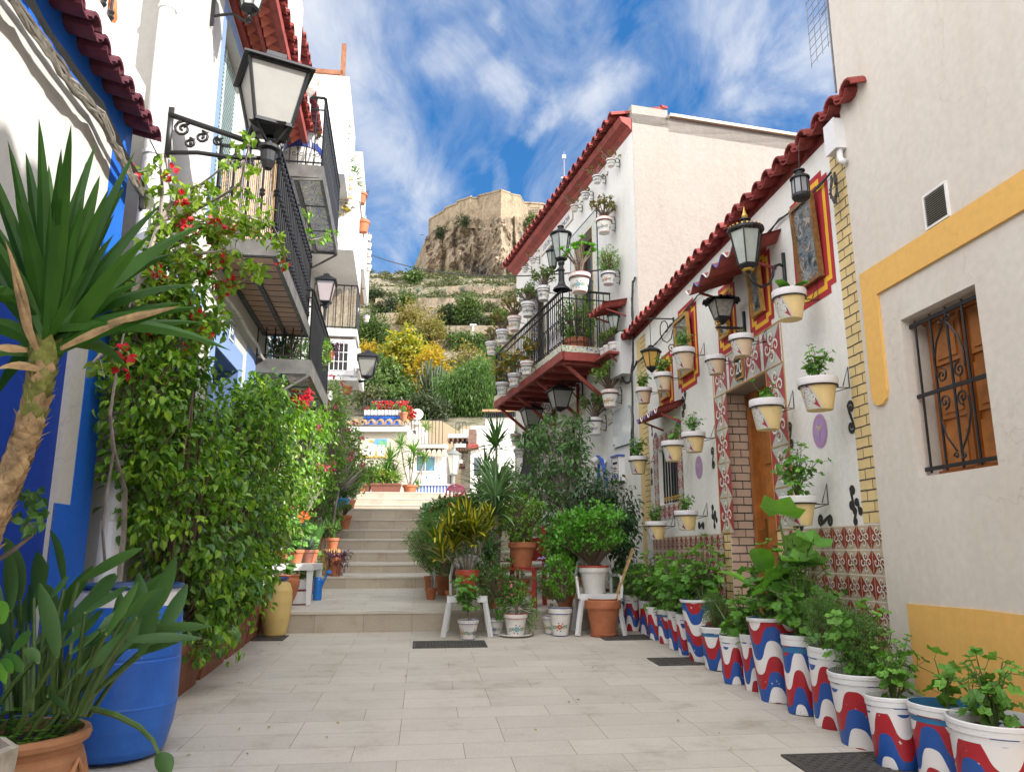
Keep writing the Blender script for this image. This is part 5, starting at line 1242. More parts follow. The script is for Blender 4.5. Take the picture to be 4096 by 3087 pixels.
for x in (.1,.28,.42,.66,.8):
    mp_([(x,.1),(x+.12,.1),(x+.15,.35),(x+.1,.55),(x+.11,.68),(x+.02,.68),(x+.03,.55),(x-.03,.35)],4,.006)
mp_([(.3,.82),(.5,.78),(.48,.92),(.36,.95)],1,.006)
m.build('mural',[plain('mural_sky',(.55,.52,.38),.5,vary=.1),plain('mural_ochre',(.5,.3,.08),.5,vary=.3),plain('mural_blue',(.12,.3,.5),.5,vary=.2),plain('mural_green',(.12,.35,.15),.5,vary=.2),plain('mural_white',(.62,.62,.6),.5,vary=.1)],A_)
frail(A_,.35,w_-.2,.1,zt+.15,.75,.12)
m=M(); m.box(.3,w_-.3,.5,.55,zt+.45,zt+.62,0); m.box(.3,w_-.3,.5,.55,zt+.1,zt+.40,1); m.build('terrace_screen',[m_white,m_blue],A_)
PB=atY(1640,2000,29.5); 
B_=fhouse('terrace_house','white house with blue curtained window, small white tiled awnings and a roof terrace',PB,(atY(1768,1900,29.5)-PB).x,4,(atY(1700,1785,29.5)-PB).z)
def bx(par,name,l,t_,r_,b_,Y,P,mat,th0=.0,th1=.05):
    a=atY(l,b_,Y)-P; c=atY(r_,t_,Y)-P; a2=atY(l,t_,Y)-P; m=M(); m.box(a.x,c.x,-th1,-th0,a.z,c.z); return m.build(name,mat,par)
bx(B_,'window_pane',1668,1826,1738,1882,29.5,PB,plain('blue_curtained_glass',(.12,.3,.42),.15,vary=.25,scale=3),0,.03)
m=M()
a=atY(1668,1884,29.5)-PB; c=atY(1740,1824,29.5)-PB
for (x0_,x1_,z0_,z1_) in ((a.x,c.x,c.z,c.z+.05),(a.x,c.x,a.z-.05,a.z),(a.x-.05,a.x,a.z-.05,c.z+.05),(c.x,c.x+.05,a.z-.05,c.z+.05),(a.x+(c.x-a.x)*.44,a.x+(c.x-a.x)*.5,a.z,c.z)): m.box(x0_,x1_,-.06,-.031,z0_,z1_)
m.build('window_frame',m_white,B_)
def stripes(name,c1,c2,k=14.):
    m,nt,b=newmat(name); b.inputs['Roughness'].default_value=.8; tc=N(nt,'ShaderNodeTexCoord'); s=N(nt,'ShaderNodeSeparateXYZ'); L(nt,tc.outputs['Object'],s.inputs[0])
    f=math_(nt,'FRACT',math_(nt,'MULTIPLY',s.outputs[0],k)); r=ramp(nt,[(0,c1),(.45,c2),(.7,(.35,.4,.6))],'CONSTANT'); L(nt,f,r.inputs['Fac']); L(nt,r.outputs['Color'],b.inputs['Base Color']); return m
m_str=stripes('blue_stripes',(.03,.07,.35),(.6,.62,.68),9.)
def awn(par,l,r_,yt,Y,P,mat,over=.5,nm='tiled_awning',sd=1):
    a=atY(l,yt,Y)-P; c=atY(r_,yt,Y)-P; m=M(); n=int((c.x-a.x)/.19)
    for i in range(n):
        x=a.x+(c.x-a.x)*(i+.5)/n; m.tube([(x,.0,a.z),(x,-over,a.z-.2)],.075,8)
    m.box(a.x,c.x,-over+.04,0,a.z-.3,a.z-.2); m.build(nm,mat,par)
awn(B_,1690,1790,1796,29.5,PB,plain('pale_tile',(.6,.52,.42),.8,vary=.15)); awn(B_,1662,1775,1934,29.5,PB,m_white,.35)
t_=bx(B_,'striped_blind',1712,1812,1738,1832,29.5,PB,m_str,.1,.14); 
bx(B_,'terrace_parapet',1650,1783,1792,1802-6,29.5,PB,m_white,.0,.45)
frail(B_,(atY(1620,1780,29.5)-PB).x,(atY(1772,1780,29.5)-PB).x,-.3,(atY(1700,1788,29.5)-PB).z,1.0)
bx(B_,'end_railing',1771,1738,1773,1786,29.5,PB,m_iron,.28,.36)
t=thing('striped_table','table covered with a blue striped cloth at the top of the stairs','table',tuple(atY(1710,1975,27.5)))
m=M(); m.box(-.72,.72,-.3,.3,.0,.27); m.build('striped_cloth',m_str,t); m=M(); m.box(-.75,.95,-.35,.35,.275,.31); m.build('table_top',m_white,t)
PC=atY(1600,1900,31.5); C_=fhouse('pink_grey_house','pinkish grey upper house with a satellite dish pillar behind the mural house',PC,(atY(1678,1900,31.5)-PC).x,3,(atY(1650,1690,31.5)-PC).z,0,plaster('pinkish_render',(.56,.50,.46),None,.3))
bx(C_,'window',1643,1722,1664,1765,31.5,PC,m_glassy,0,.03)
bx(C_,'pillar',1652,1668,1678,1700,31.5,PC,m_wh,.0,.3)
t=thing('satellite_dish','round white satellite dish on the pillar behind the mural house','satellite dish',tuple(atY(1667,1659,31.1))); m=M(); m.lathe([(.001,-.05),(.12,-.04),(.22,-.01),(.27,.03),(.265,.035),(.12,-.02),(.001,-.03)],20); m.xf(Matrix.Rotation(R_(70),4,'X'),0); m.build('dish',m_white,t,smooth=True); m=M(); m.tube([(0,0,0),(0,.25,-.1),(0,.3,-.35)],.02,5); m.build('arm',m_iron,t)
# street lamp beside the awnings
P=atY(1812,1985,30); t=thing('street_lamp','grey street lamp with glass lantern standing in front of the tan wall','street lamp',tuple(P)); h_=(atY(1812,1898,30)-P).z
m=M(); m.tube([(0,0,-.6),(0,0,h_)],[.09,.07],10); m.build('post',plain('lamp_grey',(.2,.21,.2),.5,.3),t); lantern(t,.50,1.15,6,plain('pale_lamp_glass',(.5,.5,.45),.3,vary=.1),'dome',(0,0,h_),frame=plain('lamp_grey_frame',(.2,.21,.2),.5,.3,vary=0))
# right hand white houses beyond the patio house
def rh(label,l,r_,yt,Y,d,mat=None,rz=0):
    P=atY(l,2050,Y); return fhouse('white_house',label,P,(atY(r_,2050,Y)-P).x,d,(atY((l+r_)/2,yt,Y)-P).z,rz,mat),P
E_,PE=rh('narrow white house with three stacked brown soffit balconies right of the street lamp',1842,1884,1716,33,4,m_cream)
for k,(yy,l,r_) in enumerate(((1762,1800,1874),(1862,1818,1856),(1800,1828,1868))):
    a=atY(l,yy,33)-PE; c=atY(r_,yy,33)-PE; m=M(); m.box(a.x,c.x,-.9,0,a.z,a.z+.16,0); m.box(a.x,c.x,-.85,0,a.z-.04,a.z-.0,1)
    for i in range(5): x=a.x+(c.x-a.x)*i/4; m.box(x-.04,x+.04,-.88,0,a.z-.14,a.z-.04,1)
    bb=m.build('balcony',[m_wh,plain('brown_soffit_%d'%k,(.16,.08,.05),.8,vary=.2)],E_)
    if k!=0: frail(bb,a.x,c.x,-.85,a.z+.16,.9)
F2,PF=rh('bright white gabled house with wooden balcony behind the yucca on the right',1880,2010,1702,31,5)
bx(F2,'wooden_balcony',1876,1724,1908,1782,31,PF,plain('brown_boards',(.15,.09,.07),.8,vary=.3),.0,.5); bx(F2,'balcony_floor',1874,1783,1915,1797,31,PF,m_red,.0,.6)
bx(F2,'window',1896,1830,1925,1900,31,PF,m_glassy,.0,.02)
G_,PG=rh('white house with an arched cornice half hidden behind the balcony lantern',1938,2060,1662,37,5)
m=M(); a=atY(1938,1672,37)-PG; c=atY(2060,1660,37)-PG
n=16
for i in range(n): x=a.x+(c.x-a.x)*i/n; m.box(x,x+.14,-.2,0,a.z+.0+(c.z-a.z)*i/n*.3,a.z+.22+(c.z-a.z)*i/n*.3,1)
m.box(a.x-.1,c.x,-.3,.0,a.z+.28,a.z+.38,0); m.build('cornice',[m_clay,m_iron],G_)
# bird and overhead wire
b0=atY(1250,1000,20); p1=atY(1750,1075,60)
def wire(label,A,B,sag,r=.012):
    t=thing('overhead_wire',label,'wire',tuple(A)); m=M(); B=Vector(B)-Vector(A); m.tube([(B.x*i/16,B.y*i/16,B.z*i/16-sag*4*(i/16)*(1-i/16)) for i in range(17)],r,4); m.build('wire',m_bcable,t)
wire('thin dark wire sagging from the far left houses across the sky to the cliff side',atY(1470,1015,20),atY(2480,1070,11.4),.35)
P=atY(1687,941,120); t=thing('bird','tiny dark bird gliding left of the castle','bird',tuple(P)); m=M(); m.add([(-.45,0,.12),(0,-.1,0),(.45,0,.15),(0,.15,.0),(0,0,-.07)],[[0,1,3],[1,2,3],[0,4,1],[1,4,2],[0,3,4],[2,4,3]]); m.build('body',m_black,t)
# ================================================================ trees on the hill
G_leaf=dict(
 pine=leafm('pine_needles',[(.035,.07,.015),(.06,.11,.02),(.09,.14,.025)],.6,.2),
 dark=leafm('cypress_green',[(.02,.035,.012),(.035,.055,.02),(.05,.07,.025)],.6,.15),
 bush=leafm('mastic_green',[(.04,.08,.018),(.065,.12,.025),(.10,.16,.035)],.6,.2),
 yel=leafm('autumn_yellow',[(.30,.26,.03),(.40,.33,.04),(.22,.24,.04),(.11,.16,.03)],.5,.45),
 gold=leafm('golden_yellow',[(.34,.22,.02),(.42,.29,.03),(.22,.17,.03)],.5,.5),
 brown=leafm('thin_brownish',[(.16,.13,.03),(.24,.19,.05),(.12,.13,.04)],.6,.3),
 pepper=leafm('pepper_tree_green',[(.04,.09,.02),(.07,.14,.03),(.11,.20,.05)],.5,.35),
 cact=leafm('cactus_green',[(.02,.04,.012),(.035,.06,.02),(.06,.08,.03)],.6,.05),
 agave=leafm('agave_blue',[(.10,.15,.12),(.14,.20,.16),(.08,.12,.09)],.6,.1),
 scrub=leafm('scrub_olive',[(.05,.065,.025),(.08,.095,.035),(.12,.12,.06),(.04,.06,.025)],.8,.15))
m_bark=plain('bark',(.12,.085,.055),.9,vary=.35,scale=6,bump=.01); m_gbark=plain('grey_bark',(.22,.19,.16),.9,vary=.3,scale=8,bump=.005)
def tree(name,label,cat,box,Y,mat,n,leafsz,shapes=None,kind='d',hang=0,trunk=True,seed=1,tws=None,base=None,asp=.5,shell=.3,group=None,limbs=6):
    l,t_,r_,b_=box
    if Y>60 and base is None: Y=hillY((l+r_)/2,b_)
    c=atY((l+r_)/2,(t_+b_)/2,Y); w=(atY(r_,t_,Y)-atY(l,t_,Y)).x; h=(atY(l,t_,Y)-atY(l,b_,Y)).z
    gzv=hz(c.x,Y) if Y>44 else 0
    if base is None: base=min(gzv,c.z-h/2+.1*h)
    t=thing(name,label,cat,(c.x,Y,base),0,group); rr=random.Random(seed); cz=c.z-base
    sh=[(x*w/2,y*w/2,cz+z*h/2,sx_*w/2,sy*w/2,sz*h/2) for x,y,z,sx_,sy,sz in (shapes or [(0,0,0,1,1,1)])]
    m=M(); foliage(m,None,sh,n,leafsz,leafsz*asp,rr,kind,tw=9,tws=tws or leafsz*1.6,hang=hang,shell=shell); m.build('crown',mat,t)
    if trunk:
        m=M(); top_=cz-h*.1; r0=max(.06,h*.022)
        m.tube([(0,0,-.5),(.04*w*.3,0,top_*.35),(-.03*w*.3,0,max(top_*.7,top_-h*.2))],[r0*1.5,r0*1.1,r0*.8],7)
        for i in range(limbs):
            A=rr.uniform(0,2*PI); q=Vector((math.cos(A)*w*.3,math.sin(A)*w*.3,cz+rr.uniform(-.1,.35)*h)); s_0=Vector((-.02*w*.3,0,max(.2,top_*.55+rr.uniform(-.1,.1)*top_)))
            m.tube([s_0,s_0.lerp(q,.5)+Vector((0,0,.04*h)),q],[r0*.7,r0*.45,r0*.15],5)
        m.build('trunk',m_bark,t)
    return t
multi=[(-.4,0,-.3,.6,.7,.6),(.4,0,-.2,.6,.7,.65),(0,0,.3,.62,.7,.65),(-.2,.3,.1,.6,.6,.5)]
tree('bushy_tree','big dark green bushy tree at the left below the yellow tree','tree',(1440,1430,1660,1640),56,G_leaf['bush'],6500,.34,[(-.3,0,.35,.5,.6,.6),(.15,0,-.1,.6,.7,.6),(.6,0,-.6,.4,.5,.4),(-.5,0,-.3,.5,.6,.7)],tws=.7,seed=2,kind='o')
tree('yellow_tree','tall tree with bright yellow and lime leaves in the middle of the slope','tree',(1530,1320,1705,1500),66,G_leaf['yel'],3600,.36,multi,seed=3,tws=.8,kind='o',asp=.7)
tree('yellow_tree','golden tree low behind the branching cactus','tree',(1640,1400,1800,1570),64,G_leaf['gold'],2600,.30,multi,seed=4,tws=.7,kind='d',asp=.7)
tree('yellow_tree','small golden bush tree beside the far left lantern','tree',(1430,1370,1520,1480),72,G_leaf['gold'],1500,.32,multi,seed=5,tws=.8)
tree('bare_yellowing_tree','thin feathery tree turning yellow above the bright yellow tree','tree',(1590,1215,1700,1345),96,G_leaf['brown'],1900,.42,multi,seed=6,tws=1.3,asp=.4)
tree('bare_yellowing_tree','second thin feathery tree, right of centre above the cactus','tree',(1680,1260,1770,1400),90,G_leaf['brown'],1500,.42,multi,seed=7,tws=1.3,asp=.4)
tree('bare_yellowing_tree','sparse twiggy tree with few yellow leaves above the pepper tree','tree',(1810,1380,1925,1480),70,G_leaf['brown'],700,.32,multi,seed=8,tws=1.0,limbs=16)
tree('pepper_tree','large weeping pepper tree with hanging foliage on the right of the slope','tree',(1735,1430,1985,1690),50,G_leaf['pepper'],13000,.30,[(-.45,0,-.15,.5,.6,.7),(.1,0,.15,.5,.7,.75),(.5,0,.35,.45,.6,.6),(.6,0,-.3,.4,.6,.6),(-.1,.2,-.4,.6,.7,.55)],hang=1.6,seed=9,tws=.55,asp=.22)
tree('pine','green pine at the left edge of the slope above the gold bush','tree',(1425,1250,1560,1400),84,G_leaf['pine'],3200,.42,multi,seed=10,tws=1.0,asp=.35)
tree('pine','small bright pine high on the left of the terraces','tree',(1598,1180,1655,1245),128,G_leaf['pine'],1400,.5,multi,seed=11,tws=1.1,asp=.4)
tree('pine','broad pine standing on the terraces on the right','tree',(1822,1200,1908,1308),118,G_leaf['pine'],2600,.5,[(.2,0,.5,.7,.7,.45),(-.2,0,-.3,.5,.6,.5),(.5,0,0,.5,.5,.5)],seed=12,tws=1.2,asp=.4)
tree('pine','low spreading pine beside the thin cypress','tree',(1750,1235,1830,1275),116,G_leaf['pine'],900,.45,multi,seed=13,tws=1.0,asp=.4)
tree('cypress','dark rounded cypress left of the small bright pine','tree',(1540,1195,1590,1268),124,G_leaf['dark'],1300,.45,[(0,0,0,.9,.9,1)],seed=14,tws=.9)
tree('cypress','dark cypress in the centre left of the broad pine','tree',(1772,1232,1808,1302),114,G_leaf['dark'],1200,.45,[(0,0,0,.9,.9,1)],seed=15,tws=.8)
tree('cypress','small dark cypress under the left lantern pots','tree',(1500,1225,1528,1262),122,G_leaf['dark'],500,.45,[(0,0,0,.9,.9,1)],seed=16,tws=.8)
tree('cypress','greyish cypress just right of the broad pine','tree',(1895,1265,1925,1330),108,G_leaf['dark'],700,.42,[(0,0,0,.9,.9,1)],seed=17,tws=.8)
tree('bush','round green bush at the head of the terraces under the cliff','bush',(1640,1092,1670,1130),235,G_leaf['bush'],500,.8,seed=18,tws=1.5,trunk=False)
tree('bushy_tree','mid green bushes below the broad pine','tree',(1795,1340,1885,1400),92,G_leaf['bush'],1600,.38,multi,seed=19,tws=.9)
tree('bushy_tree','dark hedge under the pepper tree behind the retaining wall','tree',(1600,1590,1790,1690),48,G_leaf['dark'],3000,.26,multi,seed=20,tws=.6)
tree('bushy_tree','bush growing on the rock right of the bastion under the castle grille','bush',(2098,850,2160,925),288,G_leaf['bush'],900,.9,multi,seed=22,tws=1.6,trunk=False,base=118)
tree('bushy_tree','grey green shrub above the roof terrace of the mural house','shrub',(1440,1560,1560,1620),50,G_leaf['scrub'],1500,.24,multi,seed=23,tws=.6)
for i,(bx_,Y,k,lb) in enumerate(((( 1640,1330,1720,1400),86,'bush','rounded green bush above the bright yellow tree'),((1455,1335,1530,1385),80,'bush','rounded green bush left of the bright yellow tree'),((1700,1300,1775,1350),104,'bush','grey green bush in the middle of the slope'),((1880,1345,1960,1400),88,'bush','green bush by the white lamp post'),((1925,1390,2010,1450),70,'pepper','light green tree above the weeping pepper tree'),((1600,1280,1650,1320),108,'dark','small dark bush left of the thin feathery trees'),((1960,1250,2040,1310),116,'bush','olive bush near the wall of the patio house'),((1700,1395,1760,1440),72,'gold','small yellow tree between the golden tree and the slope'),((1440,1500,1530,1600),52,'bush','green bush at the left foot of the slope behind the terrace'),((1560,1560,1640,1640),50,'bush','green bush right behind the red flowers'),((1475,1170,1530,1205),150,'dark','dark low shrub at the left of the upper terraces'),((1700,1195,1745,1225),150,'scrub','olive shrub in the centre of the upper terraces'),((1930,1225,1990,1250),140,'scrub','wide olive shrub on the right of the terraces'),((1850,1460,1960,1520),60,'pepper','light green crown rising behind the pepper tree'))):
    tree('bush' if Y>100 else 'bushy_tree',lb,'bush',bx_,Y,G_leaf[k],1300,.36 if Y<100 else .5,multi,seed=50+i,tws=.8)
for i,(bx_,Y) in enumerate((((1825,855,1880,910),281),((1745,905,1775,950),290),((1700,1080,1830,1125),260))):
    tree('cliff_shrub',('dark shrub clinging high on the cliff under the castle wall','dark shrub in a crack on the left of the cliff','low dark shrubs along the foot of the cliff')[i],'shrub',bx_,Y,G_leaf['dark'],420,.9,multi,seed=30+i,tws=1.4,trunk=False,base=atY(bx_[0],bx_[3],Y).z)
# branching cactus
P=atY(1735,1575,54); t=thing('candelabra_cactus','dark branching candelabra cactus in front of the golden tree','cactus',(P.x,P.y,min(P.z,hz(P.x,54)))); rr=random.Random(5); m=M(); H=(atY(1735,1385,54)-P).z; W=(atY(1810,1400,54)-P).x
m.tube([(0,0,-.5),(0,0,H*.35)],[.16,.13],7)
for i in range(70):
    A=rr.uniform(0,2*PI); R=W*rr.random()**.6*1.05; x,y=R*math.cos(A),R*math.sin(A)*.7; z0=H*rr.uniform(.2,.62); z1=min(H,z0+H*rr.uniform(.2,.45))*(1-.15*(R/W)**2)
    pts=[(x*.15,y*.15,z0*.55),(x*.7,y*.7,z0*.8),(x,y,z0+.1*H),(x*1.04+rr.uniform(-.1,.1),y,z1)]
    m.tube(pts,[.07,.075,.08,.06],5)
m.build('stems',G_leaf['cact'],t)
# agaves and scrub
for i,(px,py,Y,s) in enumerate(((1672,1166,205,1.6),(1850,1165,208,2.2),(1868,1168,208,1.6),(1975,1160,210,2.6),(1775,1165,206,1.6),(1690,1178,198,1.2),(1870,1198,186,2.0),(1885,1200,184,1.5),(1925,1203,184,1.8),(1825,1200,186,2.0),(1610,1165,204,1.4))):
    q=tuple(hillP(px,py+12)); s*=q[1]/Y; t=thing('agave','large blue grey agave rosette on the dry terraces','agave',q,0,'agaves on the dry terraces'); m=M(); rr=random.Random(i)
    for k in range(34):
        A=rr.uniform(0,2*PI); el=rr.uniform(.15,1.4); strap(m,(0,0,.1),(math.cos(A)*math.cos(el),math.sin(A)*math.cos(el),math.sin(el)),s*rr.uniform(.8,1.2),.22*s*.5,.1,3)
    m.build('leaves',G_leaf['agave'],t)
m=M(); rr=random.Random(77)
for i in range(2300):
    Y=48+rr.random()**.8*215; px=rr.uniform(1380,2150); x=(px-2048)/3160*Y*1.03; z=hz(x,Y); s=rr.uniform(.35,1.25)*(1+Y/200)*.8
    if Y<70: s*=.6
    for k in range(26):
        o=rvec(rr)*s*.7*rr.random()**.4; p=Vector((x+o.x*1.3,Y+o.y,z+abs(o.z)*.8)); leaf(m,p,(Vector((o.x,o.y,abs(o.z)))+rvec(rr)*.5),Vector((0,0,1)),s*.38,s*.22,'d')
tag(m.build('scrub',G_leaf['scrub']),'low olive scrub scattered over the dry hillside','scrub',kind='stuff')
for px,yt,yb,Y,lb in ((1892,1303,1378,95,'thin white lamp post on the hillside path'),(1510,1338,1398,70,'wooden lamp post with a flat top beside the gold bush')):
    Y=hillY(px,yb); P=atY(px,yb,Y); h_=(atY(px,yt,Y)-P).z; t=thing('lamp_post',lb,'lamp post',(P.x,P.y,P.z)); m=M(); m.tube([(0,0,-4),(0,0,h_)],.09 if Y>80 else .13,6); m.build('post',m_white if Y>80 else m_wood,t); m=M(); m.box(-.35,.35,-.15,.15,h_,h_+.15); m.build('lamp_head',m_plas,t)
# ================================================================ pots
G_leaf.update(
 ger=leafm('geranium_leaf',[(.075,.21,.03),(.11,.29,.04),(.17,.38,.06),(.07,.18,.035)],.55,.3),
 gerb=leafm('geranium_leaf_dark',[(.045,.13,.025),(.07,.18,.035),(.11,.24,.045)],.55,.25),
 succ=leafm('succulent_leaf',[(.07,.16,.03),(.12,.22,.04),(.20,.24,.06)],.4,.15),
 jade=leafm('jade_leaf',[(.07,.25,.02),(.11,.34,.035),(.17,.42,.06)],.35,.2),
 succr=leafm('reddish_succulent_leaf',[(.14,.14,.03),(.22,.17,.04),(.10,.16,.03),(.26,.13,.05)],.4,.15),
 ficus=leafm('ficus_leaf',[(.045,.12,.015),(.085,.21,.022),(.15,.32,.03),(.32,.50,.05),(.06,.15,.018),(.20,.38,.035)],.28,.35),
 ficd=leafm('dark_ficus_leaf',[(.02,.06,.02),(.03,.085,.028),(.05,.12,.04)],.3,.2),
 climb=leafm('climber_leaf',[(.045,.12,.035),(.075,.18,.05),(.12,.25,.07)],.4,.25),
 boug=leafm('bougainvillea_leaf',[(.10,.20,.02),(.18,.32,.03),(.28,.40,.05),(.10,.17,.02)],.4,.4),
 lime=leafm('lime_shrub_leaf',[(.10,.30,.02),(.16,.40,.03),(.08,.24,.02)],.4,.35),
 bright=leafm('climbing_rose_leaf',[(.12,.27,.03),(.22,.40,.05),(.07,.17,.02)],.4,.4),
 yucca=leafm('yucca_leaf',[(.022,.085,.010),(.035,.115,.015),(.055,.15,.018)],.5,.25,.3),
 yucc2=leafm('young_yucca_leaf',[(.07,.17,.03),(.11,.24,.04),(.16,.30,.06)],.4,.3),
 strel=leafm('strelitzia_leaf',[(.045,.115,.035),(.065,.15,.05),(.07,.16,.035)],.5,.2,.35),
 drac=leafm('dracaena_leaf',[(.08,.20,.08),(.13,.27,.12),(.07,.15,.06)],.4,.2), 
 dracs=plain('dracaena_stripe',(.32,.40,.24),.5,vary=.1),
 crot=leafm('croton_leaf',[(.05,.11,.015),(.09,.16,.02),(.30,.30,.02)],.3,.2), crots=plain('croton_stripe',(.62,.50,.04),.4,vary=.1),
 feath=leafm('feathery_leaf',[(.08,.19,.05),(.12,.26,.07),(.18,.32,.09)],.6,.3),
 purp=leafm('purple_heart_leaf',[(.06,.012,.05),(.10,.02,.08),(.05,.03,.05)],.4,.2),
 redf=leafm('red_flower',[(.55,.012,.03),(.65,.02,.05),(.45,.01,.03)],.5,.3),
 pinkf=leafm('pink_flower',[(.65,.08,.25),(.7,.2,.35),(.6,.05,.2)],.5,.3),
 bluef=leafm('lilac_flower',[(.25,.28,.65),(.35,.35,.7)],.5,.3),
 orgf=leafm('orange_flower',[(.75,.14,.04),(.7,.2,.05)],.5,.3),
 autum=leafm('autumn_geranium_leaf',[(.16,.20,.03),(.35,.22,.03),(.10,.17,.03),(.30,.12,.04)],.5,.3))
m_soil=plain('soil',(.05,.035,.025),.95,vary=.4,scale=30,bump=.005)
m_stem=plain('green_stem',(.09,.14,.04),.7,vary=.3,scale=20); m_stemb=plain('brown_stem',(.14,.10,.07),.85,vary=.3,scale=20)
m_cerw=plain('glazed_white',(.68,.66,.63),.28,vary=.06,scale=9); m_glblue=plain('glaze_blue',(.03,.05,.25),.3,vary=0); m_glred=plain('glaze_red',(.40,.03,.02),.3,vary=0); m_glyel=plain('glaze_yellow',(.65,.42,.04),.3,vary=0); m_glgrn=plain('glaze_green',(.05,.16,.05),.3,vary=0); m_gltur=plain('glaze_turquoise',(.05,.35,.45),.3,vary=0); m_glor=plain('glaze_orange',(.6,.22,.04),.3,vary=0)
PCOL=[m_glblue,m_glred,m_glyel,m_glgrn,m_gltur,m_glor]
m_rimw=plain('whitewashed_rim',(.66,.64,.66),.7,vary=.08,scale=10); m_ypot=plain('pale_yellow_pot',(.66,.50,.24),.8,vary=.12,scale=8,bump=.002); m_ypot2=plain('peach_pot',(.58,.44,.30),.8,vary=.1,scale=8)
def wavemat(name='painted_waves',A=.16,n=3.0,per=.30,zoff=.0,n2=0):
    m,nt,b=newmat(name); b.inputs['Roughness'].default_value=.42
    tc=N(nt,'ShaderNodeTexCoord'); s=N(nt,'ShaderNodeSeparateXYZ'); L(nt,tc.outputs['Object'],s.inputs[0])
    an=math_(nt,'ARCTAN2',s.outputs[1],s.outputs[0])
    sn=math_(nt,'SINE',math_(nt,'MULTIPLY',an,n)); sn=math_(nt,'MULTIPLY',sn,1.45); 
    mx=N(nt,'ShaderNodeMath',operation='TANH') if False else None
    a2=math_(nt,'MULTIPLY',math_(nt,'TANH',sn),A*1.1)
    # paint edge wobble
    no=N(nt,'ShaderNodeTexNoise',i_Scale=6.,i_Detail=2.); L(nt,tc.outputs['Object'],no.inputs['Vector'])
    w_=math_(nt,'MULTIPLY',math_(nt,'SUBTRACT',no.outputs['Fac'],.5),.10)
    f=math_(nt,'FRACT',math_(nt,'ADD',math_(nt,'ADD',math_(nt,'DIVIDE',s.outputs[2],-per),20+zoff),math_(nt,'ADD',a2,w_)))
    r=ramp(nt,[(0,(.72,.70,.70)),(.333,(.36,.010,.02)),(.666,(.012,.075,.32))],'CONSTANT'); L(nt,f,r.inputs['Fac'])
    n3=N(nt,'ShaderNodeTexNoise',i_Scale=26.,i_Detail=5.); L(nt,tc.outputs['Object'],n3.inputs['Vector'])
    ch=ramp(nt,[(.70,(0,0,0)),(.71,(1,1,1))]); L(nt,n3.outputs['Fac'],ch.inputs['Fac'])
    c=mixc(nt,ch.outputs['Color'],r.outputs['Color'],(.6,.58,.55)); L(nt,c,b.inputs['Base Color']); return m
WAVES=[wavemat('painted_waves',.22,4,.30,.15),wavemat('painted_waves_b',.23,4,.28,.4),wavemat('painted_waves_c',.21,4,.32,.0)]
def arcmap(m,R,pts,a0,z0,k,off=.002):
    """2D painted shape (x along the rim, y up) onto a cone of radius R(z)"""
    m.poly([((R(z0+y)+off)*math.cos(a0+x/R(z0)),(R(z0+y)+off)*math.sin(a0+x/R(z0)),z0+y) for x,y in pts],k)
def paint_flowers(par,R,h,D,seed,style=0):
    r=random.Random(seed); m=M(); s=D*.5
    for q in range(3):
        a0=q*2*PI/3+r.uniform(-.2,.2); zc=h*.42; col=r.choice([0,1,2,4,5]); col2=r.choice([1,2,5])
        rr=s*.20; np=8 if r.random()<.6 else 6; cx=r.uniform(-.1,.1)*s
        for i in range(np):
            A=2*PI*i/np; arcmap(m,R,ell(cx+rr*.75*math.cos(A),rr*.75*math.sin(A),rr*.42,rr*.26,A,8),a0,zc,col,.0015)
        arcmap(m,R,ell(cx,0,rr*.35,rr*.35,0,10),a0,zc,2 if col!=2 else 1,.003)
        for sg in (1,-1):
            for i in range(4):
                x=cx+sg*(rr*1.35+i*s*.12); y=r.uniform(-.02,.02)*s+s*.05*i*sg*.3
                for q2 in (1,-1): arcmap(m,R,ell(x,y+q2*s*.07,s*.09,s*.034,sg*q2*.9,7),a0,zc,3,.0015)
            arcmap(m,R,ell(cx+sg*rr*1.1,sg*s*.26,s*.07,s*.05,0,8),a0,zc,col2,.0015)
            arcmap(m,R,ell(cx+sg*rr*.4,-sg*s*.32,s*.06,s*.05,0,8),a0,zc,0 if col!=0 else 4,.0015)
    m.build('painted_flower',PCOL,par)
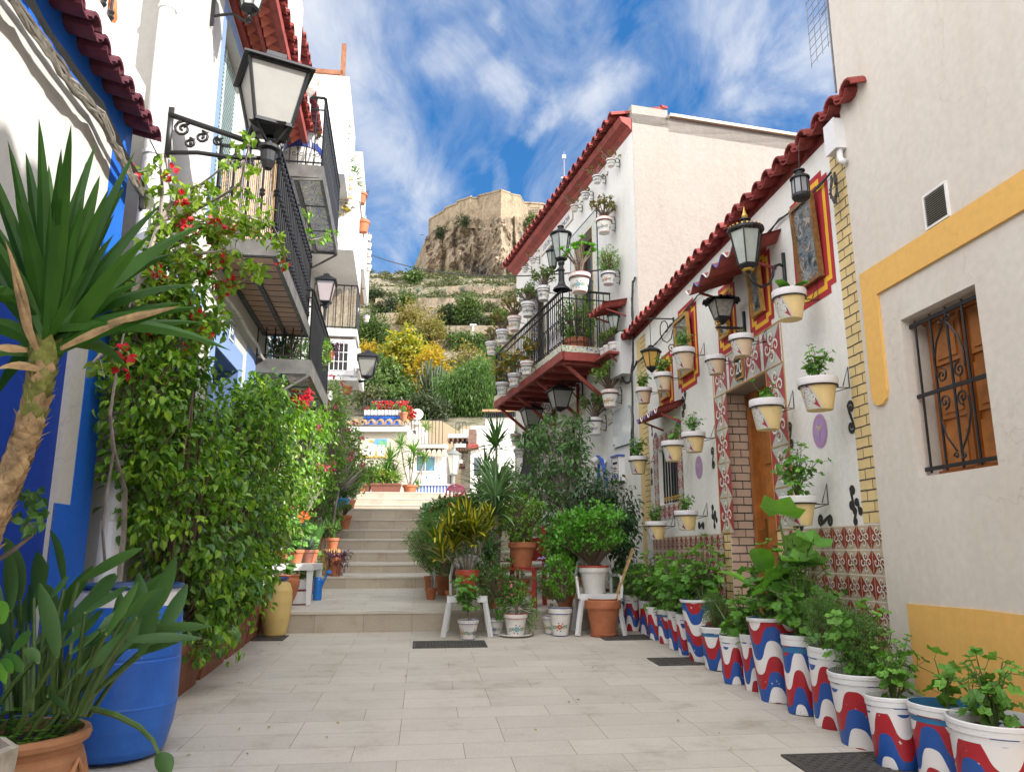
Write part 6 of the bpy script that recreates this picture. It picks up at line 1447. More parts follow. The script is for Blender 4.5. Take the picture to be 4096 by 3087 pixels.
def pot_classic(par,D,h,kind,seed=0,rot=0):
    """D = rim diameter; returns soil height"""
    R1=D/2; R0=R1*.64; rh=h*.22; Rb=R1*.9
    R=lambda z:(R0+(Rb-R0)*max(0,z)/(h-rh))
    if kind=='ceramic':
        p=[(.001,.0),(R0,0),(R(h*.03),h*.03),(R(h*.05),h*.05),(Rb,h-rh),(R1*.97,h-rh),(R1*.975,h-rh+h*.025),(R1*.995,h-h*.03),(R1,h),(R1*.9,h),(R1*.86,h-rh*.4)]
        mis=[0,1,0,0,1,1,0,1,1,0]
        m=M(); m.lathe(p,28,mis=mis); o=m.build('pot',[m_cerw,m_glblue if seed%3 else m_glred],par,smooth=True,auto=35); paint_flowers(o,R,h-rh,D,seed)
        if seed%2:
            m=M(); Rr=lambda z:R1*.985
            for i in range(14): arcmap(m,Rr,ell(0,0,D*.028,D*.014,.5 if i%2 else -.5,7),i*2*PI/14,h-rh*.5,1 if i%2 else 3,.002)
            m.build('painted_rim',PCOL,o)
        return h-rh*.4,R1*.86,o
    if kind=='yellow' or kind=='peach':
        p=[(.001,.0),(R0,0),(Rb,h-rh),(R1*.98,h-rh-.002),(R1,h-rh+.012),(R1,h-.008),(R1*.98,h),(R1*.9,h),(R1*.86,h-rh*.4)]
        m=M(); m.lathe(p,28,mis=[0,0,1,1,1,1,1,0]); o=m.build('pot',[m_ypot if kind=='yellow' else m_ypot2,m_rimw],par,smooth=True,auto=35)
        m=M(); w=D*.27; H=h-rh-.006; zc=0
        def q(pts,k,off):
            # subdivided vertically by caller
            m.poly([((R(y)+off)*math.cos(x/(R1*.8)),(R(y)+off)*math.sin(x/(R1*.8)),y) for x,y in pts],k)
        nn=6
        for i in range(nn):                      # white slanted panel with red diamond halves
            y0,y1=H*i/nn,H*(i+1)/nn
            xa0,xa1=-w-.06*D+ .1*D*y0/H,-w-.06*D+.1*D*y1/H; xb0,xb1=w*1.15-.30*D*y0/H,w*1.15-.30*D*y1/H
            for j in range(4): q([(xa0+(xb0-xa0)*j/4,y0),(xa0+(xb0-xa0)*(j+1)/4,y0),(xa1+(xb1-xa1)*(j+1)/4,y1),(xa1+(xb1-xa1)*j/4,y1)],0,.0012)
            g=.012
            q([(xb0-.10*D*(1-abs(0)) -g -0*D,y0),(xb0-g,y0),(xb1-g,y1),(xb1-.10*D-g,y1)],3,.0018) if False else None
        for sg,xc in ((1,-.015*D),(-1,-.02*D)):
            xo=lambda t:(w*1.15-.30*D*t-.014) if sg>0 else (-w-.06*D+.1*D*t+.012)
            for i in range(nn):
                t0,t1=i/nn,(i+1)/nn
                wd=lambda t:(1-abs(2*t-1))*w*1.25
                a0_,a1_=xo(t0),xo(t1)
                if sg>0:
                    e0,e1=a0_-(wd(.5)-0)*(1-abs(2*t0-1.0)) ,a1_-(wd(.5))*(1-abs(2*t1-1.0))
                    q([(e0,H*t0),(a0_,H*t0),(a1_,H*t1),(e1,H*t1)],1,.0022)
        for A in range(4):
            ax,ay=-.07*D+math.cos(A*PI/2)*.125*D,H*.5+math.sin(A*PI/2)*.2*h
            for rr in ribbon(spiral(ax,ay,.095*D,1.25,A*PI/2+PI*.95,1,12),.024*D): q(list(rr),2,.0032)
        m.build('painted_tile_motif',[m_tgr,m_tdr,m_rimw,m_tdr],o)
        return h-rh*.4,R1*.86,o
    if kind in('terra','red','brown','plainwhite','blue'):
        mt_={'terra':m_terra,'red':m_redp,'brown':m_brownp,'plainwhite':m_cerw,'blue':m_bluep}[kind]
        p=[(.001,0),(R0,0),(Rb,h-rh),(R1*.99,h-rh-.002),(R1,h-rh+.01),(R1,h-.01),(R1*.97,h),(R1*.9,h),(R1*.86,h-rh*.4)]
        m=M(); m.lathe(p,28); o=m.build('pot',mt_,par,smooth=True,auto=35); return h-rh*.4,R1*.86,o
    if kind=='bucket':
        rh=h*.14; R0=R1*.80; Rb=R1*.95
        p=[(.001,0),(R0,0),(R0+.003,.01),(Rb,h-rh),(R1*.985,h-rh+.002),(R1*.99,h-rh*.45),(R1*1.01,h-rh*.4),(R1*1.01,h-.004),(R1*.99,h),(R1*.965,h),(R1*.94,h-rh*1.6)]
        m=M(); m.lathe(p,36,mis=[0,0,0,1,1,1,1,1,1,2]); o=m.build('bucket',[WAVES[seed%3],m_plas,m_inb if seed%4==1 else m_plas],par,smooth=True,auto=35); return h-rh*1.5,R1*.93,o
    if kind=='tall':
        rh=h*.045; R0=R1*.74; Rb=R1*.96
        p=[(.001,0),(R0,0),(R0+.003,.01),(Rb,h-rh),(R1*1.0,h-rh),(R1*1.02,h-rh*.5),(R1*1.01,h),(R1*.96,h),(R1*.92,h-.12)]
        m=M(); m.lathe(p,36,mis=[0,0,0,1,1,1,1,2]); o=m.build('bucket',[WAVES[seed%3],m_plas,m_inb],par,smooth=True,auto=35); return h-.11,R1*.91,o
m_redp=plain('red_plastic',(.42,.06,.035),.45,vary=.08); m_brownp=plain('brown_plastic',(.20,.075,.05),.55,vary=.12,scale=12); m_bluep=plain('turquoise_plastic',(.03,.20,.36),.45,vary=.1); m_inb=plain('blue_inside',(.02,.14,.30),.5,vary=.05)
def soil(par,z,r):
    m=M(); m.lathe([(r,z-.012),(r*.8,z+.004),(.001,z+.01)],14); m.build('soil',m_soil,par)
# ---- plants (local, z=0 at soil) --------------------------------
PM={}
def pmesh(key,fn):
    if key not in PM: PM[key]=fn()
    return PM[key]
def addplant(par,kind,size,z,seed=0,rot=None):
    """size ~ plant height in metres"""
    def gen():
        r=random.Random(hash(kind)%1000+seed*17 if False else sum(map(ord,kind))*31+seed*17); f=M(); s=M(); fl=None; F=G_leaf['ger']; S=m_stem; FL=None
        if kind in('geranium','gersmall','autumn'):
            F=G_leaf['ger' if kind!='autumn' else 'autum']; n={'geranium':110,'gersmall':16,'autumn':60}[kind]; lr={'geranium':.165,'gersmall':.30,'autumn':.2}[kind]
            for i in range(max(3,n//9)):
                A=r.uniform(0,2*PI); tip=Vector((math.cos(A)*r.uniform(.1,.42),math.sin(A)*r.uniform(.1,.42),r.uniform(.35,.95)))
                s.tube([(0,0,-.02),(tip.x*.3,tip.y*.3,tip.z*.5),tip],[.016,.013,.008],4)
                for k in range(9 if kind!='gersmall' else 5):
                    t=r.uniform(.35,1.05); b=Vector((tip.x*t*t,tip.y*t*t,tip.z*t)); d=(rvec(r)+Vector((tip.x,tip.y,.35))).normalized(); p=b+d*r.uniform(.10,.26)
                    s.tube([b,p],[.006,.004],3,0,False); up=(Vector((0,0,1))+d*.9+rvec(r)*.35).normalized(); dd=d-up*d.dot(up)
                    leaf(f,p,dd if dd.length>.1 else Vector((1,0,0)),up,lr*r.uniform(.6,1.15),lr,'r')
        elif kind=='succulent' or kind=='succred' or kind=='jade':
            F=G_leaf[{'succulent':'succ','succred':'succr','jade':'jade'}[kind]]; S=m_stemb
            for i in range(26 if kind!='jade' else 120):
                A=r.uniform(0,2*PI); R=.5*r.random()**.5; tip=Vector((math.cos(A)*R,math.sin(A)*R,r.uniform(.45,.95)*(1-.5*R*R*2)))
                s.tube([(0,0,-.02),(tip.x*.4,tip.y*.4,tip.z*.45),tip],[.028,.018,.012] if kind!='jade' else [.018,.01,.006],4)
                for k in range(15):
                    if kind=='jade': d=(rvec(r)+Vector((tip.x,tip.y,.5))*.7).normalized(); leaf(f,tip+rvec(r)*.06,d,(Vector((0,0,1))+rvec(r)*.6).normalized(),r.uniform(.055,.085),.045,'o',fold=-.1,droop=-.1); continue
                    d=(rvec(r)+Vector((tip.x,tip.y,.5))*.7).normalized(); leaf(f,tip+d*.03+rvec(r)*.05,d,(Vector((0,0,1))+rvec(r)*.6).normalized(),r.uniform(.09,.15),.075,'o',fold=-.1,droop=-.1)
        elif kind=='aeonium':
            F=G_leaf['jade']; S=m_stemb
            for i in range(13):
                A=r.uniform(0,2*PI); R=.42*r.random()**.5; tip=Vector((math.cos(A)*R,math.sin(A)*R,r.uniform(.6,.95)-R*.3)); s.tube([(0,0,-.02),(tip.x*.3,tip.y*.3,tip.z*.5),tip],[.022,.018,.016],5)
                ax=(Vector((tip.x*.8,tip.y*.8,.7))).normalized(); u=ax.cross(Vector((1,.1,0))).normalized(); v_=ax.cross(u)
                for k in range(30):
                    a2=k*2.4; q=k/30; d=(ax*(1.1-q*1.0)+(u*math.cos(a2)+v_*math.sin(a2))*(.25+q)).normalized(); leaf(f,tip,d,ax,.05+.11*q,.06,'o',droop=-.15,fold=.1)
        elif kind in('bush','ficusb','lime','feath','limeb','dkbush','climbb','brightb','trail'):
            F=G_leaf[{'bush':'gerb','ficusb':'ficd','lime':'lime','feath':'feath','limeb':'lime','dkbush':'ficd','climbb':'climb','brightb':'bright','trail':'climb'}[kind]]; S=m_stemb
            sh={'bush':[(0,0,.5,.5,.5,.48),(.2,.1,.7,.3,.3,.25)],'ficusb':[(0,0,.55,.42,.42,.45)],'lime':[(0,0,.6,.26,.26,.38),(-.2,0,.4,.2,.2,.15)],'feath':[(0,0,.55,.4,.4,.45),(.1,.1,.8,.25,.25,.2)],'limeb':[(0,0,.5,.4,.4,.4)],'dkbush':[(0,0,.5,.5,.5,.5)],'climbb':[(0,0,.5,.4,.35,.5)],'brightb':[(0,0,.5,.42,.42,.5)],'trail':[(0,0,.1,.5,.5,.25),(.35,0,-.2,.2,.2,.3)]}[kind]
            nn=1500 if kind not in('feath',) else 4200; ls=.062 if kind!='feath' else .05
            foliage(f,s,sh,nn,ls if kind!='trail' else .09,ls*(.55 if kind!='feath' else .22),r,'o' if kind!='feath' else 'd',tw=9 if kind!='feath' else 16,tws=.07,hang=.25,root=(0,0,0),sr=.008 if kind!='feath' else .004,shell=.35)
        elif kind in('yucca','yuccad'):
            F=G_leaf['yucc2' if kind=='yucca' else 'gerb']; S=m_gbark
            for i,(x,y,hh) in enumerate(((0,0,.55),(.12,.05,.32),(-.12,0,.42))):
                s.tube([(x*.4,y,0),(x,y,hh*.6),(x*1.2,y,hh)],[.028,.022,.02],6)
                for k in range(46):
                    A=r.uniform(0,2*PI); el=r.uniform(-.25,1.5); d=(math.cos(A)*math.cos(el),math.sin(A)*math.cos(el),math.sin(el)); strap(f,(x*1.2,y,hh+r.uniform(-.05,.05)),d,r.uniform(.28,.42),.035,.25,4)
        elif kind in('dracaena','croton','spider','grass'):
            F=[G_leaf['drac'],G_leaf['dracs']] if kind!='croton' else [G_leaf['crot'],G_leaf['crots']]
            heads=[(0,0,.35)] if kind!='croton' else [(0,0,.45),(.22,.1,.5),(-.2,.05,.4),(.1,-.2,.45),(-.1,.2,.5),(-.32,-.1,.3)]
            if kind=='dracaena': heads=[(0,0,.42),(0,0,.6)]
            S=m_gbark
            for (x,y,hh) in heads:
                if kind in('dracaena','croton'): s.tube([(x*.2,y*.2,0),(x*.7,y*.7,hh*.6),(x,y,hh)],[.025,.02,.016] if kind!='croton' else [.012,.01,.008],5)
                for k in range(44 if kind=='dracaena' else 46 if kind=='croton' else 60):
                    A=r.uniform(0,2*PI); el=r.uniform(-.1,1.45); d=(math.cos(A)*math.cos(el),math.sin(A)*math.cos(el),math.sin(el))
                    if kind=='dracaena': strap(f,(x,y,hh),d,r.uniform(.42,.62),.055,.75,7,mi2=1,fold=.15)
                    elif kind=='croton': strap(f,(x*(1+(q_:=r.uniform(-.5,0))*.6),y*(1+q_*.6),hh+q_*.55+.05),d,r.uniform(.18,.3),.06,.35,4,mi2=1,fold=.15,wprof=lambda t:math.sin(PI*min(1,t*.97+.03))**.7)
                    else: strap(f,(0,0,0),d,r.uniform(.6,1.0),.028,1.3,6,mi2=1)
        elif kind=='agave':
            F=G_leaf['agave']
            for k in range(34): A=k*2.4; el=.15+1.25*k/34; strap(f,(0,0,.02),(math.cos(A)*math.cos(el),math.sin(A)*math.cos(el),math.sin(el)),.5,.1,.1,4)
        elif kind=='snake':
            F=[G_leaf['gerb'],G_leaf['dracs']]
            for k in range(14): A=k*2.4; el=1.25; strap(f,(math.cos(A)*.05,math.sin(A)*.05,0),(math.cos(A)*.3,math.sin(A)*.3,1),r.uniform(.6,1),.11,.02,5,mi2=0,fold=.1)
        elif kind=='periwinkle':
            F=G_leaf['ger']; foliage(f,s,[(0,0,.35,.42,.42,.32),(-.4,0,-.05,.14,.3,.3),(.45,.1,-.2,.16,.16,.5)],1300,.075,.04,r,'o',tw=8,tws=.07,root=(0,0,0),sr=.006)
            fl=M(); FL=G_leaf['pinkf']
            for k in range(26):
                q=rvec(r); c=Vector((q.x*.48,q.y*.48,.35+q.z*.35)); 
                if c.z<.1: c=Vector((.45+q.x*.15,.1+q.y*.15,-.3+q.z*.4))
                for j in range(5): a2=2*PI*j/5; ax=q; u=ax.cross(Vector((.1,.2,1))).normalized(); v_=ax.cross(u); leaf(fl,c+q*.03,(u*math.cos(a2)+v_*math.sin(a2)),ax,.035,.028,'d',fold=0,droop=0)
        elif kind=='plumbago' :
            F=G_leaf['gerb']; foliage(f,s,[(0,0,.5,.4,.4,.4)],420,.07,.03,r,'o',tw=7,tws=.08,root=(0,0,0),sr=.008); fl=M(); FL=G_leaf['bluef']
            for (cx_,cy_,cz_) in ((-.25,0,.98),(.0,.1,.75),(.1,0,.85),(.45,0,.95)):
                for k in range(22): q=rvec(r); leaf(fl,Vector((cx_,cy_,cz_))+q*.07,q,rvec(r),.05,.04,'d',fold=0)
        elif kind=='purple':
            F=G_leaf['purp']
            for k in range(40):
                A=r.uniform(0,2*PI); tip=Vector((math.cos(A)*r.uniform(.2,.6),math.sin(A)*r.uniform(.2,.6),r.uniform(-.7,.35))); s.tube([(0,0,0),(tip.x*.7,tip.y*.7,.15),tip],[.012,.01,.006],4)
                for j in range(5): b=Vector((0,0,0)).lerp(tip,.4+.6*j/4)+Vector((0,0,.1*(1-j/4))); strap(f,b,rvec(r)+Vector((0,0,-.3)),.2,.055,.4,3)
            S=G_leaf['purp']
        elif kind=='twiggy':
            F=G_leaf['succr']; S=m_gbark
            for k in range(9):
                A=r.uniform(0,2*PI); R=r.uniform(.2,.7); tip=Vector((math.cos(A)*R,math.sin(A)*R,r.uniform(.1,.9))); s.tube([(0,0,0),tip*.5+rvec(r)*.12,tip],[.022,.016,.01],4)
                for j in range(9): d=rvec(r); leaf(f,tip,(d+Vector((0,0,.4))),Vector((0,0,1)),r.uniform(.12,.18),.09,'o')
        elif kind=='broad':
            F=G_leaf['ger']
            for k in range(7): A=k*2.1; strap(f,(0,0,0),(math.cos(A),math.sin(A),.9),r.uniform(.6,.9),.42,.7,5,fold=.12,wprof=lambda t:math.sin(PI*min(1,t*.95+.05))**.6)
        elif kind=='calla':
            F=G_leaf['ger']
            for k,(dx,dy,hh,Ln) in enumerate(((-.25,-.2,.75,.75),(.25,0,.6,.6),(.0,.2,.85,.6),(-.35,.1,.45,.5),(.3,-.3,.3,.5))):
                s.tube([(0,0,0),(dx*.5,dy*.5,hh*.6),(dx,dy,hh)],[.03,.025,.015],6); strap(f,(dx,dy,hh),(dx*1.5,dy*1.5,.35),Ln,.34,.7,6,fold=.18,wprof=lambda t:(math.sin(PI*min(1,t*.85+.15)))**.8)
        me=[(f.mesh('foliage',F if isinstance(F,list) else [F]),'foliage')]
        if s.v: me.append((s.mesh('stems',[S]),'stems'))
        if fl: me.append((fl.mesh('flowers',[FL]),'flowers'))
        return me
    seed=seed%3
    for me,nm in pmesh((kind,seed),gen):
        o=put(nm,me,par,(0,0,z)); o.scale=(size,)*3; o.rotation_euler=(0,0,rot if rot is not None else seed*2.1)
def bracket(par,D,h,z,n,mat=None,style=0):
    """ring round the pot and arm to the wall (local y=-n is the wall)"""
    m=M(); R=D/2*.93
    m.tube([((R+.004)*math.cos(a),(R+.004)*math.sin(a),z) for a in [2*PI*i/20 for i in range(21)]],.005,5,0,False)
    if style==0:
        m.tube([(0,-R,z),(0,-n+.004,z),(0,-n+.004,z+D*.55),(0,-n+.05,z+.01)],.0045,5); m.beam((0,-n+.004,z),(0,-R,z-.03),.006,.006)
    else:
        m.tube([(0,-R,z),(0,-n+.01,z)],.006,5)
        for sg in (1,-1):
            m.tube([(0,-n+.01,z),(0,-n+.01,z+sg*D*.3),(sg*.01,-n+.035,z+sg*D*.48),(0,-n+.07,z+sg*D*.42)],.0055,5); m.tube([(.02,-n+.008,z+sg*D*.2),(.03,-n+.008,z+sg*D*.5)],.005,4)
    m.build('bracket',mat or m_iron,par)
def wallpot(fr,xl,xr,yrim,ybot,n,kind,plant,psize,label,group,seed=0,name='wall_flowerpot',style=0,rot=None,cat='flowerpot'):
    cx_=(xl+xr)/2; s,z1=fr.hit(cx_,yrim,n); p=fr.W(s,n,z1); k=ppm(p.y,p.z); D=(xr-xl)/k; z0=fr.hit(cx_,ybot,n)[1]; h=max(D*.72,min(D*1.05,z1-z0))
    t=fr.th(name,label,cat,s,n,z1-h,group); body=put('body',None,t)
    bpy.data.objects.remove(body)
    zs,rs,o=pot_classic(t,D,h,kind,seed)
    # turn the painted side towards the street
    ang=rot if rot is not None else (PI/2+.55 if fr is FR else PI/2+.9)
    o.rotation_euler=(0,0,ang)
    soil(t,zs,rs); 
    if n>0: bracket(t,D,h,h*.74,n,style=style)
    if plant: addplant(t,plant,psize*D,zs,seed)
    return t
# ---- 14 pots on the low white house
RW=[(3088,3222,1165,1285,'broad',.55,'yellow','below the tallest picture, holding one broad leaf'),
(3191,3347,1515,1645,'geranium',.8,'yellow','alone on the bare wall above the violet medallion'),
(2997,3131,1600,1722,'gersmall',.7,'yellow','hanging in front of the door opening'),
(2915,3013,1342,1430,'succred',.25,'peach','nearly bare, on the tiles above the house number'),
(2819,2903,1425,1500,None,0,'peach','empty, at the left end of the door tiles'),
(2689,2779,1395,1482,'geranium',.75,'peach','in front of the second picture left of the door'),
(2614,2689,1493,1563,'geranium',.95,'peach','under the yellow glass lantern beside the smallest picture'),
(2541,2608,1552,1615,'geranium',.95,'peach','highest on the far brick strip of the low house'),
(2725,2821,1730,1810,'geranium',.7,'yellow','right above the barred window, the nearer of two'),
(2644,2734,1765,1846,'gersmall',.8,'yellow','left above the barred window, with a trailing leaf'),
(2513,2590,1826,1896,'geranium',1.0,'yellow','furthest left beside the mailbox'),
(3117,3263,1985,2103,'geranium',1.15,'yellow','low beside the orange door frame, full of leaves'),
(2696,2791,2042,2120,'geranium',.7,'yellow','low between barred window and door'),
(2580,2667,2085,2157,'geranium',.8,'yellow','lowest, left under the barred window')]
for i,(xl,xr,yr,yb_,pl,ps,kd,lb) in enumerate(RW):
    wallpot(FR,xl,xr,yr,yb_,.23,kd,pl,ps*1.5 if pl not in('geranium','gersmall') else ps*1.25,'%s pot with white rim %s'%('yellow' if kd=='yellow' else 'peach',lb),'yellow wall pots with tile motif',i)
# ---- patio house pots
CW=[(2423,2463,640,660,.16,'twiggy',1.8,'topmost under the red eave'),(2368,2409,706,727,.16,'twiggy',1.8,'second from the top under the red eave'),(2322,2359,772,792,.16,'twiggy',1.6,'third down along the red eave'),(2280,2314,823,842,.16,'twiggy',1.8,'fourth down along the red eave, orange flower painted'),(2117,2145,1034,1050,.16,'twiggy',1.6,'far down the eave, blue painted'),(2086,2114,1070,1085,.16,'twiggy',1.4,'lowest under the far end of the eave'),
(2382,2449,875,935,.2,'succred',1.5,'large, alone on the wall under the eave tip'),(2402,2464,1090,1140,.2,'brightb',1.8,'with a yellow band, right of the balcony lamp')]
for i,(xl,xr,yr,yb_,n,pl,ps,lb) in enumerate(CW): wallpot(FC,xl,xr,yr,yb_,n,'ceramic',pl,ps,'white painted pot on an iron ring, %s'%lb,'white painted pots on the patio house',i,style=1)
BW=[(2274,2362,1098,1172,.98,'aeonium',1.9,'largest, with green rosettes, at the near rail end'),(2145,2201,1147,1208,.98,'succulent',1.7,'first from the lamp post along the rail, turquoise flower'),(2082,2140,1210,1268,.98,'succulent',1.6,'second along the top rail'),(2029,2086,1267,1325,.98,'succred',1.7,'third along the top rail'),(1983,2036,1320,1374,.98,'succred',1.6,'fourth along the top rail'),(1941,1990,1368,1416,.98,'succred',1.4,'fifth and last along the top rail'),
(2080,2135,1445,1502,.98,'autumn',2.2,'nearest of the three low on the railing'),(2030,2084,1494,1545,.98,'autumn',2.2,'middle of the three low on the railing'),(1982,2036,1530,1580,.98,'autumn',2.1,'last of the three low on the railing')]
for i,(xl,xr,yr,yb_,n,pl,ps,lb) in enumerate(BW):
    t=wallpot(FC,xl,xr,yr,yb_,n,'ceramic',pl,ps,'white painted balcony pot, %s'%lb,'white painted pots on the balcony rail',i,style=1,name='balcony_flowerpot')
    for c in list(t.children):
        if c.name.startswith('bracket'): bpy.data.objects.remove(c)
    D=.22; m=M(); R=(xr-xl)/2/ppm(t.location.y,t.location.z)*.93; zz=.75*R*2*.9
    m.tube([((R+.004)*math.cos(a),(R+.004)*math.sin(a),zz) for a in [2*PI*i_/20 for i_ in range(21)]],.006,5,0,False); m.tube([(0,-R,zz),(0,-.2,zz),(0,-.2,zz-.03)],.007,5); m.build('bracket',m_iron,t)
wallpot(FC,2403,2475,1560,1630,.2,'ceramic','succulent',1.9,'white pot with blue flowers under the shelf, spreading succulent on top','white painted pots on the patio house',3,style=1)
wallpot(FC,2345,2413,1670,1742,.2,'ceramic','succulent',1.7,'colourful painted pot with red and turquoise scrolls above the climbing shrub','white painted pots on the patio house',4,style=1)
wallpot(FC,2040,2085,1735,1780,.3,'ceramic','spider',1.2,'white pot with blue edge on the wall left of the window grille','white painted pots on the patio house',6,style=1)
wallpot(FC,2052,2100,1795,1830,.35,'ceramic','grass',1.0,'white pot with yellow daffodil, lower left of the window grille','white painted pots on the patio house',8,style=1)
for i,(a,lb,kd,pl,ps) in enumerate(((.10,'nearest of three on the red wall shelf, orange flower','ceramic','succulent',1.5),(.30,'plain white middle one of three on the red wall shelf','plainwhite','succulent',1.5),(.46,'furthest of three on the red wall shelf','ceramic','bush',1.4))):
    t=FC.th('shelf_flowerpot','white pot %s'%lb,'flowerpot',a,.17,4.055,'white painted pots on the patio house'); z,r_,o=pot_classic(t,.19,.18,kd,i+2); o.rotation_euler=(0,0,PI/2+.9); soil(t,z,r_); addplant(t,pl,ps*.19,z,i)
t=FC.th('terracotta_flowerpot','big terracotta pot with a leafy shrub standing inside the balcony corner','flowerpot',1.05,.42,4.16); z,r_,o=pot_classic(t,.40,.36,'terra'); soil(t,z,r_); addplant(t,'brightb',.8,z-.05,1); m=M(); m.lathe([(.001,0),(.2,0),(.24,.03),(.22,.03),(.001,.01)],20); m.build('saucer',m_terra,t)
# lanterns of the low white house
def armlamp(fr,label,s,z,out,w,h,sides,glass,roof,frame=None,group=None,style=0):
    t=fr.th('wall_lantern',label,'lantern',s,0,z,group); m=M()
    if style==0:
        m.beam((0,.012,-.26),(0,.012,.12),.028,.02); m.tube([(0,.01,0),(0,.05,.02),(0,.10,.0),(0,.115,-.08),(0,.15,-.15),(0,.22,-.18),(0,out-.03,-.14),(0,out,-.05)],.012,8); lantern(t,w,h,sides,glass,roof,(0,out,-.02),frame)
        g=M(); g.lathe([(.025,-.06),(.05,-.05),(.04,-.02),(.025,-.02)],12,(0,out,.01)); R1=w/2*1.12
        for i in range(22): a=2*PI*i/22; g.beam((R1*math.cos(a),out+R1*math.sin(a),-.02+h*.66),(R1*1.05*math.cos(a),out+R1*1.05*math.sin(a),-.02+h*.66+.045),.015,.007)
        g.lathe([(.012,.0),(.025,.03),(.014,.06),(.001,.12)],8,(0,out,-.02+h*.91)); g.build('gilt_crown',plain('gilt',(.6,.38,.08),.35,.5,vary=0),t)
    m.build('bracket',m_iron,t,smooth=True); return t
armlamp(FR,'large black lantern with a gilt crown on a curved arm beside the door canopy',6.0,3.47,.32,.235,.46,6,m_clear,'dome')
t=FR.th('wall_lantern','square black lantern with a wavy metal roof over gilt scrolls beside the canopy','lantern',6.86,0,3.22); m=M(); m.beam((0,.01,-.1),(0,.01,.14),.03,.02); m.beam((0,0,-.02),(0,.28,-.02),.018,.022); m.build('bracket',m_iron,t)
m=M()
for sg in (1,-1): m.tube([(0,.22+sg*a_,.0+b_) for a_,b_ in spiral(.05,.02,.03,1.3,PI,-1,10)],.006,5); m.tube([(0,.22,-.09),(0,.22+sg*.035,-.07),(0,.22+sg*.07,-.02),(0,.22+sg*.02,.03)],.006,5)
m.build('gilt_scroll',plain('gilt_scroll',(.5,.28,.05),.35,.5,vary=0),t); lantern(t,.185,.27,4,plain('rippled_glass',(.26,.25,.23),.2,vary=.3,scale=40),'wavy',(0,.22,.05))
q=FR.hit(3206,798,.3); t=FR.th('hanging_lantern','small round black glazed lantern hanging by a wire from the tiled eave','lantern',q[0],.3,q[1]); t.scale=(.8,)*3
g=M(); g.lathe([(.07,.05),(.07,.19)],8); g.build('glass',plain('smoky_glass',(.22,.23,.25),.1,vary=.2),t)
m=M(); m.lathe([(.001,0),(.07,.005),(.08,.02),(.08,.045),(.07,.05)],16); m.lathe([(.085,.19),(.085,.205),(.06,.225),(.035,.235),(.035,.26),(.05,.265),(.05,.275),(.02,.29),(.001,.29)],16)
for i in range(8): a=2*PI*(i+.5)/8; m.beam((.072*math.cos(a),.072*math.sin(a),.05),(.072*math.cos(a),.072*math.sin(a),.19),.008,.008)
m.tube([(0,0,.29),(0,-.02,.55)],.003,4); m.build('cage',m_iron,t)
q=FR.hit(2607,1486,.3); t=FR.th('hanging_lantern','small black lantern with yellow glass hanging from a scroll bracket at the far brick strip','lantern',q[0],.3,q[1]+.03); lantern(t,.19,.30,6,m_amber,'pyr',(0,0,0)); m=M(); m.tube([(0,0,.3),(0,0,.62)],.004,4); m.beam((0,-.29,.62),(0,.02,.62),.014,.014); m.beam((0,-.29,.3),(0,-.29,.64),.02,.012); m.tube([(0,-.28+.12*a_,.62-.25*b_) for a_,b_ in spiral(.8,.5,.8,1.3,PI,-1,12)],.007,5); m.build('bracket',m_iron,t)
t=FR.th('scroll_bracket','empty rusty scroll bracket under the wires near the far picture','bracket',8.35,0,3.62); m=M(); m.tube([(0,0,0),(0,.1,.03),(0,.2,.02)],.008,5); m.tube([(0,a_,b_) for a_,b_ in spiral(.12,-.07,.09,1.5,PI/2,1,12)],.008,5); m.tube([(0,.05,-.12),(0,.14,-.2),(0,.22,-.24)],.008,5); m.tube([(0,a_,b_) for a_,b_ in spiral(.22,-.21,.05,1.3,-PI/2,1,10)],.007,5); m.build('scroll',plain('rusty_iron',(.10,.06,.04),.7,vary=.3),t)
# ---- painted buckets along the right wall
BK=[(3793,4155,2865,3275,'bucket','geranium',1.0,'nearest painted bucket at the lower right corner, leggy geranium'),
(3633,3932,2812,3175,'bucket','gersmall',.8,'second painted bucket, with small sprouts and a bare twig'),
(3467,3686,2778,3090,'bucket','geranium',1.0,'third painted bucket, tall leafy stem leaning on the ochre plinth'),
(3321,3606,2680,3007,'bucket','geranium',1.3,'fourth painted bucket, wide, overflowing with round geranium leaves'),
(3223,3400,2582,2922,'bucket','feath',1.15,'fifth painted bucket, feathery tall plant behind the wide one'),
(3118,3275,2538,2866,'bucket','geranium',1.5,'sixth painted bucket, with tall stem of big grey green leaves'),
(2996,3201,2467,2818,'tall','calla',1.5,'tallest painted tub in front of the door, huge arrow shaped leaf'),
(2960,3062,2532,2767,'bucket','geranium',1.2,'narrow painted bucket tucked left of the tallest tub'),
(2872,2988,2540,2739,'bucket','gersmall',1.4,'short painted bucket with a pinkish rim'),
(2800,2952,2506,2686,'bucket','feath',.9,'short painted bucket with white lid ring and lacy seedlings'),
(2727,2906,2394,2655,'tall','geranium',1.75,'tall painted tub with blue inside, left of the doorstep'),
(2700,2790,2452,2621,'bucket','geranium',1.7,'slim painted bucket hidden behind the tall blue lined tub'),
(2663,2750,2443,2601,'bucket','geranium',1.8,'painted bucket under the thick geranium mass, light blue wave'),
(2624,2712,2436,2577,'bucket','geranium',1.8,'painted bucket in the middle of the geranium mass'),
(2584,2672,2424,2560,'bucket','geranium',1.75,'painted bucket with white daisies above it'),
(2550,2625,2400,2538,'bucket','geranium',1.5,'painted bucket, third from the terracotta pot'),
(2490,2570,2380,2525,'bucket','feath',1.3,'large painted bucket next to the terracotta pot, wispy plant'),
(2455,2525,2385,2514,'bucket','feath',1.2,'last painted bucket, half hidden behind the terracotta pot')]
lastY=0
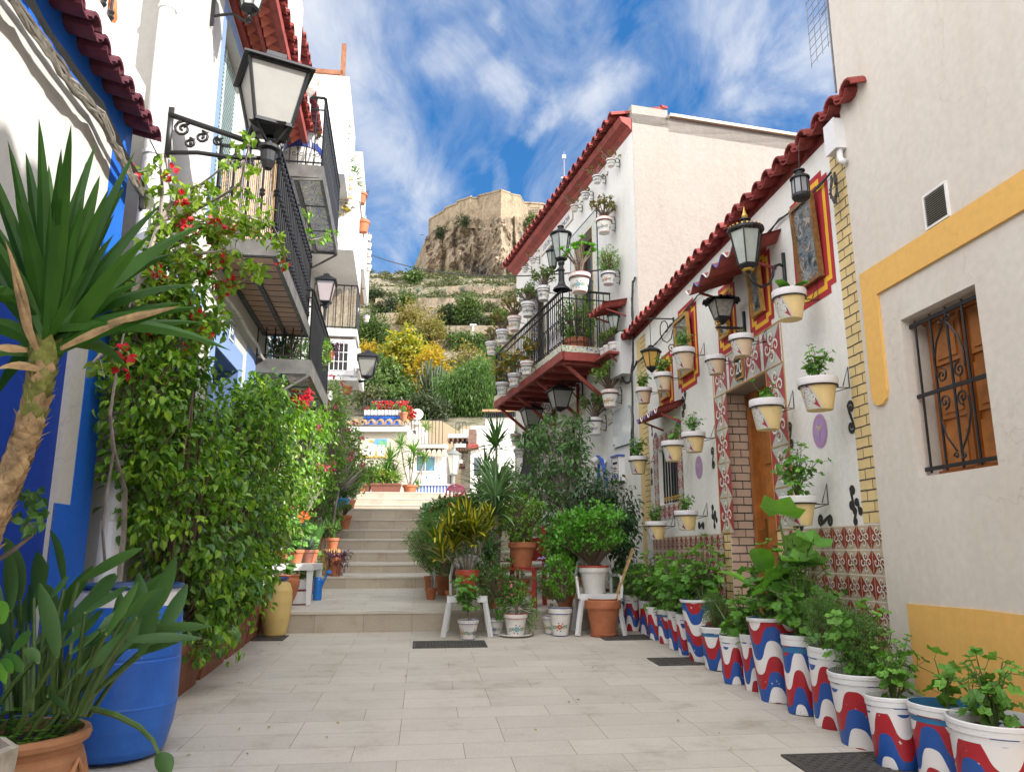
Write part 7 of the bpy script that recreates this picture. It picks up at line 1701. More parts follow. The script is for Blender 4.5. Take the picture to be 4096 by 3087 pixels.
for i,(xl,xr,yr,yb_,kd,pl,ps,lb) in enumerate(BK):
    Yf=EYE/(SL-ray((xl+xr)/2,yb_)[1]); Yc=Yf+.15
    for _ in range(3):
        a,b=ray((xl+xr)/2,yr); z1=EYE+b*Yc; D=(xr-xl)/ppm(Yc,z1)*.985; Yc=Yf+D*.4
    h=max(.34,min(.85,z1-SL*Yc)); X=a*Yc
    wx=FR.W(FR.sY(Yc),0,0).x
    X=min(X,wx-D/2-.02)
    t=thing('painted_bucket','%s'%lb,'painted bucket',(X,Yc,SL*Yc),0,'buckets painted with red, white and blue waves'); t.rotation_euler=(math.atan(SL),0,i*1.7)
    z,r_,o=pot_classic(t,D,h,kd,i); soil(t,z,r_)
    if kd=='bucket' and i%2:
        m=M(); 
        for sg in (0,PI): m.box(D/2*.985,D/2*1.03,-.02,.02,h*.87,h*.93)
        m.build('handle_lug',m_plas,t)
    if pl=='calla': addplant(t,'calla',.50,z,0,rot=PI-.5-i*1.7+0); addplant(t,'geranium',.62,z,2)
    else: addplant(t,pl,ps*(.40 if D>.3 else .36),z,i)
    if i==3: addplant(t,'feath',.42,z,1)
    if i==5: addplant(t,'gersmall',.95,z,1)
# ================================================================ foreground left
def ptleaf(m,p0,p1,p2,W,seg=7,mi=0,fold=.22,prof=None,side=None):
    p0,p1,p2=Vector(p0),Vector(p1),Vector(p2); v=[]
    prof=prof or (lambda t:min(1,.5+t*1.3) if t<.4 else max(0.0,(1-t)/.6)**.75)
    for i in range(seg+1):
        t=i/seg; c=p0*(1-t)**2+p1*2*t*(1-t)+p2*t*t; d=((p1-p0)*(1-t)+(p2-p1)*t).normalized()
        view=(side or Vector((0,-1,.1))); sd=d.cross(view); sd.normalize(); n=sd.cross(d); w=W*prof(t)
        v+=[c+sd*w/2-n*w*fold,c,c-sd*w/2-n*w*fold]
    m.add([tuple(x) for x in v],[[i*3+j,i*3+j+1,i*3+j+4,i*3+j+3] for i in range(seg) for j in (0,1)],mi)
m_dead=plain('dry_leaf',(.36,.24,.12),.8,vary=.5,scale=14); m_scale=plain('trunk_scale',(.42,.29,.16),.85,vary=.45,scale=22,bump=.003); m_greenscale=plain('green_trunk_scale',(.22,.24,.06),.7,vary=.4,scale=16)
HB=Vector(atY(175,1400,2.8)); base=Vector((-2.2,2.85,.085))
t=thing('yucca','big potted yucca with sword leaves and a scaly trunk at the left edge','yucca',tuple(base))
rr=random.Random(3); m=M()
tips=[(155,470),(285,495),(195,655),(102,605),(245,590),(345,645),(385,570),(540,605),(400,700),(500,745),(640,820),(828,890),(600,940),(780,1140),(800,1230),(925,1403),(520,1485),(560,1130),(-120,520),(-220,700),(-200,950),(-240,1150),(-200,1330),(30,560),(-60,640),(450,830),(700,1010),(330,820),(60,780),(230,760),(-150,1500),(-40,1620),(640,1260)]
for i,(px,py) in enumerate(tips):
    Y=2.8+rr.uniform(-.35,.35); T_=atY(px,py,Y); off=Vector((rr.uniform(-.03,.03),rr.uniform(-.04,.04),rr.uniform(-.04,.08))); b=HB+off
    mid=(b+T_)/2+Vector((0,0,.10 if T_.z>b.z+.1 else .14)); mid=b+(mid-b)*1.0
    ptleaf(m,b-base,mid-base,T_-base,.072 if py>600 else .062,9,0,side=Vector((rr.uniform(-.5,.5),-1,rr.uniform(-.2,.5))))
for i in range(26):
    A=rr.uniform(0,2*PI); el=rr.uniform(.2,1.45); d=Vector((math.cos(A)*math.cos(el),math.sin(A)*math.cos(el)*.8,math.sin(el))); b=HB+Vector((0,0,.03)); T_=b+d*rr.uniform(.45,.66); ptleaf(m,b-base,(b+T_)/2-base+Vector((0,0,.06)),T_-base,.06,7)
m.build('leaves',G_leaf['yucca'],t)
m=M()
for (a,b_,c) in (((130,1390),(90,1150),(20,960)),((150,1400),(100,1330),(40,1050)),((240,1395),(400,1310),(520,1280)),((110,1400),(20,1385),(-60,1390)),((430,1290),(560,1260),(720,1225)),((160,1480),(60,1440),(-20,1480))): ptleaf(m,atY(*a,2.75)-base,atY(*b_,2.7)-base,atY(*c,2.65)-base,.035,7,0,.1)
m.build('dry_leaves',m_dead,t)
tp=[atY(178,1405,2.8),atY(165,1500,2.8),atY(140,1620,2.81),atY(100,1760,2.82),atY(45,1900,2.83),atY(-20,2060,2.84),atY(-90,2260,2.85),atY(-140,2480,2.85)]; tp.append(base+Vector((0,0,.35)))
m=M(); m.tube([p-base for p in tp],[.036,.036,.038,.04,.042,.045,.048,.05,.05],10)
k=0; tot=[]
for i in range(len(tp)-1):
    n_=5
    for j in range(n_): tot.append((tp[i].lerp(tp[i+1],j/n_)-base,(tp[i]-tp[i+1]).normalized(),(i+j/n_)))
for (c,d,u) in tot:
    for q in range(7):
        A=q*2*PI/7+u*2.3+rr.uniform(-.15,.15); o=Vector((math.cos(A),math.sin(A),0)); o=(o-d*o.dot(d)).normalized(); p=c+o*.036; mi=1 if (u<1.0 or (.9<u<2.6 and rr.random()<.6)) else 0
        tip=p+d*.055+o*.022*rr.uniform(.3,1.6); s_=d.cross(o)*.024
        m.add([tuple(p-s_-d*.01),tuple(p+s_-d*.01),tuple(p+s_*.9+d*.03+o*.008),tuple(tip),tuple(p-s_*.9+d*.03+o*.008)],[[0,1,2,4],[4,2,3]],mi)
m.build('trunk',[m_scale,m_greenscale],t)
z,r_,o=pot_classic(t,.30,.34,'terra'); soil(t,z,r_)
# blue barrel
bx_=Vector((-2.14,4.45,SL*4.45))
t=thing('blue_barrel','tall blue painted barrel with white band at the rim behind the leaves','barrel',tuple(bx_)); m=M()
pr=[(.001,0),(.20,0),(.245,.02),(.262,.05),(.29,.16),(.302,.26),(.304,.264),(.304,.272),(.302,.276),(.305,.45),(.305,.50),(.300,.505),(.300,.512),(.303,.517),(.295,.70),(.288,.78),(.280,.84),(.272,.865),(.288,.868),(.292,.880),(.286,.892),(.270,.888),(.262,.86),(.262,.5)]
mi_=[0]*15+[1,1,0,2,2,2,2,2]
m.lathe(pr,44,mis=mi_)
def barrelmat():
    m,nt,b=newmat('barrel_blue'); b.inputs['Roughness'].default_value=.42
    tc=N(nt,'ShaderNodeTexCoord'); n=N(nt,'ShaderNodeTexNoise',i_Scale=3.,i_Detail=8.,i_Roughness=.65); L(nt,tc.outputs['Object'],n.inputs['Vector'])
    r=ramp(nt,[(.3,(.012,.09,.44)),(.6,(.02,.14,.58)),(.72,(.04,.2,.62))]); L(nt,n.outputs['Fac'],r.inputs['Fac'])
    n2=N(nt,'ShaderNodeTexNoise',i_Scale=24.,i_Detail=6.); L(nt,tc.outputs['Object'],n2.inputs['Vector']); s=N(nt,'ShaderNodeSeparateXYZ'); L(nt,tc.outputs['Object'],s.inputs[0])
    hh=math_(nt,'MULTIPLY',math_(nt,'SUBTRACT',s.outputs[2],.55),.25); r2=ramp(nt,[(.66,(0,0,0)),(.69,(1,1,1))]); L(nt,math_(nt,'ADD',n2.outputs['Fac'],hh),r2.inputs['Fac'])
    c=mixc(nt,math_(nt,'MULTIPLY',r2.outputs['Color'],.7),r.outputs['Color'],(.2,.4,.6)); L(nt,c,b.inputs['Base Color']); return m
m.build('barrel',[barrelmat(),m_rimw,plain('rim_navy',(.01,.05,.16),.4,vary=.3)],t,smooth=True,auto=40)
# strelitzia in the terracotta bowl
pb=Vector((-2.03,3.36,SL*3.36)); t=thing('strelitzia','bird of paradise plant with long grey green leaves in a wide terracotta bowl','potted plant',tuple(pb))
m=M(); m.lathe([(.001,0),(.17,0),(.20,.02),(.25,.12),(.275,.22),(.272,.28),(.255,.31),(.262,.33),(.285,.345),(.292,.365),(.285,.385),(.262,.385),(.24,.33)],44); pot=m.build('pot',plain('pale_terracotta',(.42,.20,.10),.8,vary=.15,scale=6,bump=.004),t,smooth=True,auto=50)
m=M()
for k in range(7):                                # moulded swags
    a0=k*2*PI/7; m.tube([(.283*math.cos(a0+a),.283*math.sin(a0+a),.285-.11*math.sin(PI*(i/8))) if 1 else 0 for i,a in enumerate([j*(2*PI/7)/8 for j in range(9)])],[.006,.010,.012,.014,.014,.014,.012,.010,.006],6)
m.build('garland',plain('terracotta_relief',(.45,.22,.11),.8,vary=.15,scale=20),pot); soil(t,.34,.25)
def cp_(x,y): return (x/1.404,1900+y/1.404)
BL=[((60,1330),(10,830),(110,545),70),((90,1330),(60,760),(40,420),80),((150,1330),(155,830),(165,610),85),((320,1330),(330,780),(218,600),75),((180,1330),(190,690),(210,428),105),((200,1330),(360,640),(280,310),85),((120,1330),(110,700),(28,352),85),((330,1330),(345,960),(580,755),75),((360,1330),(390,1090),(602,940),65),((300,1330),(270,700),(385,565),60),((250,1330),(440,600),(802,408),60),((420,1330),(480,720),(648,552),55),((400,1340),(480,770),(715,625),55),((380,1340),(600,890),(775,598),75),((430,1340),(700,800),(915,640),60),((450,1340),(770,800),(930,640),65),((460,1350),(760,890),(920,820),55),((470,1350),(720,900),(1190,850),60),((470,1350),(690,930),(1130,915),52),((500,1350),(780,1010),(1010,930),45),((440,1350),(600,975),(885,942),50),((260,1340),(215,1050),(130,985),55),((250,1330),(270,1240),(400,1350),50),((60,1330),(70,1000),(-40,700),70),((40,1330),(0,900),(-60,520),70),((140,1330),(130,900),(60,720),60),((230,1330),(240,900),(330,790),60),((350,1330),(420,800),(560,690),60),((300,1330),(420,900),(470,720),55),((380,1340),(520,900),(640,840),50),((410,1340),(560,860),(720,760),55),((200,1330),(250,800),(310,800),60),((360,1340),(470,960),(640,880),55),((330,1330),(400,1000),(560,870),55)]
rr=random.Random(8); m=M(); s=M()
for (b0,bs,tp_,w_) in BL:
    Y0=3.36+rr.uniform(-.15,.12); Y1=3.3+rr.uniform(-.3,.25); B_0=atY(*cp_(*b0),Y0); B_0.z=max(pb.z+.32,B_0.z); S_=atY(*cp_(*bs),Y1); T_=atY(*cp_(*tp_),Y1+rr.uniform(-.12,.12))
    mid=B_0.lerp(S_,.5)+Vector((0,0,.03)); s.tube([B_0-pb,mid-pb,S_-pb],[.011,.009,.007],6)
    W=w_/1.404/ppm(Y1,S_.z); c=S_.lerp(T_,.5)+Vector((0,rr.uniform(-.03,.03),.02)); ptleaf(m,S_-pb,c-pb,T_-pb,W*1.12,8,0,.16,prof=lambda t:max(.04,math.sin(PI*min(1,t*.93+.05))**.75),side=Vector((rr.uniform(-.7,.7),-1,rr.uniform(-.4,.6))))
for i in range(16):
    A=rr.uniform(0,2*PI); q=Vector((math.cos(A)*.15,math.sin(A)*.15,.33)); e=q+Vector((rr.uniform(-.15,.45),rr.uniform(-.2,.2),rr.uniform(.3,.5))); s.tube([q,q.lerp(e,.5)+Vector((0,0,.03)),e],[.011,.009,.006],6)
    T2=e+Vector((rr.uniform(-.1,.3),rr.uniform(-.1,.1),rr.uniform(.1,.28))); ptleaf(m,e,(e+T2)/2,T2,.07,6,0,.16,prof=lambda t:max(.04,math.sin(PI*min(1,t*.93+.05))**.75))
# low stalk bending down over the paving
P_=[atY(*cp_(*q),Y) for q,Y in (((520,1310),3.2),((650,1345),3.1),((780,1410),3.05),((860,1490),3.0),((890,1560),3.0))]; s.tube([p-pb for p in P_],[.012,.011,.010,.008,.006],6)
ptleaf(m,P_[-1]-pb,atY(*cp_(905,1620),3.0)-pb,atY(*cp_(950,1690),3.0)-pb,.07,6,0,.3,prof=lambda t:math.sin(PI*min(1,t*.9+.08))**.7)
m.build('leaves',G_leaf['strel'],t,smooth=True); s.build('stalks',plain('strelitzia_stalk',(.07,.13,.03),.5,vary=.25,scale=12),t)
m=M()
for i in range(330):
    A=rr.uniform(0,2*PI); R=.27*rr.random()**.5; c=Vector((math.cos(A)*R,math.sin(A)*R,.36+rr.uniform(0,.10)+(.05 if R<.15 else 0)))
    for k in range(3): a=k*2*PI/3+rr.random(); leaf(m,c,Vector((math.cos(a),math.sin(a),.2)),Vector((0,0,1)),.022,.02,'d',fold=-.1)
m.build('clover',G_leaf['lime'],t)
# pale pot with rubber plant at the very edge
q=Vector((-1.83,2.62,SL*2.62)); t=thing('rubber_plant','rubber plant with glossy oval leaves in a pale stone pot at the lower left edge','potted plant',tuple(q))
m=M(); 
for (a,b) in ((.19,.15),): m.lathe([(.001,0),(.16,0),(.22,.42),(.235,.425),(.24,.50),(.215,.505),(.20,.45)],8)
m.build('pot',plain('pale_stone_pot',(.40,.36,.30),.9,vary=.35,scale=12,bump=.004),t); soil(t,.45,.2)
m=M(); s=M()
for (bp2,tp2,w_) in (((-30,720),(20,830),90),((60,1000),(175,880),55),((20,1010),(130,1110),60),((0,1040),(70,1110),50),((-20,1060),(30,1170),50),((-60,900),(-10,1000),60)):
    B_=atY(*cp_(*bp2),2.55); T_=atY(*cp_(*tp2),2.5); ptleaf(m,B_-q,(B_+T_)/2-q+Vector((0,0,.015)),T_-q,w_/1.404/1150,7,0,.12,prof=lambda t:math.sin(PI*min(1,t*.96+.02))**.65)
s.tube([(0,0,.42),(-.05,-.02,.75),atY(*cp_(-10,1020),2.58)-q,atY(*cp_(-40,850),2.58)-q],.008,5)
m.build('leaves',leafm('rubber_leaf',[(.05,.16,.02),(.10,.26,.03),(.04,.11,.03)],.2,.3),t,smooth=True); s.build('stems',m_stemb,t)
# gnarled twig in front of the blue gate
t=thing('bougainvillea_twig','bare grey twig with a tuft of leaves in front of the deep blue gate','twig',tuple(atY(0,2235,3.0))); b=Vector(t.location)
m=M(); m.tube([atY(*cp_(x,y),3.0)-b for x,y in ((-60,490),(0,468),(60,430),(120,385),(175,340),(192,300),(160,270),(100,262),(55,230),(50,190),(80,150),(130,110))],[.010,.009,.009,.008,.008,.007,.006,.005,.005,.004,.004,.003],6); m.build('branch',m_gbark,t)
m=M()
for i in range(46):
    x,y=rr.uniform(60,290),0; y=rr.uniform(90,340)
    if (x-180)**2/120**2+(y-190)**2/130**2>1.3: continue
    leaf(m,atY(*cp_(x,y),3.0+rr.uniform(-.08,.08))-b,rvec(rr)+Vector((0,0,-.4)),Vector((0,-1,.4)),.045,.036,'o')
m.build('leaves',G_leaf['climb'],t)
# ================================================================ ficus hedge in ribbed planters
m_rib=plain('ribbed_terracotta_plastic',(.26,.10,.06),.7,vary=.2,scale=10)
def planter(par,x0,x1,y0,y1,h,mat,tap=.05):
    m=M(); m.add([(x0+tap,y0+tap,0),(x1-tap,y0+tap,0),(x1-tap,y1-tap,0),(x0+tap,y1-tap,0),(x0,y0,h),(x1,y0,h),(x1,y1,h),(x0,y1,h)],[[0,3,2,1],[0,1,5,4],[1,2,6,5],[2,3,7,6],[3,0,4,7]])
    e=.018
    for (a,b,c,d) in ((x0-e,x1+e,y0-e,y0+.01),(x0-e,x1+e,y1-.01,y1+e),(x0-e,x0+.01,y0+.01,y1-.01),(x1-.01,x1+e,y0+.01,y1-.01)): m.box(a,b,c,d,h-.05,h+.005)
    n=int(h/.022)
    for i in range(2,n-3):
        z=i*.022; k=tap*(1-z/h); m.box(x0+k-.004,x1-k+.004,y1-k-.002,y1-k+.005,z,z+.011); m.box(x1-k-.002,x1-k+.005,y0+k,y1-k-.002,z,z+.011)
    m.box(x0+.02,x1-.02,y0+.02,y1-.02,h-.06,h-.04,1); m.build('planter',[mat,m_soil],par)
HG=[(-5.95,5.35,'nearest ficus of the hedge, beside the downpipe, trailing over its ribbed planter',[(0,.40,1.25,.48,.36,.75),(.12,.30,2.0,.38,.28,.5),(-.1,.50,.62,.32,.26,.38),(-.3,.5,1.7,.2,.2,.3)],2100),
(-6.95,6.4,'second ficus of the hedge, hanging in front of number 27',[(0,.42,1.3,.52,.40,.8),(0,.42,2.05,.46,.36,.45),(.1,.55,.72,.35,.26,.35),(-.3,.62,2.1,.2,.22,.3)],2400),
(-7.95,7.45,'third ficus of the hedge, sunlit at the top under the window',[(0,.45,1.5,.50,.42,.8),(0,.45,2.3,.46,.38,.45),(-.1,.52,.85,.32,.24,.35),(.25,.6,2.5,.22,.22,.28)],2400),
(-8.9,8.4,'last ficus of the hedge, with variegated leaves next to the yellow jar',[(0,.42,1.6,.42,.38,.65),(-.05,.45,2.35,.42,.40,.42),(.05,.42,1.1,.3,.26,.3)],2100)]
for i,(s_,Y,lb,sh,n) in enumerate(HG):
    t=FL.th('ficus_shrub',lb,'ficus hedge',s_,0,SL*Y-.01,'ficus shrubs of the hedge on the left'); planter(t,-.46,.46,.06,.46,.40,m_rib)
    rr=random.Random(40+i); f=M(); st=M(); foliage(f,st,sh,int(n*1.7),.072,.047,rr,'o',tw=14,tws=.15,hang=.75,root=(0,.3,.4),sr=.006,shell=.25,mis=[0,0,0,1,2] if i<3 else [0,0,1,2])
    f.build('foliage',[G_leaf['ficus'],G_leaf['bright'],leafm('variegated_leaf_%d'%i,[(.25,.33,.10),(.40,.45,.22),(.10,.2,.04)],.35,.35) if i==3 else G_leaf['climb']],t)
    for k in range(4):
        A=rr.uniform(-.3,.3); st.tube([(A,.28,.35),(A*1.3+rr.uniform(-.1,.1),.35,.9),(A*1.8+rr.uniform(-.15,.15),.4,1.6),(A*2+rr.uniform(-.2,.2),.42,2.2)],[.022,.016,.012,.005],6)
    st.build('stems',m_stemb,t)
# climbing ficus behind the downpipe and bougainvillea
def branchy(t,base,Bs,nrm,leafmat,n_,Ln,Wd,seed,fl=None,nf=0,r0=.012,spread=.16,bark=m_gbark,hang=.5,fs=.05):
    rr=random.Random(seed); m=M(); f=M(); nfc=[0]
    for (pts,wt) in Bs:
        P=[Vector(p)-base for p in pts]; k=len(P)
        m.tube(P,[r0*(1-.75*i/(k-1)) for i in range(k)],5)
        for j in range(int(n_*wt)):
            u=rr.random()**.8*(k-1); i=min(k-2,int(u)); c=P[i].lerp(P[i+1],u-i); d=rvec(rr); L_=spread*rr.uniform(.2,1.3); e=c+d*L_
            m.tube([c,c.lerp(e,.5)+Vector((0,0,.03)),e],[.003,.0025,.0015],3,0,False)
            for q in range(9):
                b=c.lerp(e,rr.uniform(.3,1.1))+rvec(rr)*.03; leaf(f,b,(d*.5+rvec(rr)+Vector((0,0,-hang))),(Vector((0,0,1))+rvec(rr)*.6),Ln*rr.uniform(.6,1.2),Wd*rr.uniform(.7,1.2),'o',droop=.2)
            if fl and rr.random()<nf:
                fo=M()
                for q in range(9): v=rvec(rr); leaf(fo,e+v*.012*(1+q%3),v,rvec(rr),fs,fs*.9,'o',fold=.3)
                nfc[0]+=1
                if nfc[0]<96: fo.build('flower',fl,t)
    m.build('branches',bark,t); f.build('leaves',leafmat,t)
def PL(px,py,n): s,z=FL.hit(px,py,n); return FL.W(s,n,z)
b=PL(480,2330,.22); t=thing('bougainvillea','tall bougainvillea with red flowers climbing the drainpipe and spreading to the long balcony','climber',tuple(b))
trunk=[PL(475,2330,.22),PL(495,2120,.20),PL(500,1960,.20),PL(455,1800,.2),PL(440,1660,.2),PL(470,1450,.18),PL(525,1200,.2),PL(590,1030,.2),PL(640,880,.22),PL(650,760,.22),PL(640,640,.2),PL(600,560,.2)]
Bs=[(trunk[:7],.0),(trunk[6:],.55),([trunk[8],PL(720,770,.3),PL(800,740,.45),PL(880,680,.6)],.5),([trunk[8],PL(760,850,.3),PL(860,800,.5),PL(960,740,.7),PL(1000,560,.8)],.5),([trunk[7],PL(760,950,.35),PL(880,900,.6),PL(1000,870,.75),PL(1090,900,.85),PL(1150,1030,.9)],1.2),([trunk[7],PL(720,1020,.35),PL(850,1010,.6),PL(950,1000,.75),PL(1030,1120,.8)],1.2),([trunk[6],PL(680,1130,.35),PL(780,1080,.5),PL(900,1140,.6)],1.0),([trunk[6],PL(640,1210,.3),PL(740,1240,.45),PL(840,1300,.5)],.9),([trunk[6],PL(600,1300,.25),PL(660,1370,.35),PL(780,1400,.5)],.8),([trunk[5],PL(440,1400,.3),PL(400,1420,.45),PL(370,1450,.5)],.12),([trunk[7],PL(680,900,.25),PL(740,860,.3),PL(820,880,.5),PL(900,1000,.6)],.8)]
branchy(t,b,Bs,None,G_leaf['boug'],30,.066,.046,7,G_leaf['redf'],.13,.02,.17,hang=.5)
m=M(); m.tube([Vector(p)-b for p in (PL(420,2250,.16),PL(410,2120,.16),PL(430,1950,.16),PL(455,1800,.2))],[.009,.009,.009,.008],6); m.build('second_stem',m_gbark,t)
b=PL(640,2250,.2); t=thing('climbing_ficus','leafy ficus climbing the wall of number 27 up to the cables','climber',tuple(b))
rr=random.Random(9); f=M(); st=M(); sh=[]
for px,py,n,rx,ry,rz_ in ((600,1330,.25,.45,.25,.45),(640,1150,.25,.5,.25,.35),(560,1550,.25,.35,.25,.4),(560,1800,.25,.3,.25,.4),(760,1270,.3,.35,.2,.25),(620,2000,.3,.35,.3,.4),(700,1500,.25,.3,.2,.3)):
    p=PL(px,py,n)-b; sh.append((p.x,p.y,p.z,rx*.8,ry*.8,rz_*.8))
foliage(f,st,sh,4200,.066,.042,rr,'o',tw=9,tws=.1,hang=.6,sr=.005,shell=.3); f.build('foliage',G_leaf['ficus'],t)
st.tube([(0,0,-1.0),(.05,0,.2),(-.05,0,1.0),(.1,0,1.9)],[.035,.03,.025,.01],7); st.build('stems',m_stemb,t)
# ================================================================ potted plants around the steps
def gp(name,xl,xr,yr,yb_,Y,kind,plant,ps,label,group=None,seed=0,cat='potted plant',ground=True,rot=.0,h=None,zb=None,dz=0):
    cx_=(xl+xr)/2; a,b=ray(cx_,yr); z1=EYE+b*Y; D=(xr-xl)/ppm(Y,z1); X=a*Y; z0=(gz(X,Y) if ground else EYE+ray(cx_,yb_)[1]*Y) if zb is None else zb
    h=h or max(.5*D,z1-z0); t=thing(name,label,cat,(X,Y,z0+dz),rot,group)
    if kind:
        hp=h if h<1.15*D else .9*D
        zs,rs,o=pot_classic(t,D,hp,kind,seed); o.rotation_euler=(0,0,-PI/2+seed); soil(t,zs,rs)
        if hp<h: m=M(); m.tube([(0,0,zs-.03),(.02,.01,(zs+h)/2),(0,0,h)],.018,6); m.build('trunk',m_gbark,t); zs=h*.97
    else: zs=h*.8
    if plant: addplant(t,plant,ps,zs,seed)
    return t,zs,D,h
PG='white painted pots standing at the steps'
gp('potted_plant',1831,1916,2450,2534,8.82,'ceramic','geranium',.48,'small white painted pot with a leafy pink flowering plant under the white chair',PG,1)
gp('potted_plant',1951,2018,2431,2509,9.22,'ceramic','bush',.62,'white painted pot with a dark green bush behind the periwinkle pot',PG,4)
t,zs,D,h=gp('potted_plant',2013,2111,2424,2520,9.05,'ceramic','periwinkle',.42,'white pot with a big red flower and trailing pink periwinkles on a saucer',PG,0); m=M(); m.lathe([(.001,.0),(.14,0),(.19,.02),(.185,.026),(.13,.012),(.001,.01)],24); m.build('saucer',m_cerw,t,smooth=True)
gp('potted_plant',2165,2243,2413,2503,9.28,'ceramic','plumbago',.52,'white striped pot with pale blue plumbago flowers at the riser',PG,5)
gp('potted_plant',2192,2288,2428,2523,9.10,'ceramic','lime',.66,'white pot with red and blue rim lines and a bright lime green shrub',PG,2)
t,zs,D,h=gp('terracotta_flowerpot',2339,2483,2398,2529,9.05,'terra',None,0,'big empty looking terracotta pot with a wooden stake at the foot of the wall'); m=M(); m.lathe([(.001,0),(.14,0),(.155,.03),(.15,.035),(.001,.01)],24); m.build('saucer',m_terra,t,smooth=True)
m=M(); m.lathe([(.155,h*.9),(.17,h*1.04),(.16,h*1.04),(.14,h*.85)],24); m.build('inner_pot',m_terra,t,smooth=True)
b0=atY(2432,2400,9.05); t=thing('wooden_stake','flat wooden lath leaning out of the big terracotta pot','stake',tuple(b0-Vector((0,0,.2)))); m=M(); m.beam((0,0,0),atY(2532,2192,9.15)-b0+Vector((0,0,.2)),.055,.014); m.build('lath',plain('raw_lath',(.5,.33,.16),.8,vary=.25,scale=15),t)
# chairs
def plastic_chair(label,X,Y,z,rz,mat,sc_=1,arms=True):
    t=thing('plastic_chair',label,'chair',(X,Y,z),rz); t.scale=(sc_,)*3
    m=M(); m.box(-.21,.21,-.22,.2,.42,.445); m.box(-.23,.23,-.24,-.22,.38,.45); m.box(-.23,-.21,-.22,.2,.38,.44); m.box(.21,.23,-.22,.2,.38,.44); m.build('seat',mat,t)
    for sx_ in (-1,1):
        m=M(); m.beam((sx_*.20,-.21,.42),(sx_*.27,-.27,0),.05,.035); m.build('leg',mat,t); m=M(); m.beam((sx_*.20,.18,.42),(sx_*.25,.27,0),.045,.035); m.build('leg',mat,t)
    m=M()
    for x in (-.2,.2): m.tube([(x,.19,.42),(x*1.05,.24,.65),(x*.9,.28,.80),(x*.55,.30,.88),(0,.305,.9)],[.018,.018,.018,.02,.02],7)
    for x in (-.12,-.04,.04,.12): m.beam((x,.21,.44),(x,.29,.86),.035,.01)
    m.beam((-.17,.285,.82),(.17,.285,.82),.02,.1); m.build('backrest',mat,t)
    if arms:
        for sx_ in (-1,1): m=M(); m.tube([(sx_*.21,.24,.64),(sx_*.26,.0,.65),(sx_*.26,-.18,.63),(sx_*.25,-.24,.5),(sx_*.24,-.25,.40)],.018,6); m.build('armrest',mat,t)
    return t
P=atY(1866,2350,9.0); plastic_chair('white plastic chair with its legs on the paving, carrying the red croton pot',P.x,9.2,gz(P.x,9.0)-.0,0.05,m_plas,.98,arms=False)
gp('potted_croton',1821,1917,2278,2350,9.15,'red','croton',1.15,'red plastic pot with a yellow striped croton on the white plastic chair',None,0,ground=False,zb=SL*9.1+.437)
P=atY(2385,2353,9.35); plastic_chair('white plastic armchair by the wall, carrying the white bucket with the round jade bush',P.x,9.30,SL*9.3,.05,m_plas,1.0)
t,zs,D,h=gp('potted_jade',2313,2435,2262,2353,9.25,'plainwhite','jade',.80,'white bucket with a wide bright green jade bush on the plastic armchair',None,0,ground=False,zb=SL*9.3+.447); m=M(); m.lathe([(D/2*1.0,h-.02),(D/2*1.04,h-.015),(D/2*1.04,h+.005),(D/2*.96,h+.005)],24); m.build('red_rim',m_redp,t); addplant(t,'jade',.55,zs,1)
m_rc=plain('red_painted_wood',(.30,.025,.02),.5,vary=.15,scale=8)
P=atY(2090,2260,10.0); X,Y,z=P.x,10.05,gz(P.x,10.05); t=thing('wooden_chair','red painted wooden chair on the landing holding a terracotta pot','chair',(X,Y,z),-.35)
m=M(); m.box(-.24,.24,-.22,.24,.44,.475); m.build('seat',m_rc,t)
for sx_ in (-1,1):
    m=M(); m.box(sx_*.22-.025,sx_*.22+.025,.20,.25,0,.98); m.build('leg',m_rc,t); m=M(); m.box(sx_*.22-.025,sx_*.22+.025,-.21,-.16,0,.44); m.build('leg',m_rc,t)
m=M(); m.box(-.195,.195,.21,.235,.55,.84); m.build('backrest',m_rc,t); m=M(); m.box(-.195,.195,-.195,-.175,.15,.20); m.box(-.235,-.215,-.16,.2,.2,.24); m.box(.215,.235,-.16,.2,.2,.24); m.build('stretcher',m_rc,t)
gp('potted_tree',2033,2144,2168,2251,9.98,'terra','brightb',.66,'terracotta pot with white pebbles and a small citrus tree on the red chair',None,0,ground=False,zb=z+.477)
# shrubs without visible pots get simple dark pots
X=.98; 
t,zs,D,h=gp('climbing_shrub',2235,2330,2240,2400,11.2,'terra',None,0,'tall loose shrub climbing the patio house wall past the window grille',seed=1)
rr=random.Random(71); f=M(); st=M(); b=Vector(t.location); sh=[]
for px,py,Y,rx,ry,rz_ in ((2130,1760,11.6,.30,.25,.22),(2230,1720,11.4,.40,.25,.26),(2290,1740,11.2,.30,.25,.28),(2305,1840,11.2,.22,.25,.3),(2200,1850,11.4,.35,.25,.3),(2120,1900,11.5,.40,.3,.28),(2250,1950,11.3,.35,.3,.35),(2290,1830,11.1,.25,.25,.4),(2180,1990,11.2,.28,.3,.25),(2240,2080,11.0,.22,.25,.3)):
    p=atY(px,py,Y)-b; sh.append((p.x,p.y,p.z,rx,ry,rz_))
foliage(f,st,sh,2500,.085,.042,rr,'o',tw=8,tws=.11,hang=.5,sr=.005,shell=.25,root=(0,0,1.2)); f.build('foliage',G_leaf['climb'],t)
for e in ((2290,1800,11.1),(2240,1850,11.3),(2130,1780,11.5),(2200,1930,11.3)): st.tube([(0,0,.3),(.05,0,1.0),(atY(*e)-b)*.75,atY(*e)-b],[.03,.025,.018,.008],6)
st.build('stems',m_gbark,t)
t,zs,D,h=gp('ficus_tree',2360,2440,2260,2400,9.9,'terra',None,0,'dark weeping ficus tree in front of the stained wall below the blue hose'); b=Vector(t.location); f=M(); st=M(); sh=[]
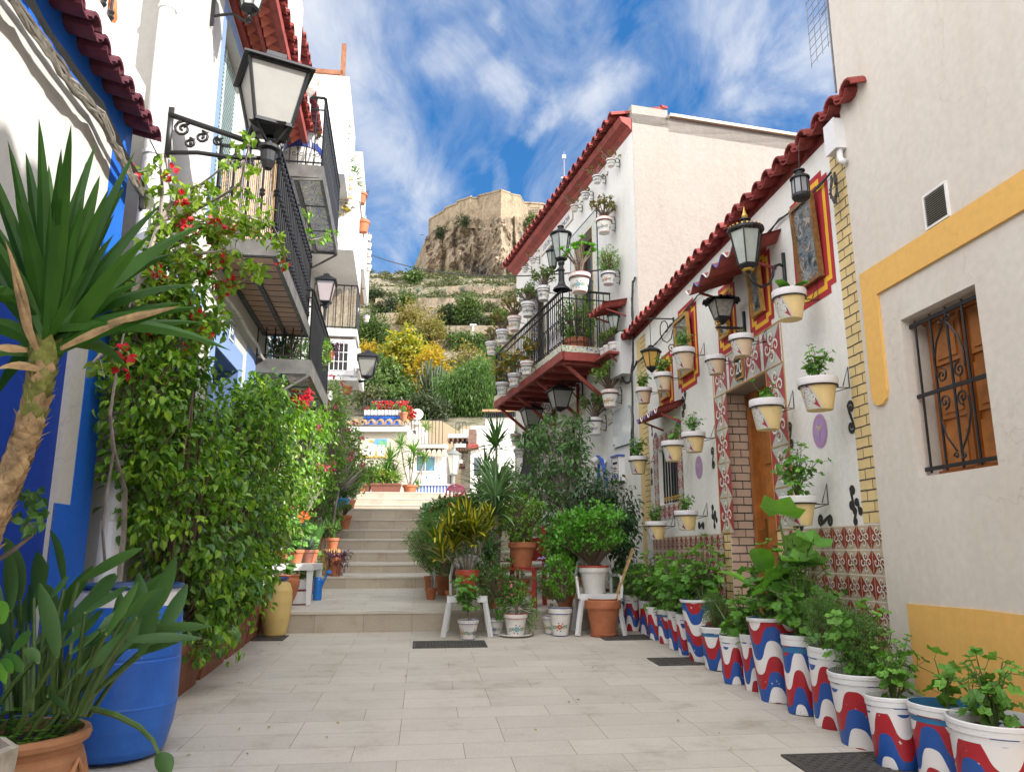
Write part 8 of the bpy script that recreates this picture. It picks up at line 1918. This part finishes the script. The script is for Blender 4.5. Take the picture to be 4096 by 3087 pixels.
for px,py,rx,rz_ in ((2400,1960,.36,.24),(2350,2040,.28,.26),(2450,2040,.34,.30),(2400,2120,.38,.25),(2480,2130,.22,.28),(2490,2220,.12,.2)): p=atY(px,py,9.9)-b; sh.append((p.x,p.y,p.z,rx,.34,rz_))
foliage(f,st,sh,4200,.07,.034,rr,'o',tw=9,tws=.09,hang=.9,sr=.004,shell=.35,root=(0,0,1.0)); f.build('foliage',G_leaf['ficd'],t); st.tube([(0,0,.3),(.03,0,.9),(-.02,0,1.4)],[.035,.03,.02],7); st.build('stems',m_gbark,t)
t,zs,D,h=gp('green_shrub',2220,2300,2330,2400,9.75,'terra',None,0,'dense mid green shrub between the red chair and the jade bush'); b=Vector(t.location); f=M(); st=M(); sh=[]
for px,py,rx,rz_ in ((2262,2110,.18,.2),(2240,2190,.22,.24),(2290,2200,.2,.25),(2255,2270,.18,.2)): p=atY(px,py,9.75)-b; sh.append((p.x,p.y,p.z,rx,.22,rz_))
foliage(f,st,sh,3000,.055,.035,rr,'o',tw=9,tws=.07,sr=.004,root=(0,0,.5)); f.build('foliage',G_leaf['ger'],t); st.build('stems',m_stemb,t)
G2='leafy pots massed beside the stairs'
gp('potted_shrub',1780,1830,2330,2392,10.5,'terra','feath',.95,'terracotta pot with a drooping grey green shrub at the right side of the stairs',None,1)
gp('potted_shrub',1700,1750,2300,2370,10.9,'terra','feath',.85,'airy grey green shrub at the very foot of the stairs on the right',None,2)
# white table with painted planters
zt_=1.2-(2160-2204)/3160*11.6; P0_=atY(1735,2160,11.6); P1_=atY(1900,2160,11.6)
t=thing('white_table','white plastic table with long painted planters beside the stairs','table',(P0_.x,11.6,gz(P0_.x,11.6))); hh=zt_-gz(P0_.x,11.6); w2=P1_.x-P0_.x
m=M(); m.box(0,w2,-.3,.3,hh-.03,hh); m.build('table_top',m_plas,t)
for x in (.04,w2-.04):
    for y in (-.26,.26): m=M(); m.box(x-.02,x+.02,y-.02,y+.02,0,hh-.03); m.build('leg',m_plas,t)
for i,(l,r__,pl) in enumerate(((1739,1800,'dkbush'),(1808,1870,'dkbush'))):
    a=atY(l,2158,11.4); c=atY(r__,2158,11.4); W=c.x-a.x; t=thing('painted_planter','white ceramic trough with blue flowers, %s'%('left one of two on the white table' if i==0 else 'right one of two on the white table'),'planter',((a.x+c.x)/2,11.4,zt_+.003),0,'painted troughs on the white table')
    m=M(); m.box(-W/2,W/2,-.1,.1,0,.19,0); m.box(-W/2-.006,W/2+.006,-.106,.106,.165,.195,0); m.box(-W/2-.002,W/2+.002,-.107,-.1065,.175,.185,1); m.build('trough',[m_cerw,m_glblue],t)
    m=M()
    for k in range(3):
        cx_=-W*.32+W*.32*k
        for j in range(8): a_=j*PI/4; m.poly([(x,-.1025,z) for x,z in ell(cx_+.022*math.cos(a_),.085+.022*math.sin(a_),.014,.008,a_,7)],(0,3,0)[k])
        m.poly([(x,-.1035,z) for x,z in ell(cx_,.085,.009,.009)],2)
    m.build('painted_flower',PCOL,t); addplant(t,'dkbush',.34,.17,i)
t,zs,D,h=gp('oleander',1780,1830,2380,2392,11.0,'terra',None,0,'round topped oleander with red buds on a thin trunk beside the stairs'); b=Vector(t.location); f=M(); st=M(); p=atY(1815,2048,11.0)-b; sh=[(p.x,p.y,p.z,.36,.3,.22),(p.x-.2,p.y,p.z-.05,.2,.2,.16),(p.x+.22,p.y,p.z+.05,.2,.2,.2)]
foliage(f,st,sh,3400,.075,.028,rr,'o',tw=8,tws=.09,sr=.004,root=(p.x,p.y,p.z-.25),mis=[0]*14+[1]); f.build('foliage',[G_leaf['gerb'],G_leaf['redf']],t); st.tube([(0,0,h*.8),(p.x*.6,p.y,p.z-.5),(p.x,p.y,p.z-.1)],[.018,.015,.012],6); st.build('stems',m_gbark,t)
for (px,py,Y,k,ps,lb,sd) in ((1982,2190,10.1,'dracaena',1.05,'large striped dracaena arching in the middle of the pot cluster',0),(1985,2085,10.9,'dracaena',.95,'yellowish striped dracaena behind the large one',1),(1925,2085,12.8,'dracaena',.8,'dark striped dracaena in front of the pink chair',2),(1960,2330,9.75,'dracaena',.7,'low dark dracaena behind the white chair',0)):
    P=atY(px,py,Y); t,zs,D,h=gp('potted_dracaena',px-45,px+45,py,0,Y,'terra',None,0,lb,None,sd); addplant(t,k,ps,zs,sd)
for (xl,xr,yr,Y,k,ps,kd,lb,sd) in ((1880,1940,2190,11.9,'bush',.7,'terra','green shrub behind the painted planters',2),(2050,2120,2140,11.6,'bush',.75,'terra','leafy pot at the wall behind the citrus tree',0),(1740,1800,2170,13.2,'dkbush',.6,'terra','dark shrub at the edge of the third stair',1),(1960,2030,2100,12.2,'brightb',.8,'terra','light green plant with yellow flowers under the red pots',2),(2170,2220,2200,11.0,'dkbush',.5,'terra','dark shrub between citrus tree and climbing shrub',0)):
    gp('potted_shrub',xl,xr,yr,0,Y,kd,k,ps,lb,None,sd)
# red stand with small pots
zs_=EYE+ray(2010,1968)[1]*12.4; P=atY(2010,1968,12.4); g0=gz(P.x,12.4); t=thing('plant_stand','red wooden plant stand against the patio house','plant stand',(P.x,12.4,g0)); H=zs_-g0; m=M()
for z in (H-.02,H*.62,H*.3): m.box(-.26,.26,-.13,.13,z-.02,z)
m.build('shelf',m_rc,t)
for x in (-.24,.24):
    for y in (-.11,.11): m=M(); m.box(x-.02,x+.02,y-.02,y+.02,0,H-.042); m.build('leg',m_rc,t)
for i,(x,kd,pl,ps,lb) in enumerate(((-.19,'red','limeb',.26,'left red pot with a round light green cushion on the red stand'),(-.03,'red','agave',.2,'middle red pot with spiky rosette on the red stand'),(.12,'red','bush',.3,'small red pot, right of the middle on the red stand'))):
    t=thing('small_red_pot',lb,'flowerpot',(P.x+x,12.32,zs_-.019),0,'small red pots on the red stand'); z_,r_,o=pot_classic(t,.15,.14,kd,i); soil(t,z_,r_); addplant(t,pl,ps,z_,i)
# tall yucca beside the wall
def yuc(label,X,Y,z,heads,mat,rtr=.03,pot=('terra',.3,.3),ls=.5,n_=44,lw=.04,el0=-.3,group=None):
    t=thing('yucca',label,'yucca',(X,Y,z),0,group); zs=.0
    if pot: zs,r_,o=pot_classic(t,pot[1],pot[2],pot[0]); soil(t,zs,r_)
    f=M(); st=M(); rr=random.Random(int(X*100)+7)
    for (dx,dy,dzz,k) in heads:
        st.tube([(dx*.1,dy*.1,zs-.03),(dx*.7,dy*.5,zs+(dzz-zs)*.5),(dx,dy,dzz)],[rtr,rtr*.8,rtr*.8],6)
        for q in range(n_):
            A=rr.uniform(0,2*PI); el=rr.uniform(el0,1.5); strap(f,(dx,dy,dzz+rr.uniform(-.08,.05)),(math.cos(A)*math.cos(el),math.sin(A)*math.cos(el),math.sin(el)),ls*k*rr.uniform(.75,1.1),lw*k,.28,5)
    f.build('leaves',mat,t); st.build('trunk',m_gbark,t); return t
P=atY(1985,2000,12.6); g0=gz(P.x,12.6); zh=atY(1980,1780,12.6).z-g0; yuc('tall dark yucca rising beside the patio house left of the window grille',P.x,12.6,g0,[(0,0,zh,1.15),(-.18,0,zh-.45,1.0),(.1,.1,zh-.75,.9)],G_leaf['gerb'])
P=atY(2040,1760,12.9); t=FC.th('hanging_plant','bright shrub spilling over the white wall pots below the far lantern','hanging plant',3.3,.3,3.05); addplant(t,'climbb',.55,-.1,1)
# pink chair and green sheet
P=atY(1818,1960,17.4); plastic_chair('faded pink plastic armchair high on the stairs',P.x,17.5,gz(P.x,17.5),PI+.15,plain('faded_pink_plastic',(.62,.17,.26),.5,vary=.35,scale=4),1.08)
a=atY(1687,2078,14.2); c=atY(1722,2010,14.2); t=thing('green_board','pale green board standing at the right edge of the stairs','board',(a.x,14.2,a.z)); m=M(); m.box(0,c.x-a.x,0,.02,0,c.z-a.z); m.build('panel',plain('pale_green_board',(.25,.42,.27),.6,vary=.06),t)
# ---- left of the stairs
b=Vector((-2.66,9.05,SL*9.05)); t=thing('yellow_jar','tall pale yellow jar with a blue mouth at the foot of the step','jar',tuple(b)); m=M(); m.lathe([(.001,0),(.10,0),(.12,.02),(.155,.2),(.17,.38),(.165,.5),(.14,.57),(.10,.6),(.105,.615),(.125,.63),(.12,.645),(.09,.64),(.085,.55)],32,mis=[0]*7+[1]*5); m.build('jar',[plain('pale_yellow_glaze',(.62,.45,.17),.5,vary=.06),m_glblue],t,smooth=True)
b=Vector((-2.72,9.62,gz(-2.72,9.62))); t=thing('terracotta_amphora','pointed terracotta amphora with moulded face on the landing edge','jar',tuple(b)); m=M(); m.lathe([(.001,0),(.05,0),(.07,.04),(.12,.16),(.15,.27),(.155,.33),(.14,.36),(.145,.38),(.155,.39),(.15,.4),(.13,.4),(.12,.34)],28); m.build('jar',m_terra,t,smooth=True); addplant(t,'gersmall',.35,.34,1)
b=Vector((-2.72,10.15,gz(-2.72,10.15))); t=thing('old_paint_bucket','white bucket with dark red lower half on the landing','bucket',tuple(b)); m=M(); m.lathe([(.001,0),(.12,0),(.13,.015),(.14,.21),(.15,.212),(.155,.30),(.15,.31),(.14,.3),(.135,.25)],24,mis=[1,1,0,0,0,0,0,0]) ; m.lathe([(.1215,.02),(.1405,.19)],24,mi=1); m.build('bucket',[m_plas,plain('dark_red_label',(.2,.02,.03),.5,vary=.3,scale=12)],t,smooth=True,auto=40); addplant(t,'gersmall',.3,.25,2)
X0,Y0_=-2.86,10.4; z=gz(X0,10.3); t=thing('white_stool_table','white plastic table on the left side of the landing crowded with plants','table',(X0,Y0_,z),.12); m=M(); m.box(-.3,.3,-.5,.5,.46,.50); m.box(-.31,.31,-.51,-.5,.42,.5); m.box(.3,.31,-.5,.5,.42,.5); m.build('table_top',m_plas,t)
for x in (-.27,.27):
    for y in (-.46,.46): m=M(); m.add([(x-.04,y-.03,.46),(x+.04,y-.03,.46),(x+.04,y+.03,.46),(x-.04,y+.03,.46),(x-.025,y-.02,0),(x+.025,y-.02,0),(x+.025,y+.02,0),(x-.025,y+.02,0)],[[0,1,2,3],[4,7,6,5],[0,4,5,1],[1,5,6,2],[2,6,7,3],[3,7,4,0]]); m.build('leg',m_plas,t)
for i,(dx,dy,kd,pl,ps,lb) in enumerate(((.12,-.36,'terra','geranium',.5,'pot with an orange flower on the white table'),(.14,.12,'brown','agave',.42,'blue green agave in a brown pot on the white table'),(-.15,-.1,'terra','bush',.5,'leafy pot at the back of the white table'),(.12,.40,'terra','gersmall',.4,'small leafy pot at the far end of the white table'))):
    t=thing('potted_plant',lb,'potted plant',(X0+dx,Y0_+dy,z+.502)); z_,r_,o=pot_classic(t,.2,.17,kd,i); soil(t,z_,r_); addplant(t,pl,ps,z_,i)
    if i==0:
        m=M()
        for q in range(14): v=rvec(rr); leaf(m,Vector((.1,-.12,z_+.42))+v*.03,v,rvec(rr),.06,.05,'o')
        m.build('flower',G_leaf['orgf'],t)
b=Vector((-2.62,10.75,gz(-2.62,10.75))); t=thing('watering_can','slim bright blue watering can standing under the white table','watering can',tuple(b)); mb=plain('bright_blue_plastic',(.01,.16,.55),.35,vary=.05); m=M(); m.lathe([(.001,0),(.055,0),(.06,.02),(.06,.26),(.04,.30),(.001,.3)],16); m.build('body',mb,t,smooth=True); m=M(); m.tube([(.05,0,.18),(.1,0,.3),(.13,0,.36)],[.018,.014,.02],8); m.lathe([(.001,0),(.045,.0),(.03,.04),(.001,.04)],10,(.14,0,.35)); m.build('spout',mb,t); m=M(); m.tube([(-.05,0,.08),(-.12,0,.14),(-.12,0,.26),(-.04,0,.29)],.01,6); m.build('handle',mb,t)
b=Vector((-3.0,12.7,gz(-3.0,12.95))); t=thing('bamboo_stand','round stand of bamboo canes carrying a terracotta pot on the second step','plant stand',(-2.97,13.05,gz(-2.97,13.05))); m=M()
for k in range(22): a=2*PI*k/22; m.tube([(.14*math.cos(a),.14*math.sin(a),0),(.14*math.cos(a),.14*math.sin(a),.42)],.019,6)
m.lathe([(.001,.40),(.13,.40)],16); m.build('canes',plain('bamboo_cane',(.40,.24,.10),.7,vary=.35,scale=20),t)
t=thing('potted_plant','terracotta pot with low succulents standing on the bamboo stand','potted plant',(-2.97,13.05,gz(-2.97,13.05)+.40)); z_,r_,o=pot_classic(t,.24,.2,'terra'); soil(t,z_,r_); addplant(t,'succulent',.28,z_,1); addplant(t,'snake',.5,z_-.02,1)
t=thing('purple_heart','purple trailing wandering plant hanging beside the bamboo stand','potted plant',(-2.85,12.86,gz(-2.85,12.86))); z_,r_,o=pot_classic(t,.2,.3,'terra'); soil(t,z_,r_); addplant(t,'purple',.42,z_,0)
gp('potted_plant',1347,1408,2060,2110,16.75,'terra','succulent',.34,'terracotta pot on a saucer with low yellow green succulent on the stair edge',None,2)
t,zs,D,h=gp('potted_bush',1335,1402,1992,2035,18.6,'blue',None,0,'turquoise bucket with a big round green bush beside the upper stairs'); f=M(); st=M(); foliage(f,st,[(-.05,0,h+.28,.46,.4,.30),(.12,0,h+.40,.3,.3,.25)],3600,.05,.022,rr,'o',tw=9,tws=.07,sr=.004,root=(0,0,h)); f.build('foliage',G_leaf['gerb'],t); st.build('stems',m_stemb,t)
P=atY(1314,2018,16.9); g0=gz(P.x,16.9); H=P.z-g0; t=thing('wooden_stool','small wooden stool with a terracotta saucer at the left of the upper stairs','stool',(P.x,16.9,g0)); m=M(); m.lathe([(.001,H-.05),(.21,H-.05),(.21,H-.02),(.001,H-.02)],20); m.build('seat',m_stemb,t); m=M(); m.lathe([(.001,H-.018),(.17,H-.018),(.2,H+.0),(.19,H+.002),(.001,H-.005)],20); m.build('saucer',m_terra,t)
for k in range(3): a=2*PI*k/3+.4; m=M(); m.tube([(.14*math.cos(a),.14*math.sin(a),H-.05),(.2*math.cos(a),.2*math.sin(a),0)],.018,6); m.build('leg',m_stemb,t)
gp('potted_plant',1288,1340,1977,2016,16.9,'terra','succulent',.3,'terracotta pot on the wooden stool',None,0,ground=False,zb=P.z+.003)
for (xl,xr,yr,Y,k,ps,kd,lb,sd) in ((1235,1290,2190,12.4,'snake',.6,'terra','tall snake plant pot behind the bamboo stand',1),(1190,1240,2160,12.0,'gersmall',.5,'terra','pot with drooping leaves between hedge and bamboo stand',2),(1200,1260,2100,13.6,'bush',.9,'terra','leafy shrub by the wall left of the stairs',0),(1240,1300,2060,15.2,'bush',.8,'terra','green shrub by the blue door on the left',1),(1436,1462,1915,24.4,'terra' and 'bush',.55,'terra','orange pot with a small shrub at the top left of the stairs',2)):
    gp('potted_shrub',xl,xr,yr,0,Y,kd,k,ps,lb,None,sd)
# climbing roses on the left and red flowering climber
def climber(label,base,shs,mat,fl,nfl,n,seed,name='climbing_rose',Ln=.07,Wd=.045,fsz=.06,hang=.5):
    t=thing(name,label,'climber',tuple(base)); rr=random.Random(seed); f=M(); st=M(); sh=[]
    for px,py,Y,rx,rz_ in shs: p=atY(px,py,Y)-base; sh.append((p.x,p.y,p.z,rx,rx*.8,rz_))
    foliage(f,st,sh,n,Ln,Wd,rr,'o',tw=8,tws=.13,hang=hang,sr=.005,shell=.2,root=(0,0,1.0)); f.build('foliage',mat,t)
    st.tube([(0,0,0),(.05,0,.8),(sh[0][0]*.5,sh[0][1]*.5,max(1,sh[0][2]*.6)),(sh[0][0],sh[0][1],sh[0][2])],[.025,.02,.015,.008],6); st.build('stems',m_gbark,t)
    for k in range(nfl):
        fo=M(); s_=rr.choice(sh); q=rvec(rr); q.y=-abs(q.y); c=Vector((s_[0]+q.x*s_[3],s_[1]+q.y*s_[4],s_[2]+q.z*s_[5]))
        for j in range(9): v=rvec(rr); leaf(fo,c+v*fsz*.3,v,rvec(rr),fsz,fsz*.8,'o',fold=.3)
        fo.build('flower',fl,t)
    return t
b=Vector((-3.35,14.6,gz(-3.35,14.6))); climber('climbing rose with bright sunlit leaves and pink flowers left of the upper stairs',b,[(1390,1780,15.5,.35,.5),(1420,1870,15.8,.4,.4),(1360,1680,15,.2,.5),(1310,1720,14.4,.22,.6),(1340,1850,14.6,.3,.4),(1300,1600,14,.15,.35),(1345,1570,14.4,.14,.4)],G_leaf['bright'],G_leaf['pinkf'],26,3600,61)
b=Vector((-3.1,11.4,gz(-3.1,11.4))); t=climber('light green climber with a crimson flower cluster below the second balcony',b,[(1190,1680,11,.28,.3),(1240,1760,11.4,.26,.35),(1200,1850,11.2,.3,.4),(1270,1900,12,.25,.4),(1180,1960,10.8,.28,.3),(1280,1700,12,.2,.3)],G_leaf['bright'],G_leaf['pinkf'],6,3400,62,hang=.8); fo=M(); c0=atY(1178,1592,10.6)-b
for k in range(20):
    c=c0+Vector((rr.uniform(-.22,.22),rr.uniform(-.1,.1),rr.uniform(-.08,.10)))
    for j in range(8): v=rvec(rr); leaf(fo,c+v*.03,v,rvec(rr),.06,.05,'o',fold=.3)
fo.build('flower_cluster',G_leaf['redf'],t)
b=atY(1225,1230,10.3); t=thing('balcony_vine','thin yellowish vine trailing from the upper tiled balcony','vine',tuple(atY(1240,960,11)))
bb=Vector(t.location); branchy(t,bb,[([atY(1240,830,10.6),atY(1225,900,10.8),atY(1240,960,11),atY(1300,950,11.4),atY(1330,945,11.8)],1)],None,G_leaf['bright'],16,.07,.05,5,spread=.1)
t=thing('balcony_plants','leafy plants behind the rails of the lower tiled balcony','plants',tuple(FL.W(FL.sY(10.6),.3,3.7))); addplant(t,'climbb',.8,0,0); t=thing('balcony_plants','small flowering plants at the far end of the lower tiled balcony','plants',tuple(FL.W(FL.sY(11.8),.6,3.9))); addplant(t,'brightb',.6,.1,1)
# pots hung on the far left houses
LP=[(1416,1470,775,815,15.6,'terra','purple',.3,'terracotta pot with red stems hung high on the jettied house'),(1428,1480,885,930,15.9,'terra','gersmall',.15,'second terracotta pot hung below the first on the jettied house'),(1387,1408,500,536,13.4,'ceramic',None,0,'upper small white painted pot high on the white pier'),(1382,1403,552,582,13.4,'ceramic',None,0,'lower small white painted pot high on the white pier'),
(1415,1437,1222,1252,16.6,'ceramic',None,0,'white pot with a yellow flower on the far black railing'),(1452,1480,1256,1288,17.5,'ceramic',None,0,'white pot with red band hung above the far street lantern'),(1302,1340,1390,1440,12.9,'terra','purple',.4,'terracotta pot on the rail of the lower tiled balcony'),(1368,1410,1545,1575,15.2,'terra',None,0,'square orange pot hung under the air conditioner'),(1110,1175,30,72,9.6,'ceramic','purple',.2,'white painted pot at the roof edge of number 27 cut by the frame')]
for i,(xl,xr,yr,yb_,Y,kd,pl,ps,lb) in enumerate(LP): gp('hanging_flowerpot',xl,xr,yr,yb_,Y,kd,pl,ps,lb,'pots hung on the left row of houses' if kd=='terra' else 'white painted pots on the left houses',i,cat='flowerpot',ground=False)
for i,y in enumerate((932,965,996,1023,1052)): gp('hanging_flowerpot',1462,1488,y,y+32,18.6,'ceramic',None,0,('topmost','second','third','fourth','lowest')[i]+' white pot in the column hung on the far white house','white painted pots on the left houses',i,cat='flowerpot',ground=False)
t=thing('terrace_yucca','spiky plant on the roof of the jettied house','yucca',tuple(atY(1372,730,14.6))); addplant(t,'yuccad',1.1,-.3,0)
t=thing('dry_hanging_plant','dry yellow brown plant spilling from the jettied house parapet','plant',tuple(atY(1375,905,14.5))); addplant(t,'autumn',.7,-.2,0)
P=atY(1224,620,10.5); t=FL.th('balcony_planter','white round planter with blue rim behind the upper balcony scrolls','planter',FL.sY(10.55),.36,6.68); m=M(); m.lathe([(.001,0),(.16,0),(.24,.2),(.27,.32),(.28,.33),(.285,.42),(.25,.42),(.23,.3)],24,mis=[0,0,0,1,1,1,0]); m.build('pot',[m_cerw,m_glblue],t,smooth=True,auto=40); addplant(t,'twiggy',.4,.36,0)
t=FL.th('terracotta_urn','round orange terracotta urn behind the terrace railing of the blue house','urn',FL.sY(4.55),-.28,4.42); m=M(); m.lathe([(.001,0),(.12,0),(.2,.15),(.24,.32),(.22,.48),(.15,.58),(.16,.62),(.19,.64),(.14,.64)],24); m.build('urn',plain('orange_terracotta',(.55,.17,.05),.7,vary=.15),t,smooth=True)
t=thing('striped_cloth','striped towel hanging over the far balcony edge','towel',tuple(atY(1380,740,14.2))); m=M(); v=[]
for j in range(7):
    for i in range(9): v.append((-.22+.44*i/8,-.03*math.sin(i*1.2)-.02,.25-.62*j/6))
m.add(v,[[j*9+i,j*9+i+1,(j+1)*9+i+1,(j+1)*9+i] for j in range(6) for i in range(8)]); m.add([(x,y-.01,z) for x,y,z in v],[[j*9+i,(j+1)*9+i,(j+1)*9+i+1,j*9+i+1] for j in range(6) for i in range(8)])
def clothm():
    m,nt,b=newmat('striped_towel'); tc=N(nt,'ShaderNodeTexCoord'); s=N(nt,'ShaderNodeSeparateXYZ'); L(nt,tc.outputs['Object'],s.inputs[0]); f=math_(nt,'FRACT',math_(nt,'MULTIPLY',s.outputs[2],5.)); r=ramp(nt,[(0,(.6,.55,.5)),(.3,(.5,.2,.15)),(.5,(.6,.45,.2)),(.7,(.3,.3,.35))],'CONSTANT'); L(nt,f,r.inputs['Fac']); L(nt,r.outputs['Color'],b.inputs['Base Color']); return m
m.build('cloth',clothm(),t)
# ---- top of the stairs
P=atY(1484,1967,24.6); Q=atY(1601,1967,24.6); g0=gz(P.x,24.6); t=thing('brown_planter','long dark brown planter with bushes at the top of the stairs','planter',((P.x+Q.x)/2,24.6,g0)); W=Q.x-P.x; planter(t,-W/2,W/2,-.2,.2,.32,m_brownp); f=M(); st=M(); foliage(f,st,[(-.28,0,.58,.32,.22,.3),(.1,0,.5,.4,.2,.18)],1500,.09,.05,rr,'o',tw=8,tws=.09,root=(0,0,.3),mis=[0,0,1]); f.build('foliage',[G_leaf['bright'],G_leaf['succr']],t); st.build('stems',m_stemb,t)
P=atY(1464,1967,24.6); t=thing('brown_planter','short dark brown planter beside the long one at the top of the stairs','planter',(P.x,24.6,g0)); planter(t,-.12,.14,-.2,.2,.3,m_brownp); addplant(t,'bush',.4,.28,0)
gm_=G_leaf['yucc2']
def hd(px,py,Y,X0_,Y0__,z0_): p=atY(px,py,Y); return (p.x-X0_,p.y-Y0__,p.z-z0_)
P=atY(1560,1967,25.0); z0_=gz(P.x,25); yuc('bushy light green yucca clump standing behind the long brown planter',P.x,25,z0_,[(*hd(1560,1840,25,P.x,25,z0_),1),(*hd(1575,1900,25,P.x,25,z0_),.9),(*hd(1545,1880,25,P.x,25,z0_),.9)],gm_,pot=('brown',.4,.35),ls=.62,n_=60,lw=.05,el0=-.6)
P=atY(1640,1967,24.8); z0_=gz(P.x,24.8); yuc('yucca with several bare pale trunks in a pink pot above the stairs',P.x,24.8,z0_,[(*hd(1605,1780,24.8,P.x,24.8,z0_),1),(*hd(1655,1810,24.8,P.x,24.8,z0_),1.1),(*hd(1697,1835,24.8,P.x,24.8,z0_),.8),(*hd(1640,1850,24.8,P.x,24.8,z0_),.7),(*hd(1670,1940,24.8,P.x,24.8,z0_),.6)],gm_,pot=('terra',.5,.3),ls=.55,n_=50,lw=.045,el0=-.6)
P=atY(1675,1967,27.8); z0_=3.0; yuc('slender yucca with a single small crown beside the white awning house',P.x,27.8,z0_,[(*hd(1702,1712,27.8,P.x,27.8,z0_),.9)],gm_,pot=('terra',.4,.3),ls=.55,n_=40,lw=.04)
b=atY(1520,1665,27.4); climber('vivid red bougainvillea on the roof terrace of the mural house',b-Vector((0,0,.3)),[(1510,1635,27.4,.35,.2),(1545,1632,27.4,.3,.2)],G_leaf['ger'],G_leaf['redf'],24,900,81,name='bougainvillea',fsz=.11); 
b=atY(1610,1665,27.4); climber('second red bougainvillea beside the terracotta pot on the roof terrace',b-Vector((0,0,.3)),[(1600,1630,27.4,.32,.22),(1635,1660,27.4,.2,.25)],G_leaf['ger'],G_leaf['redf'],24,700,82,name='bougainvillea',fsz=.11)
gp('terracotta_flowerpot',1597,1632,1650,1680,26.9,'terra','limeb',.3,'terracotta pot standing on the roof edge of the mural house',None,0,cat='flowerpot',ground=False)
for i,(px,py) in enumerate(((1706,1905),(1758,1908))): gp('small_blue_pot',px-5,px+5,py,py+8,29.3,'blue',None,0,('left','right')[i]+' small blue pot on the white wall under the curtained window','small blue pots under the curtained window',0,cat='flowerpot',ground=False)
# fallen leaves on the paving
m=M(); rr=random.Random(99)
for i in range(40):
    px=rr.choice([rr.uniform(700,1100),rr.uniform(1100,2400),rr.uniform(2400,3500)]); g=gnd(px,rr.uniform(2540,3050)); X,Y=g.x,g.y; s_=rr.uniform(.008,.02)
    if FL.W(FL.sY(Y),.5,0).x>X or FR.W(FR.sY(Y),.4,0).x<X: continue
    leaf(m,Vector((X,Y,SL*Y+.006)),Vector((rr.uniform(-1,1),rr.uniform(-1,1),0)),Vector((rr.uniform(-.3,.3),0,1)),s_*1.6,s_,'o',droop=-.1)
tag(m.build('fallen_leaves',G_leaf['yel']),'small dry yellow leaves scattered on the paving','fallen leaves',kind='stuff')

# more pots on the left edge of the stairs and under the climbers
for (px,py_,Y,D,kd,k,ps,lb,sd) in ((1225,2330,11.3,.26,'terra','bush',.5,'terracotta pot with a dark leafy plant behind the white table',1),(1262,2270,12.1,.22,'brown','gersmall',.5,'brown pot with a few round leaves left of the bamboo stand',0),(1245,2235,12.3,.2,'ceramic','agave',.4,'painted pot with a spiky rosette between table and bamboo stand',2),(1300,2180,14.0,.24,'terra','dracaena',.55,'striped grassy plant in a terracotta pot on the third stair',0),(1322,2110,15.9,.26,'terra','brightb',.6,'terracotta pot with bright foliage on the fifth stair',2),(1400,1960,21.0,.34,'terra','bush',.9,'big terracotta pot with a shrub below the climbing rose',0),(1780,2290,11.6,.3,'terra','bush',.75,'terracotta pot with a broad green shrub under the white trough table',1),(1730,2240,12.2,.26,'terra','feath',.8,'small pot with an airy shrub next to the green board',0),(1850,2250,11.0,.28,'ceramic','dkbush',.5,'painted pot with dark foliage behind the white plastic chair',4)):
    a,b=ray(px,py_); X=a*Y; t=thing('potted_plant',lb,'potted plant',(X,Y,gz(X,Y))); z_,r_,o=pot_classic(t,D,D*.9,kd,sd); soil(t,z_,r_); addplant(t,k,ps,z_,sd)
